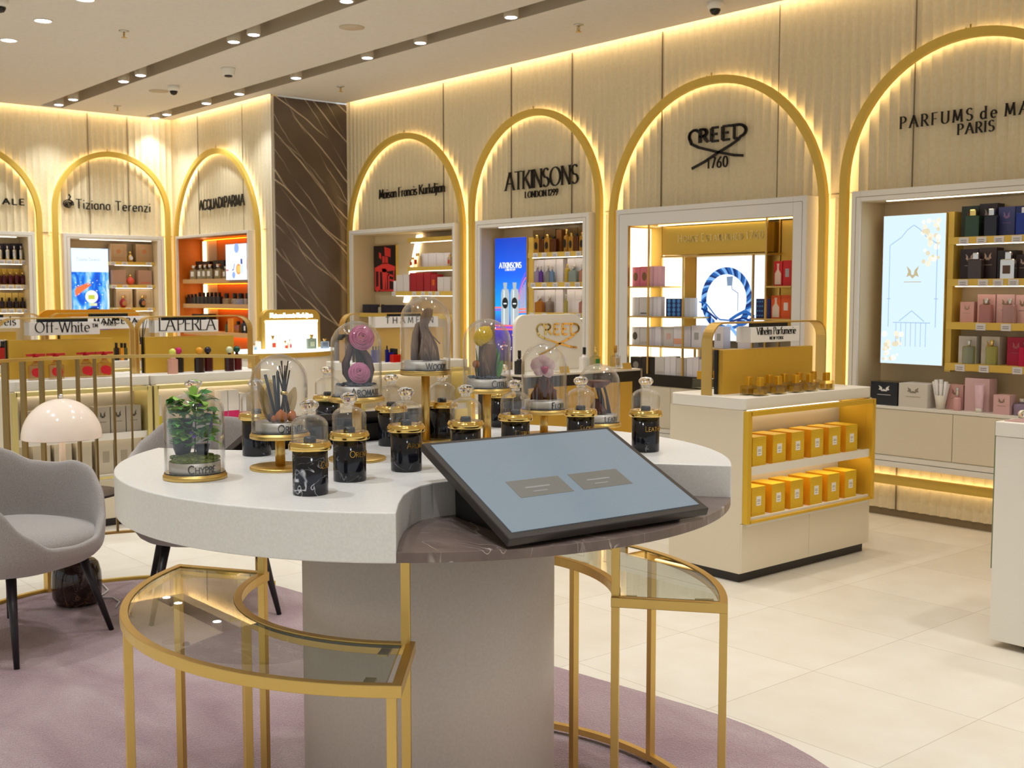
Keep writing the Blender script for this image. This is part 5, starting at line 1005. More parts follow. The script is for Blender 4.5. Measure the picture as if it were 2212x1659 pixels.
def tester(word, c, start, desc):
    global proto
    if proto is None: proto = o = thing('scent_tester', desc, 'scent tester', c, 0, 'black marble scent testers'); tester_parts(o)
    else: o = dup(proto, c, R.random() * 0, desc); [bpy.data.objects.remove(q) for q in list(o.children) if q.name.startswith('lettering')]
    o.rotation_euler = (0, 0, 0)
    if word == 'Chypre':
        for q in o.children:
            if q.name.startswith('marble'): q.data = q.data.copy(); q.data.materials[0] = JARV
    if word: ringtext(word, c, rj, HB - .045, .0145, start, LETG, o)
    return o
tester('Oriental', on_table(756, 1043, 35.5)[0], 1, 'black marble tester with glass cover before the rose jar')
tester('Chypre', c2_, 35, 'white veined black marble tester with glass cover, foremost at the table edge')
tester('Aromatic', on_table(878, 1021, 33)[0], 3, 'black marble tester with glass cover left of the tall driftwood stand')
dd = lambda h: dj * 46 / h
tester('Woody', at_depth(1006, dd(39.6)), 3, 'black marble tester with glass cover right of the tall driftwood stand')
tester('Citrus', at_depth(1113.5, dd(37.4)), 0, 'black marble tester with glass cover between lemon jar and orchid jar')
tester('Floral', at_depth(1254, dd(36)), 0, 'black marble tester with glass cover before the brown hide jar')
tester('Leather', on_table(1394, 978, 29)[0], 0, 'black marble tester with glass cover alone at the far right of the table')
tester(None, on_table(555, 987, 31)[0], 0, 'black marble tester partly behind the vanilla pod jar')
tester(None, on_table(846, 965, 26.5)[0], 0, 'black marble tester half hidden behind the one left of the driftwood stand')
tester(None, on_table(955, 953, 26)[0], 0, 'black marble tester directly behind the tall driftwood stand')
tester(None, on_table(1084, 924, 24)[0], 0, 'black marble tester behind the lemon jar stand')
tester(None, at_depth(709, dd(31.5)), 0, 'black marble tester standing behind the dark touch screen back')
# ------------------------------------------------------------------ what stands in the bell jars
def leaf(mb, base, direc, L, W_, droop=.3, mi=0, roll=0.0):
    d = Vector(direc).normalized(); s = d.cross(Vector((0, 0, 1)))
    if s.length < 1e-3: s = Vector((1, 0, 0))
    s.normalize(); n = s.cross(d); s = s * math.cos(roll) + n * math.sin(roll); n = s.cross(d); vs = []; K = 6
    for i in range(K + 1):
        t = i / K; c = Vector(base) + d * (L * t) - Vector((0, 0, droop * L * t * t)); w = W_ * math.sin(PI * min(.98, t * .9 + .06)) ** .8
        vs += [c - s * w + n * w * .25, c, c + s * w + n * w * .25]
    fs = []
    for i in range(K):
        for j in range(2): a = i * 3 + j; fs.append((a, a + 1, a + 4, a + 3))
    mb.add(vs, fs, mi, True)
def clip_to(r):     # keeps a point inside a cylinder of radius r about the jar axis
    def f(p):
        q = math.hypot(p[0], p[1]); return p if q <= r else (p[0] * r / q, p[1] * r / q, p[2])
    return f
def facing(c): return math.atan2(-c.y, -c.x) + PI / 2   # +x of the local frame is to the right as seen, -y towards the camera
LEAFM = []
for nm, a, b in (('fresh leaf', '#3c8a2c', '#68b440'), ('deep leaf', '#24602c', '#3f8a40'), ('pale leaf', '#86b848', '#a8cc60')):
    t = NT(nm); co = t.coord(); nz = t.n('TexNoise', Scale=40.0); t.l(co, nz.inputs['Vector']); t.l(t.ramp(nz.outputs[0], [(.35, a), (.65, b)]), t.b.inputs['Base Color']); t.b.inputs['Roughness'].default_value = .45; LEAFM.append(t.m)
MOSS = speckled('moss', '#5a6a1e', '#8f9440', .95, 260); PEB = speckled('blue black pebbles', '#22242c', '#454a58', .5, 90)
BARK = veined('brown bark', '#5c3f28', '#84603e', '#a8845c', 14, .03, stretch=(1, 1, .18), rough=.8, amount=1); DRIFT = veined('grey driftwood', '#70543a', '#967452', '#b4966e', 16, .03, stretch=(1, 1, .15), rough=.85, amount=1)
def clumps(mb, r, z, n, s, mi=0, hh=.012):
    for i in range(n):
        a, q = R.random() * 2 * PI, r * math.sqrt(R.random()); k = s * (.6 + .7 * R.random())
        mb.lathe([(0, 0), (k, k * .3), (k * .8, k * .9), (0, k * 1.1)], (q * math.cos(a), q * math.sin(a), z + R.random() * hh * (1 - q / r)), 6, mi, True)
def jiggle(mb, amp, fr, keep=None):
    for i, p in enumerate(mb.v):
        n = noise.noise_vector(Vector(p) * fr) * amp; q = Vector(p) + n
        if q.z < p[2] and keep is not None and q.z < keep: q.z = keep
        mb.v[i] = tuple(q)
# herbs
c, z, rb, H = SHOW['Chypre']; rin = rb * 1.05
o = thing('herb_planting', 'green herbs with purple flower spikes growing from moss under the low bell jar', 'plant', (c.x, c.y, z), facing(c))
mb = MB(); mb.lathe([(rb * .97, 0), (rb * .8, .008), (rb * .4, .016), (0, .019)], seg=24); clumps(mb, rb * .9, .004, 120, .007, 0, .012); mb.build('moss', MOSS, o)
mb = MB(); mb.lathe([(.016, .012), (.022, .03), (.026, .1)], (-.028, .02, 0), 20); mb.lathe([(.012, .012), (.018, .04)], (.018, -.004, 0), 16); mb.build('dark_pot', mat('#23242a', .4), o)
mb = MB(); keep = clip_to(rin)
for i in range(110):
    a = R.random() * 2 * PI; q = .038 * math.sqrt(R.random()); zz = .035 + .12 * R.random() ** .9; b = (-.006 + q * math.cos(a), q * math.sin(a) * .8, zz)
    leaf(mb, b, (math.cos(a), math.sin(a), .35 + .5 * R.random()), (.03 + .03 * R.random()), .009 + .008 * R.random(), .45, i % 3, (R.random() - .5) * 1.2)
for b, d, L, w in (((-.02, -.01, .135), (-1, -.3, .3), .045, .011), ((.0, -.02, .155), (.0, -.1, 1), .04, .01), ((.01, -.015, .15), (.5, 0, .8), .045, .012), ((.0, -.03, .08), (-.9, -.5, .1), .05, .012), ((.03, -.01, .05), (1, -.3, -.1), .05, .01), ((.02, -.02, .1), (.8, -.3, .5), .05, .014), ((-.03, -.01, .12), (-1, 0, .2), .04, .011), ((.02, -.03, .06), (.6, -.6, .1), .04, .012)): leaf(mb, b, d, L, w, .3, 0 if w > .0115 else 2)
mb.v = [keep(p) for p in mb.v]; o2 = mb.build('leaves', LEAFM, o)
mb = MB()
for i in range(60): a = R.random() * 2 * PI; b = Vector((-.032 + .014 * math.cos(a), .004 + .014 * math.sin(a), .03 + .1 * R.random())); mb.tube([b, b + Vector((math.cos(a) * .012, math.sin(a) * .012, .005))], .0009, 0, 4)
mb.v = [keep(p) for p in mb.v]; mb.build('rosemary_needles', LEAFM[1], o)
mb = MB(); mb.tube([(.028, -.01, .02), (.033, -.012, .07), (.047, -.014, .12)], .0012, 0, 6); mb.tube([(.0, -.01, .015), (.004, -.012, .1), (.002, -.01, .16)], .0018, 0, 6); mb.build('stems', mat('#4a5a2a', .6), o)
mb = MB()
for i in range(26): t_ = i / 25; mb.sphere((.036 + .013 * t_ + .004 * (R.random() - .5), -.013 + .004 * (R.random() - .5), .075 + .052 * t_), .003 - .001 * t_, 0, 6)
for i in range(9): mb.sphere((.017 + .008 * (R.random() - .5), -.036, .128 + .014 * R.random()), .0042, 1, 7)
for i in range(7): mb.sphere((-.004 + .008 * (R.random() - .5), -.038, .062 + .01 * R.random()), .004, 1, 7)
mb.build('flower_spikes', [mat('#4a2f66', .6), mat('#7a4fc0', .6)], o)
# vanilla
c, z, rb, H = SHOW['Oriental']; ph = facing(c); rin = rb * 1.06
def local(name, label, cat, off=(0, 0, 0), g=None):
    m = Matrix.Rotation(ph, 3, 'Z') @ Vector(off); return thing(name, label, cat, Vector((c.x, c.y, z)) + m, ph, g)
o = local('vanilla_pods', 'bundle of black vanilla pods tied with gold in the short bell jar', 'vanilla pods')
mb = MB()
for i in range(9): a = i * .7; x = .012; mb.tube([(x + .016 * math.cos(a), .0 + .012 * math.sin(a), .004), (x + .003 * math.cos(a * 2), .002 * math.sin(a), .07), (x + .011 * math.cos(a + .6) * (1 + .6 * (i % 3 == 0)), .008 * math.sin(a + .6), .128 + .012 * (i % 3))], .003, 0, 6, .0018)
mb.build('pods', mat('#1d1713', .45), o); mb = MB(); mb.lathe([(.008, .066), (.0095, .07), (.008, .075)], (.012, 0, 0), 14); mb.build('tie', GOLD, o)
for i, (p0, p1) in enumerate((((-.008, -.006, .002), (-.034, -.0, .118)), ((-.004, -.012, .002), (-.013, -.004, .116)), ((-.001, .004, .002), (-.003, .004, .125)))):
    mb = MB(); mb.tube([p0, p1], .0038, 0, 8); q = mb.build('incense_stick', mat('#16202c', .4), None, loc=(c.x, c.y, z), rz=ph); tag(q, 'dark blue stick leaning in the vanilla pod bell jar', 'stick', 'dark sticks in the vanilla jar')
o = local('dried_leaf', 'large pale dried leaf curled at the back of the vanilla jar', 'leaf'); mb = MB()
for x, d, L, w in ((-.03, (-.25, .15, 1), .1, .022), (-.018, (-.05, .2, 1), .095, .02), (.02, (.25, .3, 1), .085, .02)): leaf(mb, (x, .015, .001), d, L, w, -.02)
mb.v = [clip_to(rin)(p) for p in mb.v]; mb.build('blade', mat('#b99a62', .5, name='dried leaf'), o)
for i, (x, y, s) in enumerate(((.002, -.03, .017), (.008, -.022, .014), (-.014, -.034, .009), (.03, -.015, .015), (-.02, -.02, .012))):
    mb = MB(); mb.lathe([(0, 0), (s * .7, .001), (s, s * .6), (s * .6, s * 1.5), (0, s * 1.9)], seg=8); jiggle(mb, s * .3, 90, 0)
    m_ = glasscol('#e07a1c', .4, .08) if i != 4 else mat('#3a2418', .6); q = mb.build('amber_stone' if i != 4 else 'star_anise', m_, None, loc=Vector((c.x, c.y, z)) + Matrix.Rotation(ph, 3, 'Z') @ Vector((x, y, 0))); tag(q, ('orange amber resin lump at the foot of the vanilla pods' if i != 4 else 'dark brown dried spice beside the amber lumps'), 'resin' if i != 4 else 'spice', 'amber lumps in the vanilla jar' if i != 4 else None)
# roses
def rose(mb, cen, Rr, up, mi=0):
    up = Vector(up).normalized(); a = up.cross(Vector((0, 0, 1))); a = Vector((1, 0, 0)) if a.length < .05 else a.normalized(); b = up.cross(a); cen = Vector(cen)
    LY = 8
    for i_ in range(LY):
        q = i_ / (LY - 1); rr = Rr * (.09 + .8 * q); ztop = Rr * (.5 - .6 * q * q); dep = Rr * (.5 + .25 * q); curl = Rr * (.07 + .1 * q); npet = 2 if i_ == 0 else 3 + (i_ > 3) + (i_ > 5)
        for p_ in range(npet):
            th = p_ * 2 * PI / npet + i_ * 1.9; spread = PI / npet * 1.25; vs = []; NU = 8
            for u_ in range(NU + 1):
                f = (u_ / NU - .5) * 2; ang = th + f * spread; tip = 1 - .2 * f * f; off = .05 * Rr * (1 - abs(f)) * (p_ % 2)
                for r_, z_ in ((.7, -dep), (.9, -dep * .5), (.98, -.1 * Rr), (1.0, -.02 * Rr), (1.0 + curl / rr * .6, .0), (1.0 + curl / rr * 1.15, -.07 * Rr)):
                    r2 = rr * r_ + off; vs.append(cen + a * (r2 * math.cos(ang)) + b * (r2 * math.sin(ang)) + up * (ztop * tip + z_))
            mb.add(vs, [(i * 6 + j, (i + 1) * 6 + j, (i + 1) * 6 + j + 1, i * 6 + j + 1) for i in range(NU) for j in range(5)], mi, True)
ROSE = NT('dusty pink petal'); co = ROSE.coord(); nz = ROSE.n('TexNoise', Scale=30.0); ROSE.l(co, nz.inputs['Vector']); ROSE.l(ROSE.ramp(nz.outputs[0], [(.3, '#b8567f'), (.7, '#d888a6')]), ROSE.b.inputs['Base Color']); ROSE.b.inputs['Roughness'].default_value = .6; ROSE.b.inputs['Subsurface Weight'].default_value = .35; ROSE.b.inputs['Subsurface Radius'].default_value = (.02, .008, .008); ROSE = ROSE.m
c, z, rb, H = SHOW['Aromatic']; ph = facing(c); rin = rb * 1.06; kk = H
o = local('pebble_bed', 'blue black pebbles under the roses in the bell jar', 'pebbles'); mb = MB(); clumps(mb, rb * .88, 0, 110, .0055, 0, .006); mb.v = [(p[0], p[1], max(0, p[2])) for p in mb.v]; mb.build('pebbles', PEB, o); o['kind'] = 'stuff'
POD = veined('dark purple pod', '#3a2024', '#5a3a38', '#7a564e', 20, .03, stretch=(1, 1, .2), rough=.45, amount=1)
o = local('seed_pod', 'long dark purple dried pod arching behind the pink roses', 'seed pod')
mb = MB()
def ribbon(mb, pts, th):
    vs = []
    for (x, y, zz, w) in pts: vs += [(x - w, y, zz), (x, y - th, zz), (x + w, y, zz), (x, y + th, zz)]
    n = len(pts); mb.add(vs, [(i * 4 + k, i * 4 + (k + 1) % 4, i * 4 + 4 + (k + 1) % 4, i * 4 + 4 + k) for i in range(n - 1) for k in range(4)] + [(3, 2, 1, 0), tuple(range(n * 4 - 4, n * 4))], 0, True)
ribbon(mb, [(-.014, .006, .006, .008), (-.026, .004, .03, .011), (-.028, .002, .06, .011), (-.018, .0, .085, .009), (-.012, -.002, .11, .008), (-.012, -.004, .125, .012), (-.014, -.004, .133, .006)], .009); mb.build('pod_shell', POD, o)
mb = MB(); ribbon(mb, [(.034, .006, .006, .006), (.036, .006, .04, .012), (.028, .006, .075, .013), (.012, .004, .1, .01), (-.004, .004, .13, .01)], .008); mb.build('pod_half', POD, o)
mb = MB(); ribbon(mb, [(.002, .016, .006, .006), (.01, .014, .05, .01), (.004, .012, .09, .009), (-.014, .01, .13, .009), (-.034, .008, .135, .012), (-.044, .006, .12, .008)], .01); mb.build('pod_stalk', mat('#24151a', .5), o)
for nm, p, rr, up in (('upper', (.016, -.014, .128), .031, (.15, -1, .25)), ('lower', (.008, -.028, .036), .027, (.1, -1, .45))):
    mb = MB(); rose(mb, (0, 0, 0), rr, up); rp = Vector((c.x, c.y, z)) + Matrix.Rotation(ph, 3, 'Z') @ Vector(p)
    q = mb.build('rose', ROSE, None, loc=rp, rz=ph); tag(q, f'{nm} dusty pink preserved rose inside the bell jar', 'rose', 'preserved roses')
# driftwood
c, z, rb, H = SHOW['Woody']; ph = facing(c); rin = rb * 1.08
o = local('driftwood', 'grey brown driftwood pieces standing in the tallest bell jar', 'driftwood')
def slab(mb, pts, seed):
    b0 = len(mb.v); vs = []; N_ = 10
    for (x, y, zz, rx, ry) in pts:
        for k in range(N_): a = 2 * PI * k / N_; q = 1 + .28 * math.sin(a * 3 + seed) + .1 * math.sin(a * 5 + seed * 2); vs.append((x + rx * q * math.cos(a), y + ry * q * math.sin(a), zz))
    n = len(pts); mb.add(vs, [(i * N_ + k, i * N_ + (k + 1) % N_, (i + 1) * N_ + (k + 1) % N_, (i + 1) * N_ + k) for i in range(n - 1) for k in range(N_)] + [tuple(range(N_ - 1, -1, -1)), tuple(range((n - 1) * N_, n * N_))], 0, True)
mb = MB(); slab(mb, [(-.03, .008, 0, .013, .01), (-.03, .008, .04, .013, .01), (-.026, .006, .08, .012, .009), (-.02, .004, .108, .009, .007), (-.018, .002, .114, .003, .003)], 1); mb.build('left_piece', DRIFT, o)
mb = MB(); slab(mb, [(.004, .0, 0, .03, .02), (.006, .0, .03, .026, .018), (.004, -.002, .06, .017, .014), (-.002, -.002, .085, .012, .012), (-.004, 0, .105, .013, .011), (.002, .0, .13, .016, .01), (.008, .0, .15, .013, .009), (.01, .0, .156, .004, .004)], 2); jiggle(mb, .004, 60, 0); mb.build('main_piece', DRIFT, o)
mb = MB(); slab(mb, [(.03, .002, 0, .014, .01), (.026, .002, .04, .012, .009), (.014, .0, .075, .008, .007), (.004, -.004, .1, .005, .005)], 4); slab(mb, [(.008, -.018, 0, .012, .007), (.002, -.017, .04, .008, .006), (-.004, -.013, .07, .004, .004)], 5); mb.build('root_piece', BARK, o)
mb = MB(); mb.tube([(.0, -.012, .105), (.02, -.018, .075), (.043, -.014, .05)], .0016, 0, 5); mb.build('twig', BARK, o)
# lemon and log
c, z, rb, H = SHOW['Citrus']; ph = facing(c); rin = rb * 1.06
o = local('pebble_bed', 'grey pebbles around the log in the lemon bell jar', 'pebbles'); mb = MB(); clumps(mb, rb * .88, 0, 90, .0055, 0, .005); mb.v = [(p[0], p[1], max(0, p[2])) for p in mb.v]; mb.build('pebbles', PEB, o); o['kind'] = 'stuff'
o = local('log', 'upright brown bark log carrying the lemon', 'log'); mb = MB(); slab(mb, [(0, 0, .001, .024, .022), (0, 0, .05, .0235, .0215), (.001, 0, .1, .0225, .021)], .4); mb.build('bark', BARK, o)
o = local('lemon', 'bright yellow lemon resting on top of the log', 'lemon', (-.011, -.006, .1)); mb = MB(); t_ = [(0, -.031), (.005, -.029), (.013, -.025), (.02, -.015), (.023, 0), (.02, .015), (.013, .024), (.006, .028), (.004, .031), (0, .032)]
mb.lathe(t_, seg=24); rot = 1.12 * Matrix.Rotation(.6, 3, 'Y') @ Matrix.Rotation(.3, 3, 'X'); mb.v = [tuple(rot @ Vector(p) + Vector((0, 0, .024))) for p in mb.v]
LEM = speckled('lemon peel', '#e2b40a', '#efc81c', .4, 200, .3); mb.build('peel', LEM, o); mb = MB(); leaf(mb, (.014, .0, .036), (1, .0, .9), .03, .006, .2); mb.build('stalk_leaf', LEAFM[0], o)
o = local('citrus_leaves', 'broad green leaves standing beside the log', 'leaves'); mb = MB()
for b, d, L, w in (((.03, .008, .0), (.12, 0, 1), .085, .015), ((.036, .0, 0), (.2, -.1, 1), .055, .013), ((.028, .016, 0), (-.05, .1, 1), .1, .013), ((-.028, .012, .0), (-.06, 0, 1), .09, .01), ((-.032, .004, .0), (-.15, 0, 1), .04, .01)): leaf(mb, b, d, L, w, .02, 0, .2)
mb.v = [clip_to(rin)(p) for p in mb.v]; mb.build('blades', LEAFM, o)
o = local('dried_orange', 'small brown dried orange beside the log', 'dried fruit', (-.031, -.014, .002)); mb = MB(); mb.sphere((0, 0, .0), .012); mb.v = [(p[0], p[1], p[2] + .04) for p in mb.v]; mb.build('rind', mat('#a8652a', .6), o); mb = MB(); mb.tube([(0, 0, .0), (0, 0, .03)], .0015); mb.build('pin', BARK, o)
# orchid
c, z, rb, H = SHOW['Floral']; ph = facing(c); rin = rb * 1.08
o = local('orchid', 'pale pink orchid bloom with crimson throat above dark bark', 'orchid'); PET = NT('pale pink petal'); co = PET.coord(); nz = PET.n('TexNoise', Scale=60.0, Detail=3.0); PET.l(co, nz.inputs['Vector']); PET.l(PET.ramp(nz.outputs[0], [(.3, '#d9a9a4'), (.7, '#eed2cc')]), PET.b.inputs['Base Color']); PET.b.inputs['Roughness'].default_value = .55; PET = PET.m
ce = Vector((-.002, -.012, .105))
for a, L, w in ((95, .036, .02), (165, .04, .024), (15, .036, .022), (225, .036, .016), (-50, .04, .018)):
    mb = MB(); d = Vector((math.cos(math.radians(a)), -.15, math.sin(math.radians(a)))); s = Vector((-d.z, 0, d.x)); vs = []
    for i in range(7):
        t = i / 6; w2 = w * math.sin(PI * (.08 + .84 * t)) ** .7
        for f in (-1, -.5, 0, .5, 1): vs.append(ce + d * (L * t) + s * (w2 * f) + Vector((0, -.006 * math.sin(PI * t) + .004 * f * f, 0)))
    mb.add(vs, [(i * 5 + j, i * 5 + 5 + j, i * 5 + 6 + j, i * 5 + 1 + j) for i in range(6) for j in range(4)], 0, True); mb.v = [clip_to(rin)(p) for p in mb.v]; mb.build('petal', PET, o)
mb = MB(); mb.lathe([(.002, -.012), (.009, -.004), (.012, .008), (.006, .012)], tuple(ce + Vector((.004, -.01, -.012))), 10); mb.build('throat', mat('#b03a5a', .5), o); mb = MB(); mb.tube([(0, 0, .002), (.002, .004, .06), tuple(ce)], .0018); mb.build('stem', LEAFM[1], o)
o = local('bark_piece', 'jagged orange brown bark pieces below the orchid', 'bark'); FB = veined('orange bark', '#2c1a10', '#7a3f1c', '#a8632e', 18, .04, stretch=(1, 1, .3), rough=.8, amount=1); mb = MB()
for i, (x, y, hgt, w) in enumerate(((-.024, 0, .05, .012), (-.014, -.008, .07, .012), (-.002, -.002, .088, .01), (.01, -.004, .07, .01), (.02, .0, .055, .009), (.03, .002, .035, .009), (-.034, .002, .03, .008))): slab(mb, [(x, y, 0, w, w * .8), (x, y, hgt * .5, w * .9, w * .6), (x + .003, y, hgt * .85, w * .6, w * .4), (x + .002, y, hgt, w * .15, w * .1)], i * 1.7)
mb.build('bark_chunks', FB, o)
# hide
c, z, rb, H = SHOW['Leather']; ph = facing(c); rin = rb * 1.06
o = local('leather_sculpture', 'folded brown hide on a twisted dark root in the low bell jar', 'sculpture'); mb = MB(); HID = veined('brown hide', '#4a261a', '#6e3a26', '#8f5a3c', 12, .04, rough=.55, amount=1)
slab(mb, [(-.006, 0, 0, .034, .026), (-.008, 0, .025, .022, .018), (-.008, 0, .05, .008, .007)], 2); mb.build('hide_base', HID, o)
mb = MB(); slab(mb, [(.012, 0, 0, .012, .01), (.008, 0, .05, .009, .008), (-.004, 0, .09, .009, .008)], 3); slab(mb, [(.036, .004, 0, .007, .006), (.026, .003, .06, .004, .004), (.016, .002, .095, .004, .004)], 3.4); mb.build('root', mat('#3a2c26', .7), o)
mb = MB(); slab(mb, [(0, 0, .088, .02, .018), (.002, 0, .1, .036, .028), (.002, 0, .106, .04, .03), (.002, 0, .112, .034, .026)], 5); mb.v = [clip_to(rin)(p) for p in mb.v]; mb.build('hide_top', HID, o)
# ------------------------------------------------------------------ gondolas
ZG = .967
def gondola(xc, y0, y1, label, sign_lines, boardcol=None, signlab=None, front=True, shelves=(.335, .6), header=None, st=None, sgn=1, board=(.10, .22), boardtop=1.212, rz=0, frame=None):
    frame = frame or mat('#dccb84', .42, .45, name='pale gold frame')
    o = thing('display_gondola', label, 'display gondola', (xc, (y0 + y1) / 2, 0), rz); h = (y1 - y0) / 2; W_ = .25
    def part(mb, n, m, bev=0, par=o): return mb.build(n, m, par, bev)
    mb = MB(); mb.box(-W_ + .02, W_ - .03, -h + .02, h - .02, 0, .05); part(mb, 'plinth', DARK)
    mb = MB(); mb.box(-W_, W_ - .012, -h + .002, h - .002, .05, .315); mb.box(-W_ + .001, W_ - .2, -h + .03, h - .03, .315, .905); mb.box(-W_, W_ - .002, -h + .002, -h + .03, .315, .905); mb.box(-W_, W_ - .002, h - .03, h - .002, .315, .905); part(mb, 'body', CREAM)
    for a, b in ((-h + .002, -.001), (.001, h - .002)): mb = MB(); mb.box(W_ - .012, W_, a, b, .055, .312); part(mb, 'door', CREAM, .0015)
    mb = MB(); pts = []
    for cx, cy, a0 in ((W_ - .035, h - .035, 0), (-W_ + .035, h - .035, 90), (-W_ + .035, -h + .035, 180), (W_ - .035, -h + .035, 270)):
        for k in range(7): a = math.radians(a0 + 15 * k); pts.append((cx + .037 * math.cos(a), cy + .037 * math.sin(a)))
    mb.prism(pts, .906, ZG); part(mb, 'top_slab', WHITE, .003)
    mb = MB()
    for a, b, z0, z1 in ((-h + .028, h - .028, .315, .33), (-h + .028, h - .028, .875, .9), (-h + .004, -h + .036, .315, .9), (h - .036, h - .004, .315, .9)): mb.box(W_ - .012, W_ + .03, a, b, z0, z1)
    part(mb, 'recess_frame', frame, .0015)
    mb = MB(); mb.box(W_ - .2, W_ - .196, -h + .03, h - .03, .33, .9, 1); mb.box(W_ - .196, W_ - .012, -h + .03, -h + .034, .33, .9); mb.box(W_ - .196, W_ - .012, h - .034, h - .03, .33, .9); part(mb, 'back_lining', [frame, CREAM])
    for z in shelves:
        mb = MB(); mb.box(W_ - .195, W_ + .004, -h + .03, h - .03, z - .004, z); mb.box(W_ - .0, W_ + .012, -h + .035, h - .035, z - .036, z + .008); s = part(mb, 'shelf', WHITE)
        if z == shelves[-1]: mb = MB(); mb.box(W_ - .19, W_ - .18, -h + .06, h - .06, .868, .873); part(mb, 'shelf_light', mat('#fff4e0', .5, em=6, emc='#fff0d8', name='shelf light'))
        if z != shelves[-1]: mb = MB(); mb.box(W_ - .05, W_ - .03, -h + .06, h - .06, shelves[-1] - .01, shelves[-1] - .0065); part(mb, 'shelf_light', mat('#fff4e0', .5, em=6, emc='#fff0d8', name='shelf light'))
    # brass strap
    s0, s1 = (-h + .005, h - .005) if st is None else st; zt = 1.348; r = .1; path = [(0, s0, ZG), (0, s0, zt - r)] + [(0, s0 + r - r * math.cos(PI / 2 * k / 9), zt - r + r * math.sin(PI / 2 * k / 9)) for k in range(1, 10)] + [(0, s1 - r + r * math.sin(PI / 2 * k / 9), zt - r + r * math.cos(PI / 2 * k / 9)) for k in range(0, 9)] + [(0, s1, zt - r), (0, s1, ZG)]
    mb = MB(); mb.sweep(path, [(-.004, -.034), (.004, -.034), (.004, .034), (-.004, .034)], up=(1, 0, 0)); part(mb, 'strap', GOLD)
    # board
    b0, b1 = board; mb = MB(); mb.box(-.02, .03, -h + b0, h - b1, ZG, boardtop); part(mb, 'back_board', boardcol or mat('#d8ac3e', .42, .3, name='gold board'))
    mb = MB(); mb.box(-.021, .0, -h + b0 - .008, -h + b0, ZG, boardtop); part(mb, 'board_edge', BLACK)
    if sign_lines:
        c0, c1, z0, z1 = sign_lines['box']; mb = MB(); mb.box(-.05, .05, c0, c1, z0, z1); sg = part(mb, 'sign_box', PAPER, .002)
        mb = MB(); mb.box(-.012, .012, (c0 + c1) / 2 - .16, (c0 + c1) / 2 + .16, z1, zt - .004); part(mb, 'sign_mount', BLACK)
        mb = MB()
        for s, yc, zb, wd, kw in sign_lines['text']: q = fit(s, wd, **{k: v for k, v in kw.items()}); write(mb, s, plane((.05, yc, zb), (0, 1, 0), (0, 0, 1), q), centre=True, h=(0, .003), **kw)
        for ex in sign_lines.get('extra', ()): ex(mb)
        mb.build('lettering', mat('#15110f', .5, name='black print'), sg)
    return o
GX, GF = -7.52, -7.27
k_ = dict(thick=.11, thin=.035, serif=.09)
ow = dict(box=(2.373 - 2.625, 2.82 - 2.625, 1.24, 1.323), text=[('Off-White', -.045, 1.258, .345, dict(k_, sp=.1)), ('TM', .163, 1.287, .035, dict(thick=.18, thin=.12, serif=.14, sp=.2))])
gondola(GX, 2.185, 3.075, 'gondola with rectangular overhead sign and red topped bottles behind the railing', ow, board=(.07, .155), st=(-.44, .435))
lp = dict(box=(3.20 - 3.525, 3.665 - 3.525, 1.24, 1.323), text=[('LA PERLA', -.09, 1.254, .41, dict(k_, thick=.105, thin=.03, sp=.06, space=.16))])
gondola(GX, 3.082, 3.965, 'gondola with rectangular overhead sign and ball topped bottles', lp, board=(.055, .175), st=(-.43, .41))
gx2 = -9.3
vc = dict(box=(-.3, .24, 1.24, 1.323), text=[('Van Cleef Arpels', -.09, 1.262, .6, dict(k_, sp=.12))])
gondola(gx2, 2.2, 3.07, 'second row gondola with overhead sign cut by the left edge', vc)
mc = dict(box=(-.26, .38, 1.22, 1.35 - .03), text=[('MANCERA', .1, 1.262, .36, dict(thick=.16, thin=.13, serif=0, sp=.25, sx=1.3)), ('PARIS', .05, 1.245, .1, dict(thick=.16, thin=.13, serif=0, sp=.3))],
    extra=[lambda mb: write(mb, 'M', plane((.05, .1, 1.285), (0, 1, 0), (0, 0, 1), .03), centre=True, thick=.26, thin=.2, serif=0, sx=2.2, h=(0, .003))])
gondola(gx2, 3.09, 3.97, 'second row gondola with orange header board and overhead sign', mc)
o = thing('header_board', 'rounded bright orange header board above the second row gondola', 'board', (-9.385, 3.47, 1.212)); mb = MB(); hw = .42; pts = [(-hw, 0), (hw, 0), (hw, .1)] + [(hw - .09 + .09 * math.cos(math.radians(a)), .075 + .09 * math.sin(math.radians(a))) for a in range(10, 91, 16)] + [(-hw + .09 - .09 * math.sin(math.radians(a)), .075 + .09 * math.cos(math.radians(a))) for a in range(0, 91, 16)]
mb.prism(pts, -.015, .015, fn=lambda x, y, z: (z, x, y)); mb.build('panel', mat('#e8960a', .5), o); mb = MB(); write(mb, 'A', plane((.016, .36, .06), (0, 1, 0), (0, 0, 1), .05), centre=True, thick=.16, thin=.13, serif=0, h=(0, .003)); mb.build('lettering', PAPER, o)
# central gondola with its sign
ty = lambda u: onx(u, 695, -7.61).y - 5.325
th = dict(box=(ty(811), ty(811) + .62, 1.235, 1.322), text=[('THAMEEN', ty(833) + .235, 1.268, .47, dict(thick=.1, thin=.085, serif=0, sp=.5, sx=1.2))])
gondola(-7.66, 4.79, 5.86, 'gondola with overhead sign behind the driftwood jar', th, boardcol=mat('#dcb766', .45, .3), board=(.12, .1), boardtop=1.23)

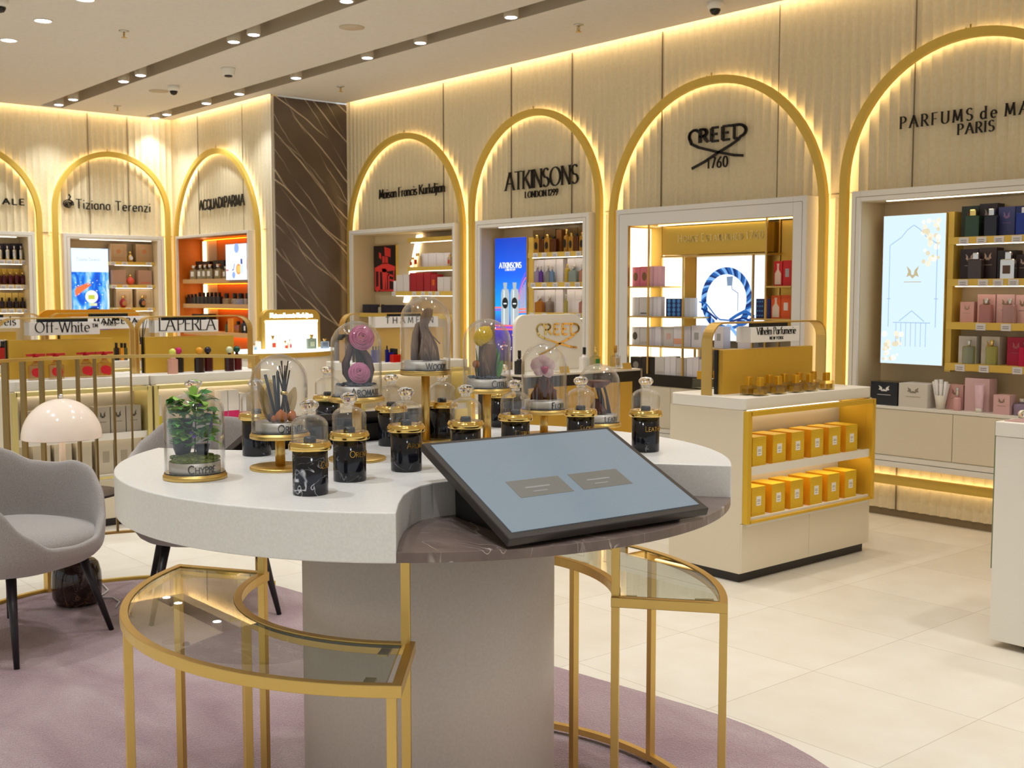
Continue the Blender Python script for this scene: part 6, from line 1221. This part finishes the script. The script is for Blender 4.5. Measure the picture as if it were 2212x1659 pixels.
VX, VY0, VY1 = -3.925, 4.70, 5.885; VYC = (VY0 + VY1) / 2
yv = lambda u, x=-3.875: onx(u, 730, x).y - VYC
vi = dict(box=(yv(1622), yv(1727), 1.238, 1.322), text=[('Vilhelm Parfumerie', yv(1677), 1.281, yv(1719) - yv(1635), dict(k_, thick=.12, thin=.05, sp=.08)), ('NEW YORK', yv(1677), 1.252, yv(1691) - yv(1662), dict(thick=.14, thin=.11, serif=0, sp=.35))])
vo = gondola(VX, VY0, VY1, 'white gondola with gold framed shelves of yellow boxes near the stools', vi, board=((VY1 - VY0) / 2 + yv(1562, -3.895), (VY1 - VY0) / 2 - yv(1756, -3.895)), boardtop=1.205, st=(-.5875, yv(1774, -3.925)), frame=mat('#e2b838', .42, .45, name='recess gold'))
# yellow boxes on the two shelves
YB = NT('yellow woven print'); co = YB.coord(scale=(1, 1, 1)); wv = YB.n('TexWave', Scale=42.0, Distortion=.3); wv.bands_direction = 'Z'; YB.l(co, wv.inputs['Vector']); YB.l(YB.ramp(wv.outputs[0], [(.0, '#a87d10'), (.16, '#e6b81c'), (.5, '#f0c424')]), YB.b.inputs['Base Color']); YB.b.inputs['Roughness'].default_value = .45; YB = YB.m
YTOP = mat('#ffd52a', .45); YSIDE = mat('#f0a818', .45)  # brighter yellow for the tops: the light falling on them is put into the colour
def ybox(label, group, y, z, w, h):
    o = thing('perfume_box', label, 'box', (GFV, y, z), PI / 2, group); d = .15
    link('carton', cached(('yb', round(w, 3), round(h, 3)), lambda mb: (mb.box(-w / 2, w / 2, 0, d, 0, h, 0), mb.box(-w / 2, w / 2, .0, d, h, h + .001, 1), mb.box(-w / 2 - .001, -w / 2, .002, d, 0, h, 2), mb.box(w / 2, w / 2 + .001, .002, d, 0, h, 2)), [YB, YTOP, YSIDE]), o)
    link('paper_label', cached(('yl',), lambda mb: (mb.box(-.02, .02, -.0012, 0, .055, .105, 0), mb.box(-.012, .012, -.0016, -.0012, .085, .088, 1), mb.box(-.014, .014, -.0016, -.0012, .078, .081, 1), mb.box(-.01, .01, -.0016, -.0012, .065, .068, 1)), [PAPER, mat('#8a8a8a', .6)]), o)
GFV = VX + .25 - .02
us = [(838, 912), (918, 1076), (1080, 1228), (1240, 1387), (1396, 1530), (1540, 1670)]
for z, vt, t_ in ((.6, 280, 'upper'), (.335, 700, 'lower')):
    for i, (a, b) in enumerate(us):
        ya, yb = onx(1420 + a / 3.858, 940, GFV).y, onx(1420 + b / 3.858, 940, GFV).y; w = .113
        ybox(f'yellow woven pattern box, {ORD[i]} from the stool side on the {t_} gold framed shelf', 'yellow boxes in the gold framed gondola', yb - w / 2 - .004, z, w, .155)
# faceted bottles on the same gondola
CG = glasscol('#f2ecd2', .85, .03); CAPG = mat('#d6a024', .35, .6)
def onlay(u, v, x): p = onx(u, v, x); return p
for i, (a, b, vt, xx) in enumerate([(820, 925, 600, -3.80), (905, 1060, 620, -3.73), (1020, 1120, 583, -3.82), (1075, 1235, 608, -3.73), (1165, 1260, 573, -3.82), (1255, 1390, 590, -3.73), (1310, 1395, 560, -3.83), (1390, 1520, 578, -3.73), (1455, 1530, 548, -3.83), (1560, 1668, 563, -3.73)]):
    ya, yb = onx(1420 + a / 4.424, 830, xx).y, onx(1420 + b / 4.424, 830, xx).y; w = min(.088, yb - ya); zt = onx(1420 + (a + b) / 8.848, 680 + vt / 4.424, xx).z
    o = bottle(f'square faceted glass bottle with amber cap, {ORD[i]} from the gold strap before the gold board', 'faceted bottles on the white gondola', (xx, (ya + yb) / 2, ZG), PI / 2, 'sq', w, .052, .045, CG, CAPG, None, w * .62, cw=w * .42)
    link('perfume', cached(('pf', round(w, 3)), lambda mb: mb.box(-w * .36, w * .36, -w * .22, w * .22, .006, .034), glasscol('#f0c860', .7)), o)
for i, (u, v) in enumerate(((1513, 838), (1548, 838))):
    p = onz(u, v, ZG); o = bottle(f'square faceted glass bottle with amber cap, {"outside" if i == 0 else "inside"} the brass strap', 'faceted bottles on the white gondola', (p.x, p.y, ZG), 0, 'sq', .085, .052, .045, CG, CAPG, None, .055, cw=.036)
# red topped bottles
for i, (a, b) in enumerate(((255, 320), (405, 490), (645, 730), (790, 875))):
    xx = -7.36; ya, yb = onx(a / 3.687, 800, xx).y, onx(b / 3.687, 800, xx).y; w = yb - ya; y = (ya + yb) / 2
    o = thing('perfume_bottle', f'clear bottle with red flat cap and red splash, {ORD[i]} along its gondola', 'perfume bottle', (xx, y, ZG), PI / 2, 'red topped bottles'); hb = .115
    mb = MB(); rbox(mb, .09, .04, hb * .8, .15); mb.lathe([(.034, hb * .79), (.024, hb * .92), (.014, hb)], seg=14, sy=.6); mb.build('glass_body', glasscol('#efe2c0', .85, .03), o)
    mb = MB(); mb.lathe([(.017, hb), (.019, hb + .032), (.014, hb + .034)], seg=18); mb.box(-.055, .055, -.012, .012, hb + .034, hb + .048); mb.box(-.012, .012, -.04, .04, hb + .034, hb + .048); mb.build('red_cap', mat('#c01820', .35), o)
    mb = MB(); pts = [(-.028, .03), (-.034, .055), (-.024, .072), (.004, .076), (.03, .066), (.036, .044), (.03, .02), (.02, .008), (.008, .018), (-.012, .02)]; mb.prism(pts, -.0225, -.021, fn=lambda x, y, z: (x, z, y)); mb.build('red_splash', mat('#d21422', .4), o)
# ball topped bottles
for a, b, xx, vt, bm, bc, nm in ((15, 215, -7.34, 985, mat('#d8a08a', .4), '#d8d860', 'peach matt bottle with lime ball'), (160, 292, -7.44, 962, mat('#1a1412', .15), '#c8246a', 'black bottle with magenta ball'), (525, 715, -7.34, 960, mat('#2a1712', .15), '#e0961a', 'dark brown bottle with orange ball'), (700, 860, -7.42, 950, glasscol('#4a1014', .2), '#2c2838', 'dark red bottle with violet ball'), (1100, 1280, -7.34, 945, glasscol('#3c0c12', .2), '#cfd0a8', 'dark wine bottle with pale ball'), (1250, 1405, -7.42, 935, glasscol('#5a0a12', .2), '#0f4a3a', 'crimson bottle with green ball')):
    u = 360 + (a + b) / 2 / 8.733; p = onx(u, 790, xx); zt = onx(u, 640 + vt / 8.733, xx).z
    bottle(nm + ' stopper before the gold board', 'ball topped bottles', (xx, p.y, ZG), PI / 2, 'ball', .066, zt - ZG - .048, .048, bm, mat(bc, .18), None, .05)
# bottles of the second row
for i, (a, b, vt, c, k) in enumerate(((800, 890, 925, '#241a14', 'dark brown'), (918, 985, 930, '#e0901c', 'orange'), (985, 1055, 930, '#4a5032', 'olive'), (1178, 1225, 920, '#a84a30', 'rust'), (1212, 1275, 930, '#c01c4a', 'crimson'), (1270, 1365, 930, '#c8b8c0', 'lilac white'))):
    xx = -9.12; y0_, y1_ = onx(160 + a / 9.218, 770, xx).y, onx(160 + b / 9.218, 770, xx).y; zt = onx(160 + (a + b) / 18.4, 640 + vt / 9.218, xx).z
    bottle(f'tall {k} bottle with black cap on the orange board gondola', 'bottles below the orange header', (xx, (y0_ + y1_) / 2, ZG), PI / 2, 'sq', min(.06, y1_ - y0_), (zt - ZG) * .72, (zt - ZG) * .28, mat(c, .25), BLACK, None, .035, cw=.022)
p = onx(305, 735, -9.0); o = thing('reed_diffuser', 'small reed diffuser with black sticks behind the strap', 'diffuser', (-9.0, p.y, ZG)); mb = MB(); mb.lathe([(.03, 0), (.032, .09), (.014, .11), (.014, .13)], seg=16); mb.build('bottle', mat('#c8923c', .2), o)
mb = MB()
for k in range(6): a = k * 1.05; mb.tube([(0, 0, .12), (.05 * math.cos(a), .05 * math.sin(a), .33)], .003, 0, 5)
mb.build('reeds', BLACK, o)
for i, u in enumerate((4, 30)):
    p = onx(u, 700, -9.1); bottle(f'black and red box like bottle below the cut sign, {ORD[i]} from the edge', 'bottles on the cut gondola', (-9.1, p.y, ZG), PI / 2, 'sq', .07, .13, .05, mat('#a81c14', .3), BLACK)
for i, u in enumerate((4, 12)):
    p = onx(u, 770, -7.40) ; bottle(f'white capped dark bottle at the far left end, {ORD[i]} from the edge', 'dark bottles at the far left', (-9.12, onx(u, 770, -9.12).y, ZG), PI / 2, 'rd', .045, .14, .05, BLACK, mat('#e0dcd8', .4))
# silver boxes in the gondola behind the railing
SB = mat('#b4aa98', .35, .3); SB2 = mat('#c8bda8', .35, .25); ZX = GX + .25 - .03
zq_ = lambda a: onx(a / 6.38, 930, ZX).y
for i, (a, b) in enumerate(((165, 275), (360, 560), (565, 760), (765, 960), (965, 1130), (1320, 1522), (1530, 1738), (1745, 1950))):
    w = zq_(b) - zq_(a); carton(f'silver grey crested box, {ORD[i]} from the left on the upper shelf behind the railing', 'silver boxes behind the railing', (ZX - .05, zq_((a + b) / 2), .6), PI / 2, w * .98, .1, .175, SB, ('crest', mat('#4a453c', .5)))
for i, (a, b) in enumerate(((180, 300), (440, 690), (735, 985), (1040, 1262), (1345, 1560), (1595, 1810), (1830, 1950))):
    w = zq_(b) - zq_(a); carton(f'tall silver box, {ORD[i]} from the left on the lower shelf behind the railing', 'silver boxes behind the railing', (ZX - .05, zq_((a + b) / 2), .335), PI / 2, w * .96, .1, .225, SB2, ('plate', mat('#a89e8a', .4)) if i > 3 else None)
for i, (u0, u1, vt, z, c, kk) in enumerate(((335, 349, 855, .6, '#d8c818', 'yellow'), (478, 492, 845, .6, '#d8286a', 'pink'), (493, 517, 843, .6, '#d8286a', 'pink'), (518, 532, 850, .6, '#d8286a', 'pink'))):
    y0_, y1_ = onx(u0, 880, ZX).y, onx(u1, 880, ZX).y; zt = onx(u0, vt, ZX).z; carton(f'white box with {kk} band, {ORD[i]} from the railing on the ball bottle gondola', 'banded boxes', (ZX - .05, (y0_ + y1_) / 2, z), PI / 2, (y1_ - y0_) * .97, .1, max(.1, zt - z), PAPER, ('band', mat(c, .5)))
# red and blue goods of the central gondola
p = onx(700 + 1570 / 10.37, 780, -7.47); bottle('red square bottle with black cap standing on the central gondola', 'bottles on the central gondola', (-7.45, p.y, ZG + .0), PI / 2, 'sq', .085, .062, .045, mat('#c0180e', .15), BLACK, None, .05)
p = onx(855, 775, -7.5); bottle('deep blue bottle with black cap behind the red bottle', 'bottles on the central gondola', (-7.55, p.y, ZG), PI / 2, 'sq', .085, .075, .03, mat('#16187a', .15), BLACK, None, .04)
for i, u in enumerate((806, 812, 818, 836)):
    p = onx(u, 770, -7.5); bottle(f'slim dark blue bottle seen through the rose jar, {ORD[i]} of four', 'slim blue bottles on the central gondola', (-7.5, p.y, ZG), PI / 2, 'sq', .03, .1, .03, mat('#1c2478', .2), BLACK)
# ------------------------------------------------------------------ lit perfume counter before the marble column
o = thing('perfume_counter', 'round fronted white counter with lit brass framed back panel by the marble column', 'counter', (-9.88, 5.52, 0))
N_ = 18; front = [(-.3 + .55 * math.cos(math.radians(a)) ** .7 if math.cos(math.radians(a)) > 0 else -.3, .62 * math.sin(math.radians(a))) for a in [-90 + 10 * i for i in range(N_ + 1)]]; front = [(-.3, -.62)] + front[1:-1] + [(-.3, .62)]
mb = MB(); mb.prism(front, .0, .9); mb.build('body', WHITE, o); mb = MB(); mb.prism([(x * 1.03, y * 1.03) for x, y in front], .9, .945); mb.build('gold_edge', GOLDY, o)
mb = MB(); mb.prism([(x * 1.02, y * 1.02) for x, y in front], .945, .967); lab(mb.build('lit_top', mat('#ffffff', .2, em=.8, emc='#f4fff6', name='lit glass top'), o), 'glowing white glass top')
mb = MB(); yl, yr = onx(566, 720, -10.05).y - 5.52, onx(692, 720, -10.05).y - 5.52; zt = 1.35; r = .09
ring = [(yl, .967), (yl, zt - r)] + [(yl + r - r * math.cos(PI / 2 * k / 8), zt - r + r * math.sin(PI / 2 * k / 8)) for k in range(1, 9)] + [(yr - r + r * math.sin(PI / 2 * k / 8), zt - r + r * math.cos(PI / 2 * k / 8)) for k in range(0, 9)] + [(yr, .967)]
mb.prism(ring, -.24, -.17, fn=lambda x, y, z: (z, x, y)); mb.build('back_frame', GOLDY, o, bev=.004)
mb = MB(); mb.box(-.169, -.166, yl + .035, yr - .035, .967, 1.245); mb.build('lit_panel', mat('#ffffff', .5, em=1.1, emc='#fffdf6', name='lit white panel'), o)
mb = MB(); mb.box(-.166, -.16, yl + .035, yr - .035, 1.228, 1.245); mb.build('light_strip', LEDW, o)
mb = MB(); q = fit('Maison Francis Kurkdjian', (yr - yl) * .72, sp=.1); write(mb, 'Maison Francis Kurkdjian', plane((-.169, (yl + yr) / 2, 1.275), (0, 1, 0), (0, 0, 1), q), centre=True, thick=.24, thin=.14, serif=.12, sp=.1, h=(0, .004)); mb.build('lettering', mat('#ffffff', .5, em=3, emc='#ffffff', name='lit lettering'), o)
kq = lambda a: 540 + a / 9.218
for a, b, vt, xx, nm, bm, lm in ((390, 525, 690, -9.85, 'clear bottle with gold cap and red label', glasscol('#f0e8d8', .8), ('p', mat('#e04830', .5))), (650, 755, 790, -9.78, 'small clear bottle with gold cap and red label', glasscol('#f0e8d8', .8), ('p', mat('#e04830', .5))), (762, 820, 760, -9.85, 'white bottle with red lettering and gold cap', PAPER, ('p', mat('#e03848', .5))), (1140, 1308, 670, -9.85, 'grey green square bottle with gold cap', glasscol('#8a9684', .4), ('p', mat('#b0b898', .5))), (1425, 1560, 755, -9.8, 'pale blue bottle with wide gold cap', glasscol('#a8b8d0', .6), None), (45, 130, 850, -9.8, 'white bottle with blue print', PAPER, ('p', mat('#8ac0d8', .5))), (125, 205, 740, -9.9, 'tall white box like bottle', PAPER, None)):
    p = onx(kq((a + b) / 2), 750, xx); zt_ = onx(kq((a + b) / 2), 650 + vt / 9.218, xx).z; w = onx(kq(b), 750, xx).y - onx(kq(a), 750, xx).y; bottle(nm + ' on the lit counter', 'bottles on the lit counter', (xx, p.y, .967), PI / 2, 'fl' if w < .14 else 'sq', min(w, .11), (zt_ - .967) * .74, (zt_ - .967) * .26, bm, PGOLD, lm, .045, cw=min(w, .11) * .5)
# ------------------------------------------------------------------ black and gold counter with white back board
cx0 = -5.66; ya_, yb_ = 4.95, 6.06; yc = (ya_ + yb_) / 2
o = thing('perfume_counter', 'black and gold counter with white rounded back board near the blue screen', 'counter', (cx0 - .25, yc, 0)); h = (yb_ - ya_) / 2; BM = mat('#1c1816', .3, name='black counter')
mb = MB(); mb.box(-.25, .25, -h, h, .05, .955); mb.build('body', BM, o, bev=.003); mb = MB(); mb.box(-.23, .23, -h + .02, h - .02, 0, .05); mb.build('plinth', DARK, o)
mb = MB(); mb.box(-.252, .252, -h - .002, h + .002, .955, .967); mb.build('top', mat('#d8d0c0', .3), o)
mb = MB(); mb.box(.25, .256, -h + .02, h - .1, .12, .88); mb.build('gold_panel', GOLDY, o)
mb = MB(); mb.box(.24, .256, h - .012, h + .003, .05, .967); mb.build('steel_edge', SILV, o)
xb = cx0 - .3; y0_, y1_ = onx(1113, 740, xb).y - yc, onx(1258, 740, xb).y - yc; zt = onx(1185, 679, xb).z; r = .09
o2 = thing('sign_board', 'white board with rounded top and gold crossed swash logo on the black counter', 'sign', (xb, yc, .967)); hz = zt - .967
pts = [(y0_, 0), (y1_, 0)] + [(y1_ - r + r * math.cos(math.radians(a)), hz - r + r * math.sin(math.radians(a))) for a in range(0, 91, 15)] + [(y0_ + r + r * math.cos(math.radians(a)), hz - r + r * math.sin(math.radians(a))) for a in range(90, 181, 15)]
mb = MB(); mb.prism(pts, -.03, .0, fn=lambda x, y, z: (z, x, y)); mb.build('board', mat('#efe9dd', .4), o2, bev=.003)
mb = MB(); l0, l1 = onx(1158, 720, xb).y - yc, onx(1221, 720, xb).y - yc; creed(mb, plane((.0, l0, onx(1190, 723, xb).z - .967), (0, 1, 0), (0, 0, 1), (l1 - l0) / 3.7), (0, .004), .15); mb.build('logo', PGOLD, o2)
for u, v0, v1, w, nm, bm, cm, k, xx in ((1286, 806, 747, .075, 'clear bottle with gold cap and green label', glasscol('#eef2e8', .85, .03), PGOLD, 'sh', cx0 - .08), (1329, 800, 746, .075, 'clear bottle with silver label and cork cap', glasscol('#f0f0ee', .85, .03), mat('#b8862c', .5), 'sh', cx0 - .08), (1122, 812, 757, .06, 'dark bottle with black cap', mat('#2a2a2a', .2), BLACK, 'sh', cx0 - .12), (1262, 800, 750, .07, 'white bottle with black cap', PAPER, BLACK, 'sh', cx0 - .15)):
    p = onx(u, v0, xx); zt_ = onx(u, v1, xx).z; bottle(nm + ' on the black counter', 'bottles on the black counter', (xx, p.y, .967), PI / 2, k, w, (zt_ - .967) * .7, (zt_ - .967) * .3, bm, cm, ('p', mat('#2f7a3a', .5)) if 'green' in nm else (('p', SILV) if 'silver' in nm else None), .045, cw=.024)
for i, (u, v) in enumerate(((1214, 800), (1349, 795))):
    xx = cx0 - .05; p = onx(u, v, xx); mb = MB(); mb.prism([(-.035, 0), (.035, 0), (.0, .0)][:2] + [(.035, .004), (.02, .045), (.014, .045), (.026, .004), (-.035, .004)], -.04, .04, fn=lambda x, y, z: (x, z, y)); tag(mb.build('price_holder', GOLDY, loc=(xx, p.y, .967)), f'small folded gold price holder, {"beside the orchid jar" if i == 0 else "at the right end of the black counter"}', 'price holder', 'gold price holders')
# ------------------------------------------------------------------ counter at the right edge
p = onz(2152, 910, .967); X0, Y0 = p.x, p.y; GRN = mat('#7d8667', .5, name='sage green lacquer')
o = thing('display_counter', 'white display counter with sage green side frame cut by the right edge', 'counter', (X0, Y0, 0))
mb = MB(); mb.box(0, 1.2, 0, .5, .03, .905); mb.build('body', WHITE, o, bev=.003); mb = MB(); mb.box(-.002, 1.2, -.004, .5, .906, .967); mb.build('top_slab', WHITE, o, bev=.004); mb = MB(); mb.box(.12, 1.1, .06, .44, 0, .03); mb.build('plinth', DARK, o)
mb = MB(); mb.box(-.02, .0, .03, .5, .33, .963); mb.build('side_frame', GRN, o, bev=.002)
mb = MB(); mb.box(.02, 1.18, .03, .47, .967, .97); mb.build('inset_top', mat('#b58f8c', .4), o)
mb = MB(); q = onz(2208, 903, .97); mb.sphere((0, 0, .018), .018); mb.lathe([(.012, 0), (.018, .004)], seg=12); tag(mb.build('glass_stopper', SGLASS, loc=(q.x, q.y, .97)), 'small round glass stopper on the counter at the right edge', 'stopper')
# ------------------------------------------------------------------ railing round the seating corner
rc = Vector((-5.004, 2.035)); rr = .815; ZR = 1.19
o = thing('curved_railing', 'curved brass railing with flat bars behind the lamp', 'railing', (rc.x, rc.y, 0)); arcp = lambda a, z, r_=rr: (r_ * math.cos(math.radians(a)), r_ * math.sin(math.radians(a)), z)
mb = MB(); mb.sweep([arcp(215 - i * 3, ZR - .008) for i in range(36)], [(-.016, -.008), (.016, -.008), (.016, .008), (-.016, .008)]); mb.build('top_rail', GOLD, o)
mb = MB(); mb.sweep([arcp(215 - i * 3, .27) for i in range(36)], [(-.012, -.006), (.012, -.006), (.012, .006), (-.012, .006)]); mb.build('bottom_rail', GOLD, o)
for a in (203.5, 196.5, 189.6, 183.2, 176.8, 170.9, 164.5, 158.5):
    mb = MB(); t_ = math.radians(a); mb.box(rr - .02, rr + .02, -.005, .005, .276, ZR - .016, fn=lambda x, y, z: (x * math.cos(t_) - y * math.sin(t_), x * math.sin(t_) + y * math.cos(t_), z)); mb.build('bar', mat('#9a8150', .4, .9, name='bronze bar'), o)
for a in (215, 189.6, 110.5):
    mb = MB(); t_ = math.radians(a); mb.box(rr - .02, rr + .02, -.012, .012, .012, ZR - .016 if a != 189.6 else .265, fn=lambda x, y, z: (x * math.cos(t_) - y * math.sin(t_), x * math.sin(t_) + y * math.cos(t_), z)); mb.build('post', GOLD, o)
mb = MB(); mb.sweep([(rc.x + .835 * math.cos(math.radians(a)), rc.y + .835 * math.sin(math.radians(a)), .012) for a in range(105, 231, 3)], [(-.012, -.012), (.012, -.012), (.012, .012), (-.012, .012)]); struct(mb.build('trim_2', GOLDY))
# ------------------------------------------------------------------ lamp on its side table
lx_, ly_ = -5.49, 1.93
o = thing('side_table', 'side table with dark round top on a brown marble drum', 'side table', (lx_, ly_, .012)); mb = MB(); mb.lathe([(.06, 0), (.095, .006), (.112, .04), (.116, .1), (.112, .16), (.1, .2), (.085, .215), (.03, .22)], seg=40); mb.build('marble_drum', DRUMM, o)
mb = MB(); mb.lathe([(.012, .215), (.012, .53)], seg=16); mb.build('stem', BLACK, o); mb = MB(); mb.lathe([(.205, .53), (.208, .533), (.208, .54), (.204, .543)], seg=48); mb.build('table_top', mat('#4a3c34', .45, name='dark bronze top'), o)
lp_ = onz(137, 1050, .555); dpl = depth_of(Vector((lx_, ly_, .9))); q = EYEV + ray(134, 950) * dpl; LX, LY = q.x, q.y
o = thing('table_lamp', 'white dome shaded table lamp with slender flared stem', 'lamp', (LX, LY, .555)); zs = zat(LX, LY, 945) - .555; zt = zat(LX, LY, 861) - .555; rs = 82.5 * dpl / FPX
mb = MB(); mb.lathe([(.1, 0), (.1, .004), (.055, .02), (.026, .06), (.016, .12), (.014, zs - .02), (.017, zs), (.013, zs + .02), (.012, zt - .01)], seg=32); mb.build('stem', mat('#f0e6d6', .3), o)
mb = MB(); pr = [(rs * math.cos(PI / 2 * i / 16), zs + (zt - zs) * math.sin(PI / 2 * i / 16)) for i in range(17)]; pr[-1] = (.004, zt); mb.openlathe(pr + [(.004, zt - .004)] + [(r_ - .003 if r_ > .01 else .004, z_ - .003) for r_, z_ in reversed(pr[:-1])] + [pr[0]], (0, 0, 0), 56)
SH = NT('opal shade'); SH.b.inputs['Base Color'].default_value = lin('#f2e2d2'); SH.b.inputs['Roughness'].default_value = .12; SH.b.inputs['Emission Color'].default_value = lin('#ffdcc0'); SH.b.inputs['Emission Strength'].default_value = .12; mb.build('lamp_shade', SH.m, o)
mb = MB(); mb.lathe([(.012, zt - .002), (.01, zt + .004)], seg=18); mb.sphere((0, 0, zt + .012), .011); mb.build('finial', CHROME, o)
lamp('POINT', (LX, LY, .555 + zs + .03), 1.2, (1, .85, .68), .03)
mb = MB(); pts = [onz(u, v, .018) for u, v in ((205, 1262), (222, 1262), (234, 1275), (225, 1282), (210, 1290), (225, 1291), (245, 1291), (258, 1300), (250, 1312))]; mb.tube(pts, .004, 0, 6); tag(mb.build('power_cable', mat('#d8d2cc', .5)), 'thin white lamp cable lying on the rug beside the marble drum', 'cable')
# ------------------------------------------------------------------ armchairs
FAB = NT('grey beige woven fabric'); co = FAB.coord(); n1 = FAB.n('TexNoise', Scale=320.0, Detail=2.0); FAB.l(co, n1.inputs['Vector']); FAB.l(FAB.ramp(n1.outputs[0], [(.3, '#958d88'), (.7, '#b0a8a2')]), FAB.b.inputs['Base Color']); FAB.b.inputs['Roughness'].default_value = .95; FAB.b.inputs['Sheen Weight'].default_value = .3; FAB.bump(n1.outputs[0], .35, .003); FAB = FAB.m
LEGM = mat('#221c20', .4, name='dark stained wood')
def armchair(x, y, face, label, cush=True):
    """local +x = forward"""
    o = thing('armchair', label, 'armchair', (x, y, .012), face, 'grey armchairs'); NA, NR = 64, 12
    def rim(a):      # a: 0 = back, pi = front; height and plan radius of the upper edge
        d = abs(math.degrees(a)); key = [(0, .87), (25, .86), (46, .78), (62, .725), (80, .72), (98, .735), (112, .715), (126, .64), (142, .52), (158, .45), (180, .44)]
        for (d0, h0), (d1, h1) in zip(key, key[1:]):
            if d <= d1: t = (d - d0) / (d1 - d0); t = t * t * (3 - 2 * t); return h0 + (h1 - h0) * t
        return .44
    def plan(a, s):  # rounded plan outline
        c, n = -math.cos(a), math.sin(a); ex = 2.5; q = (abs(c / .36) ** ex + abs(n / .37) ** ex) ** (-1 / ex); return c * q * s, n * q * s
    mb = MB(); vs = []
    prof = [(.30, .325), (.62, .33), (.84, .345), (.95, .385)]
    for i in range(NA):
        a = -PI + 2 * PI * i / NA; h = rim(a); lean = .06 if abs(a) < 1.2 else 0.0; row = []
        for s, z in prof: row.append((*plan(a, s), z))
        for k in range(1, 6): t = k / 5; z = .385 + (h - .385) * t; s = .97 + .035 * math.sin(PI * .5 * t) + lean * t * max(0, math.cos(a)); row.append((*plan(a, s), z))
        zz = h; s = 1.005 + lean * max(0, math.cos(a)); row.append((*plan(a, s - .035), zz + .012)); row.append((*plan(a, s - .085), zz - .004))
        for k in range(4, 0, -1): t = k / 5; z = .42 + (h - .42) * t; s = .88 + .03 * t + lean * t * max(0, math.cos(a)); row.append((*plan(a, s), z))
        row.append((*plan(a, .8), .405)); row.append((*plan(a, .3), .40)); vs += row
    n = len(vs) // NA; fs = [(i * n + j, ((i + 1) % NA) * n + j, ((i + 1) % NA) * n + j + 1, i * n + j + 1) for i in range(NA) for j in range(n - 1)]
    fs += [tuple(i * n for i in range(NA - 1, -1, -1)), tuple(i * n + n - 1 for i in range(NA))]; mb.add(vs, fs, 0, True); s = mb.build('shell', FAB, o); sm = s.modifiers.new('smooth', 'SUBSURF'); sm.levels = sm.render_levels = 1
    mb = MB(); vs = []
    pz = [(.0, .407, 0), (.7, .407, 0), (.86, .425, 1), (.885, .46, 1), (.84, .495, 1), (.6, .515, 1), (.25, .523, 1), (.0, .525, 1)]
    for i in range(48):
        a = -PI + 2 * PI * i / 48
        for s_, z, _ in pz: px_, py_ = plan(a, s_); vs.append((px_ * .98 + .035 * (1 if math.cos(a) < 0 else 1), py_ * .93, z - .012 * max(0, px_) / .36))
    n = len(pz); mb.add(vs, [(i * n + j, ((i + 1) % 48) * n + j, ((i + 1) % 48) * n + j + 1, i * n + j + 1) for i in range(48) for j in range(n - 1)], 0, True); mb.build('seat_cushion', FAB, o)
    for fx_, sy in ((1, 1), (1, -1), (-1, 1), (-1, -1)):
        mb = MB(); mb.tube([(fx_ * .2, sy * .21, .345), (fx_ * .285, sy * .285, .0)], .021, 0, 14, .011); mb.build('leg', LEGM, o)
    return o
armchair(-5.06, 1.5, math.radians(30), 'grey woven armchair cut by the left edge beside the lamp'); armchair(-5.06, 2.42, math.radians(-22), 'grey woven armchair mostly hidden behind the display table')
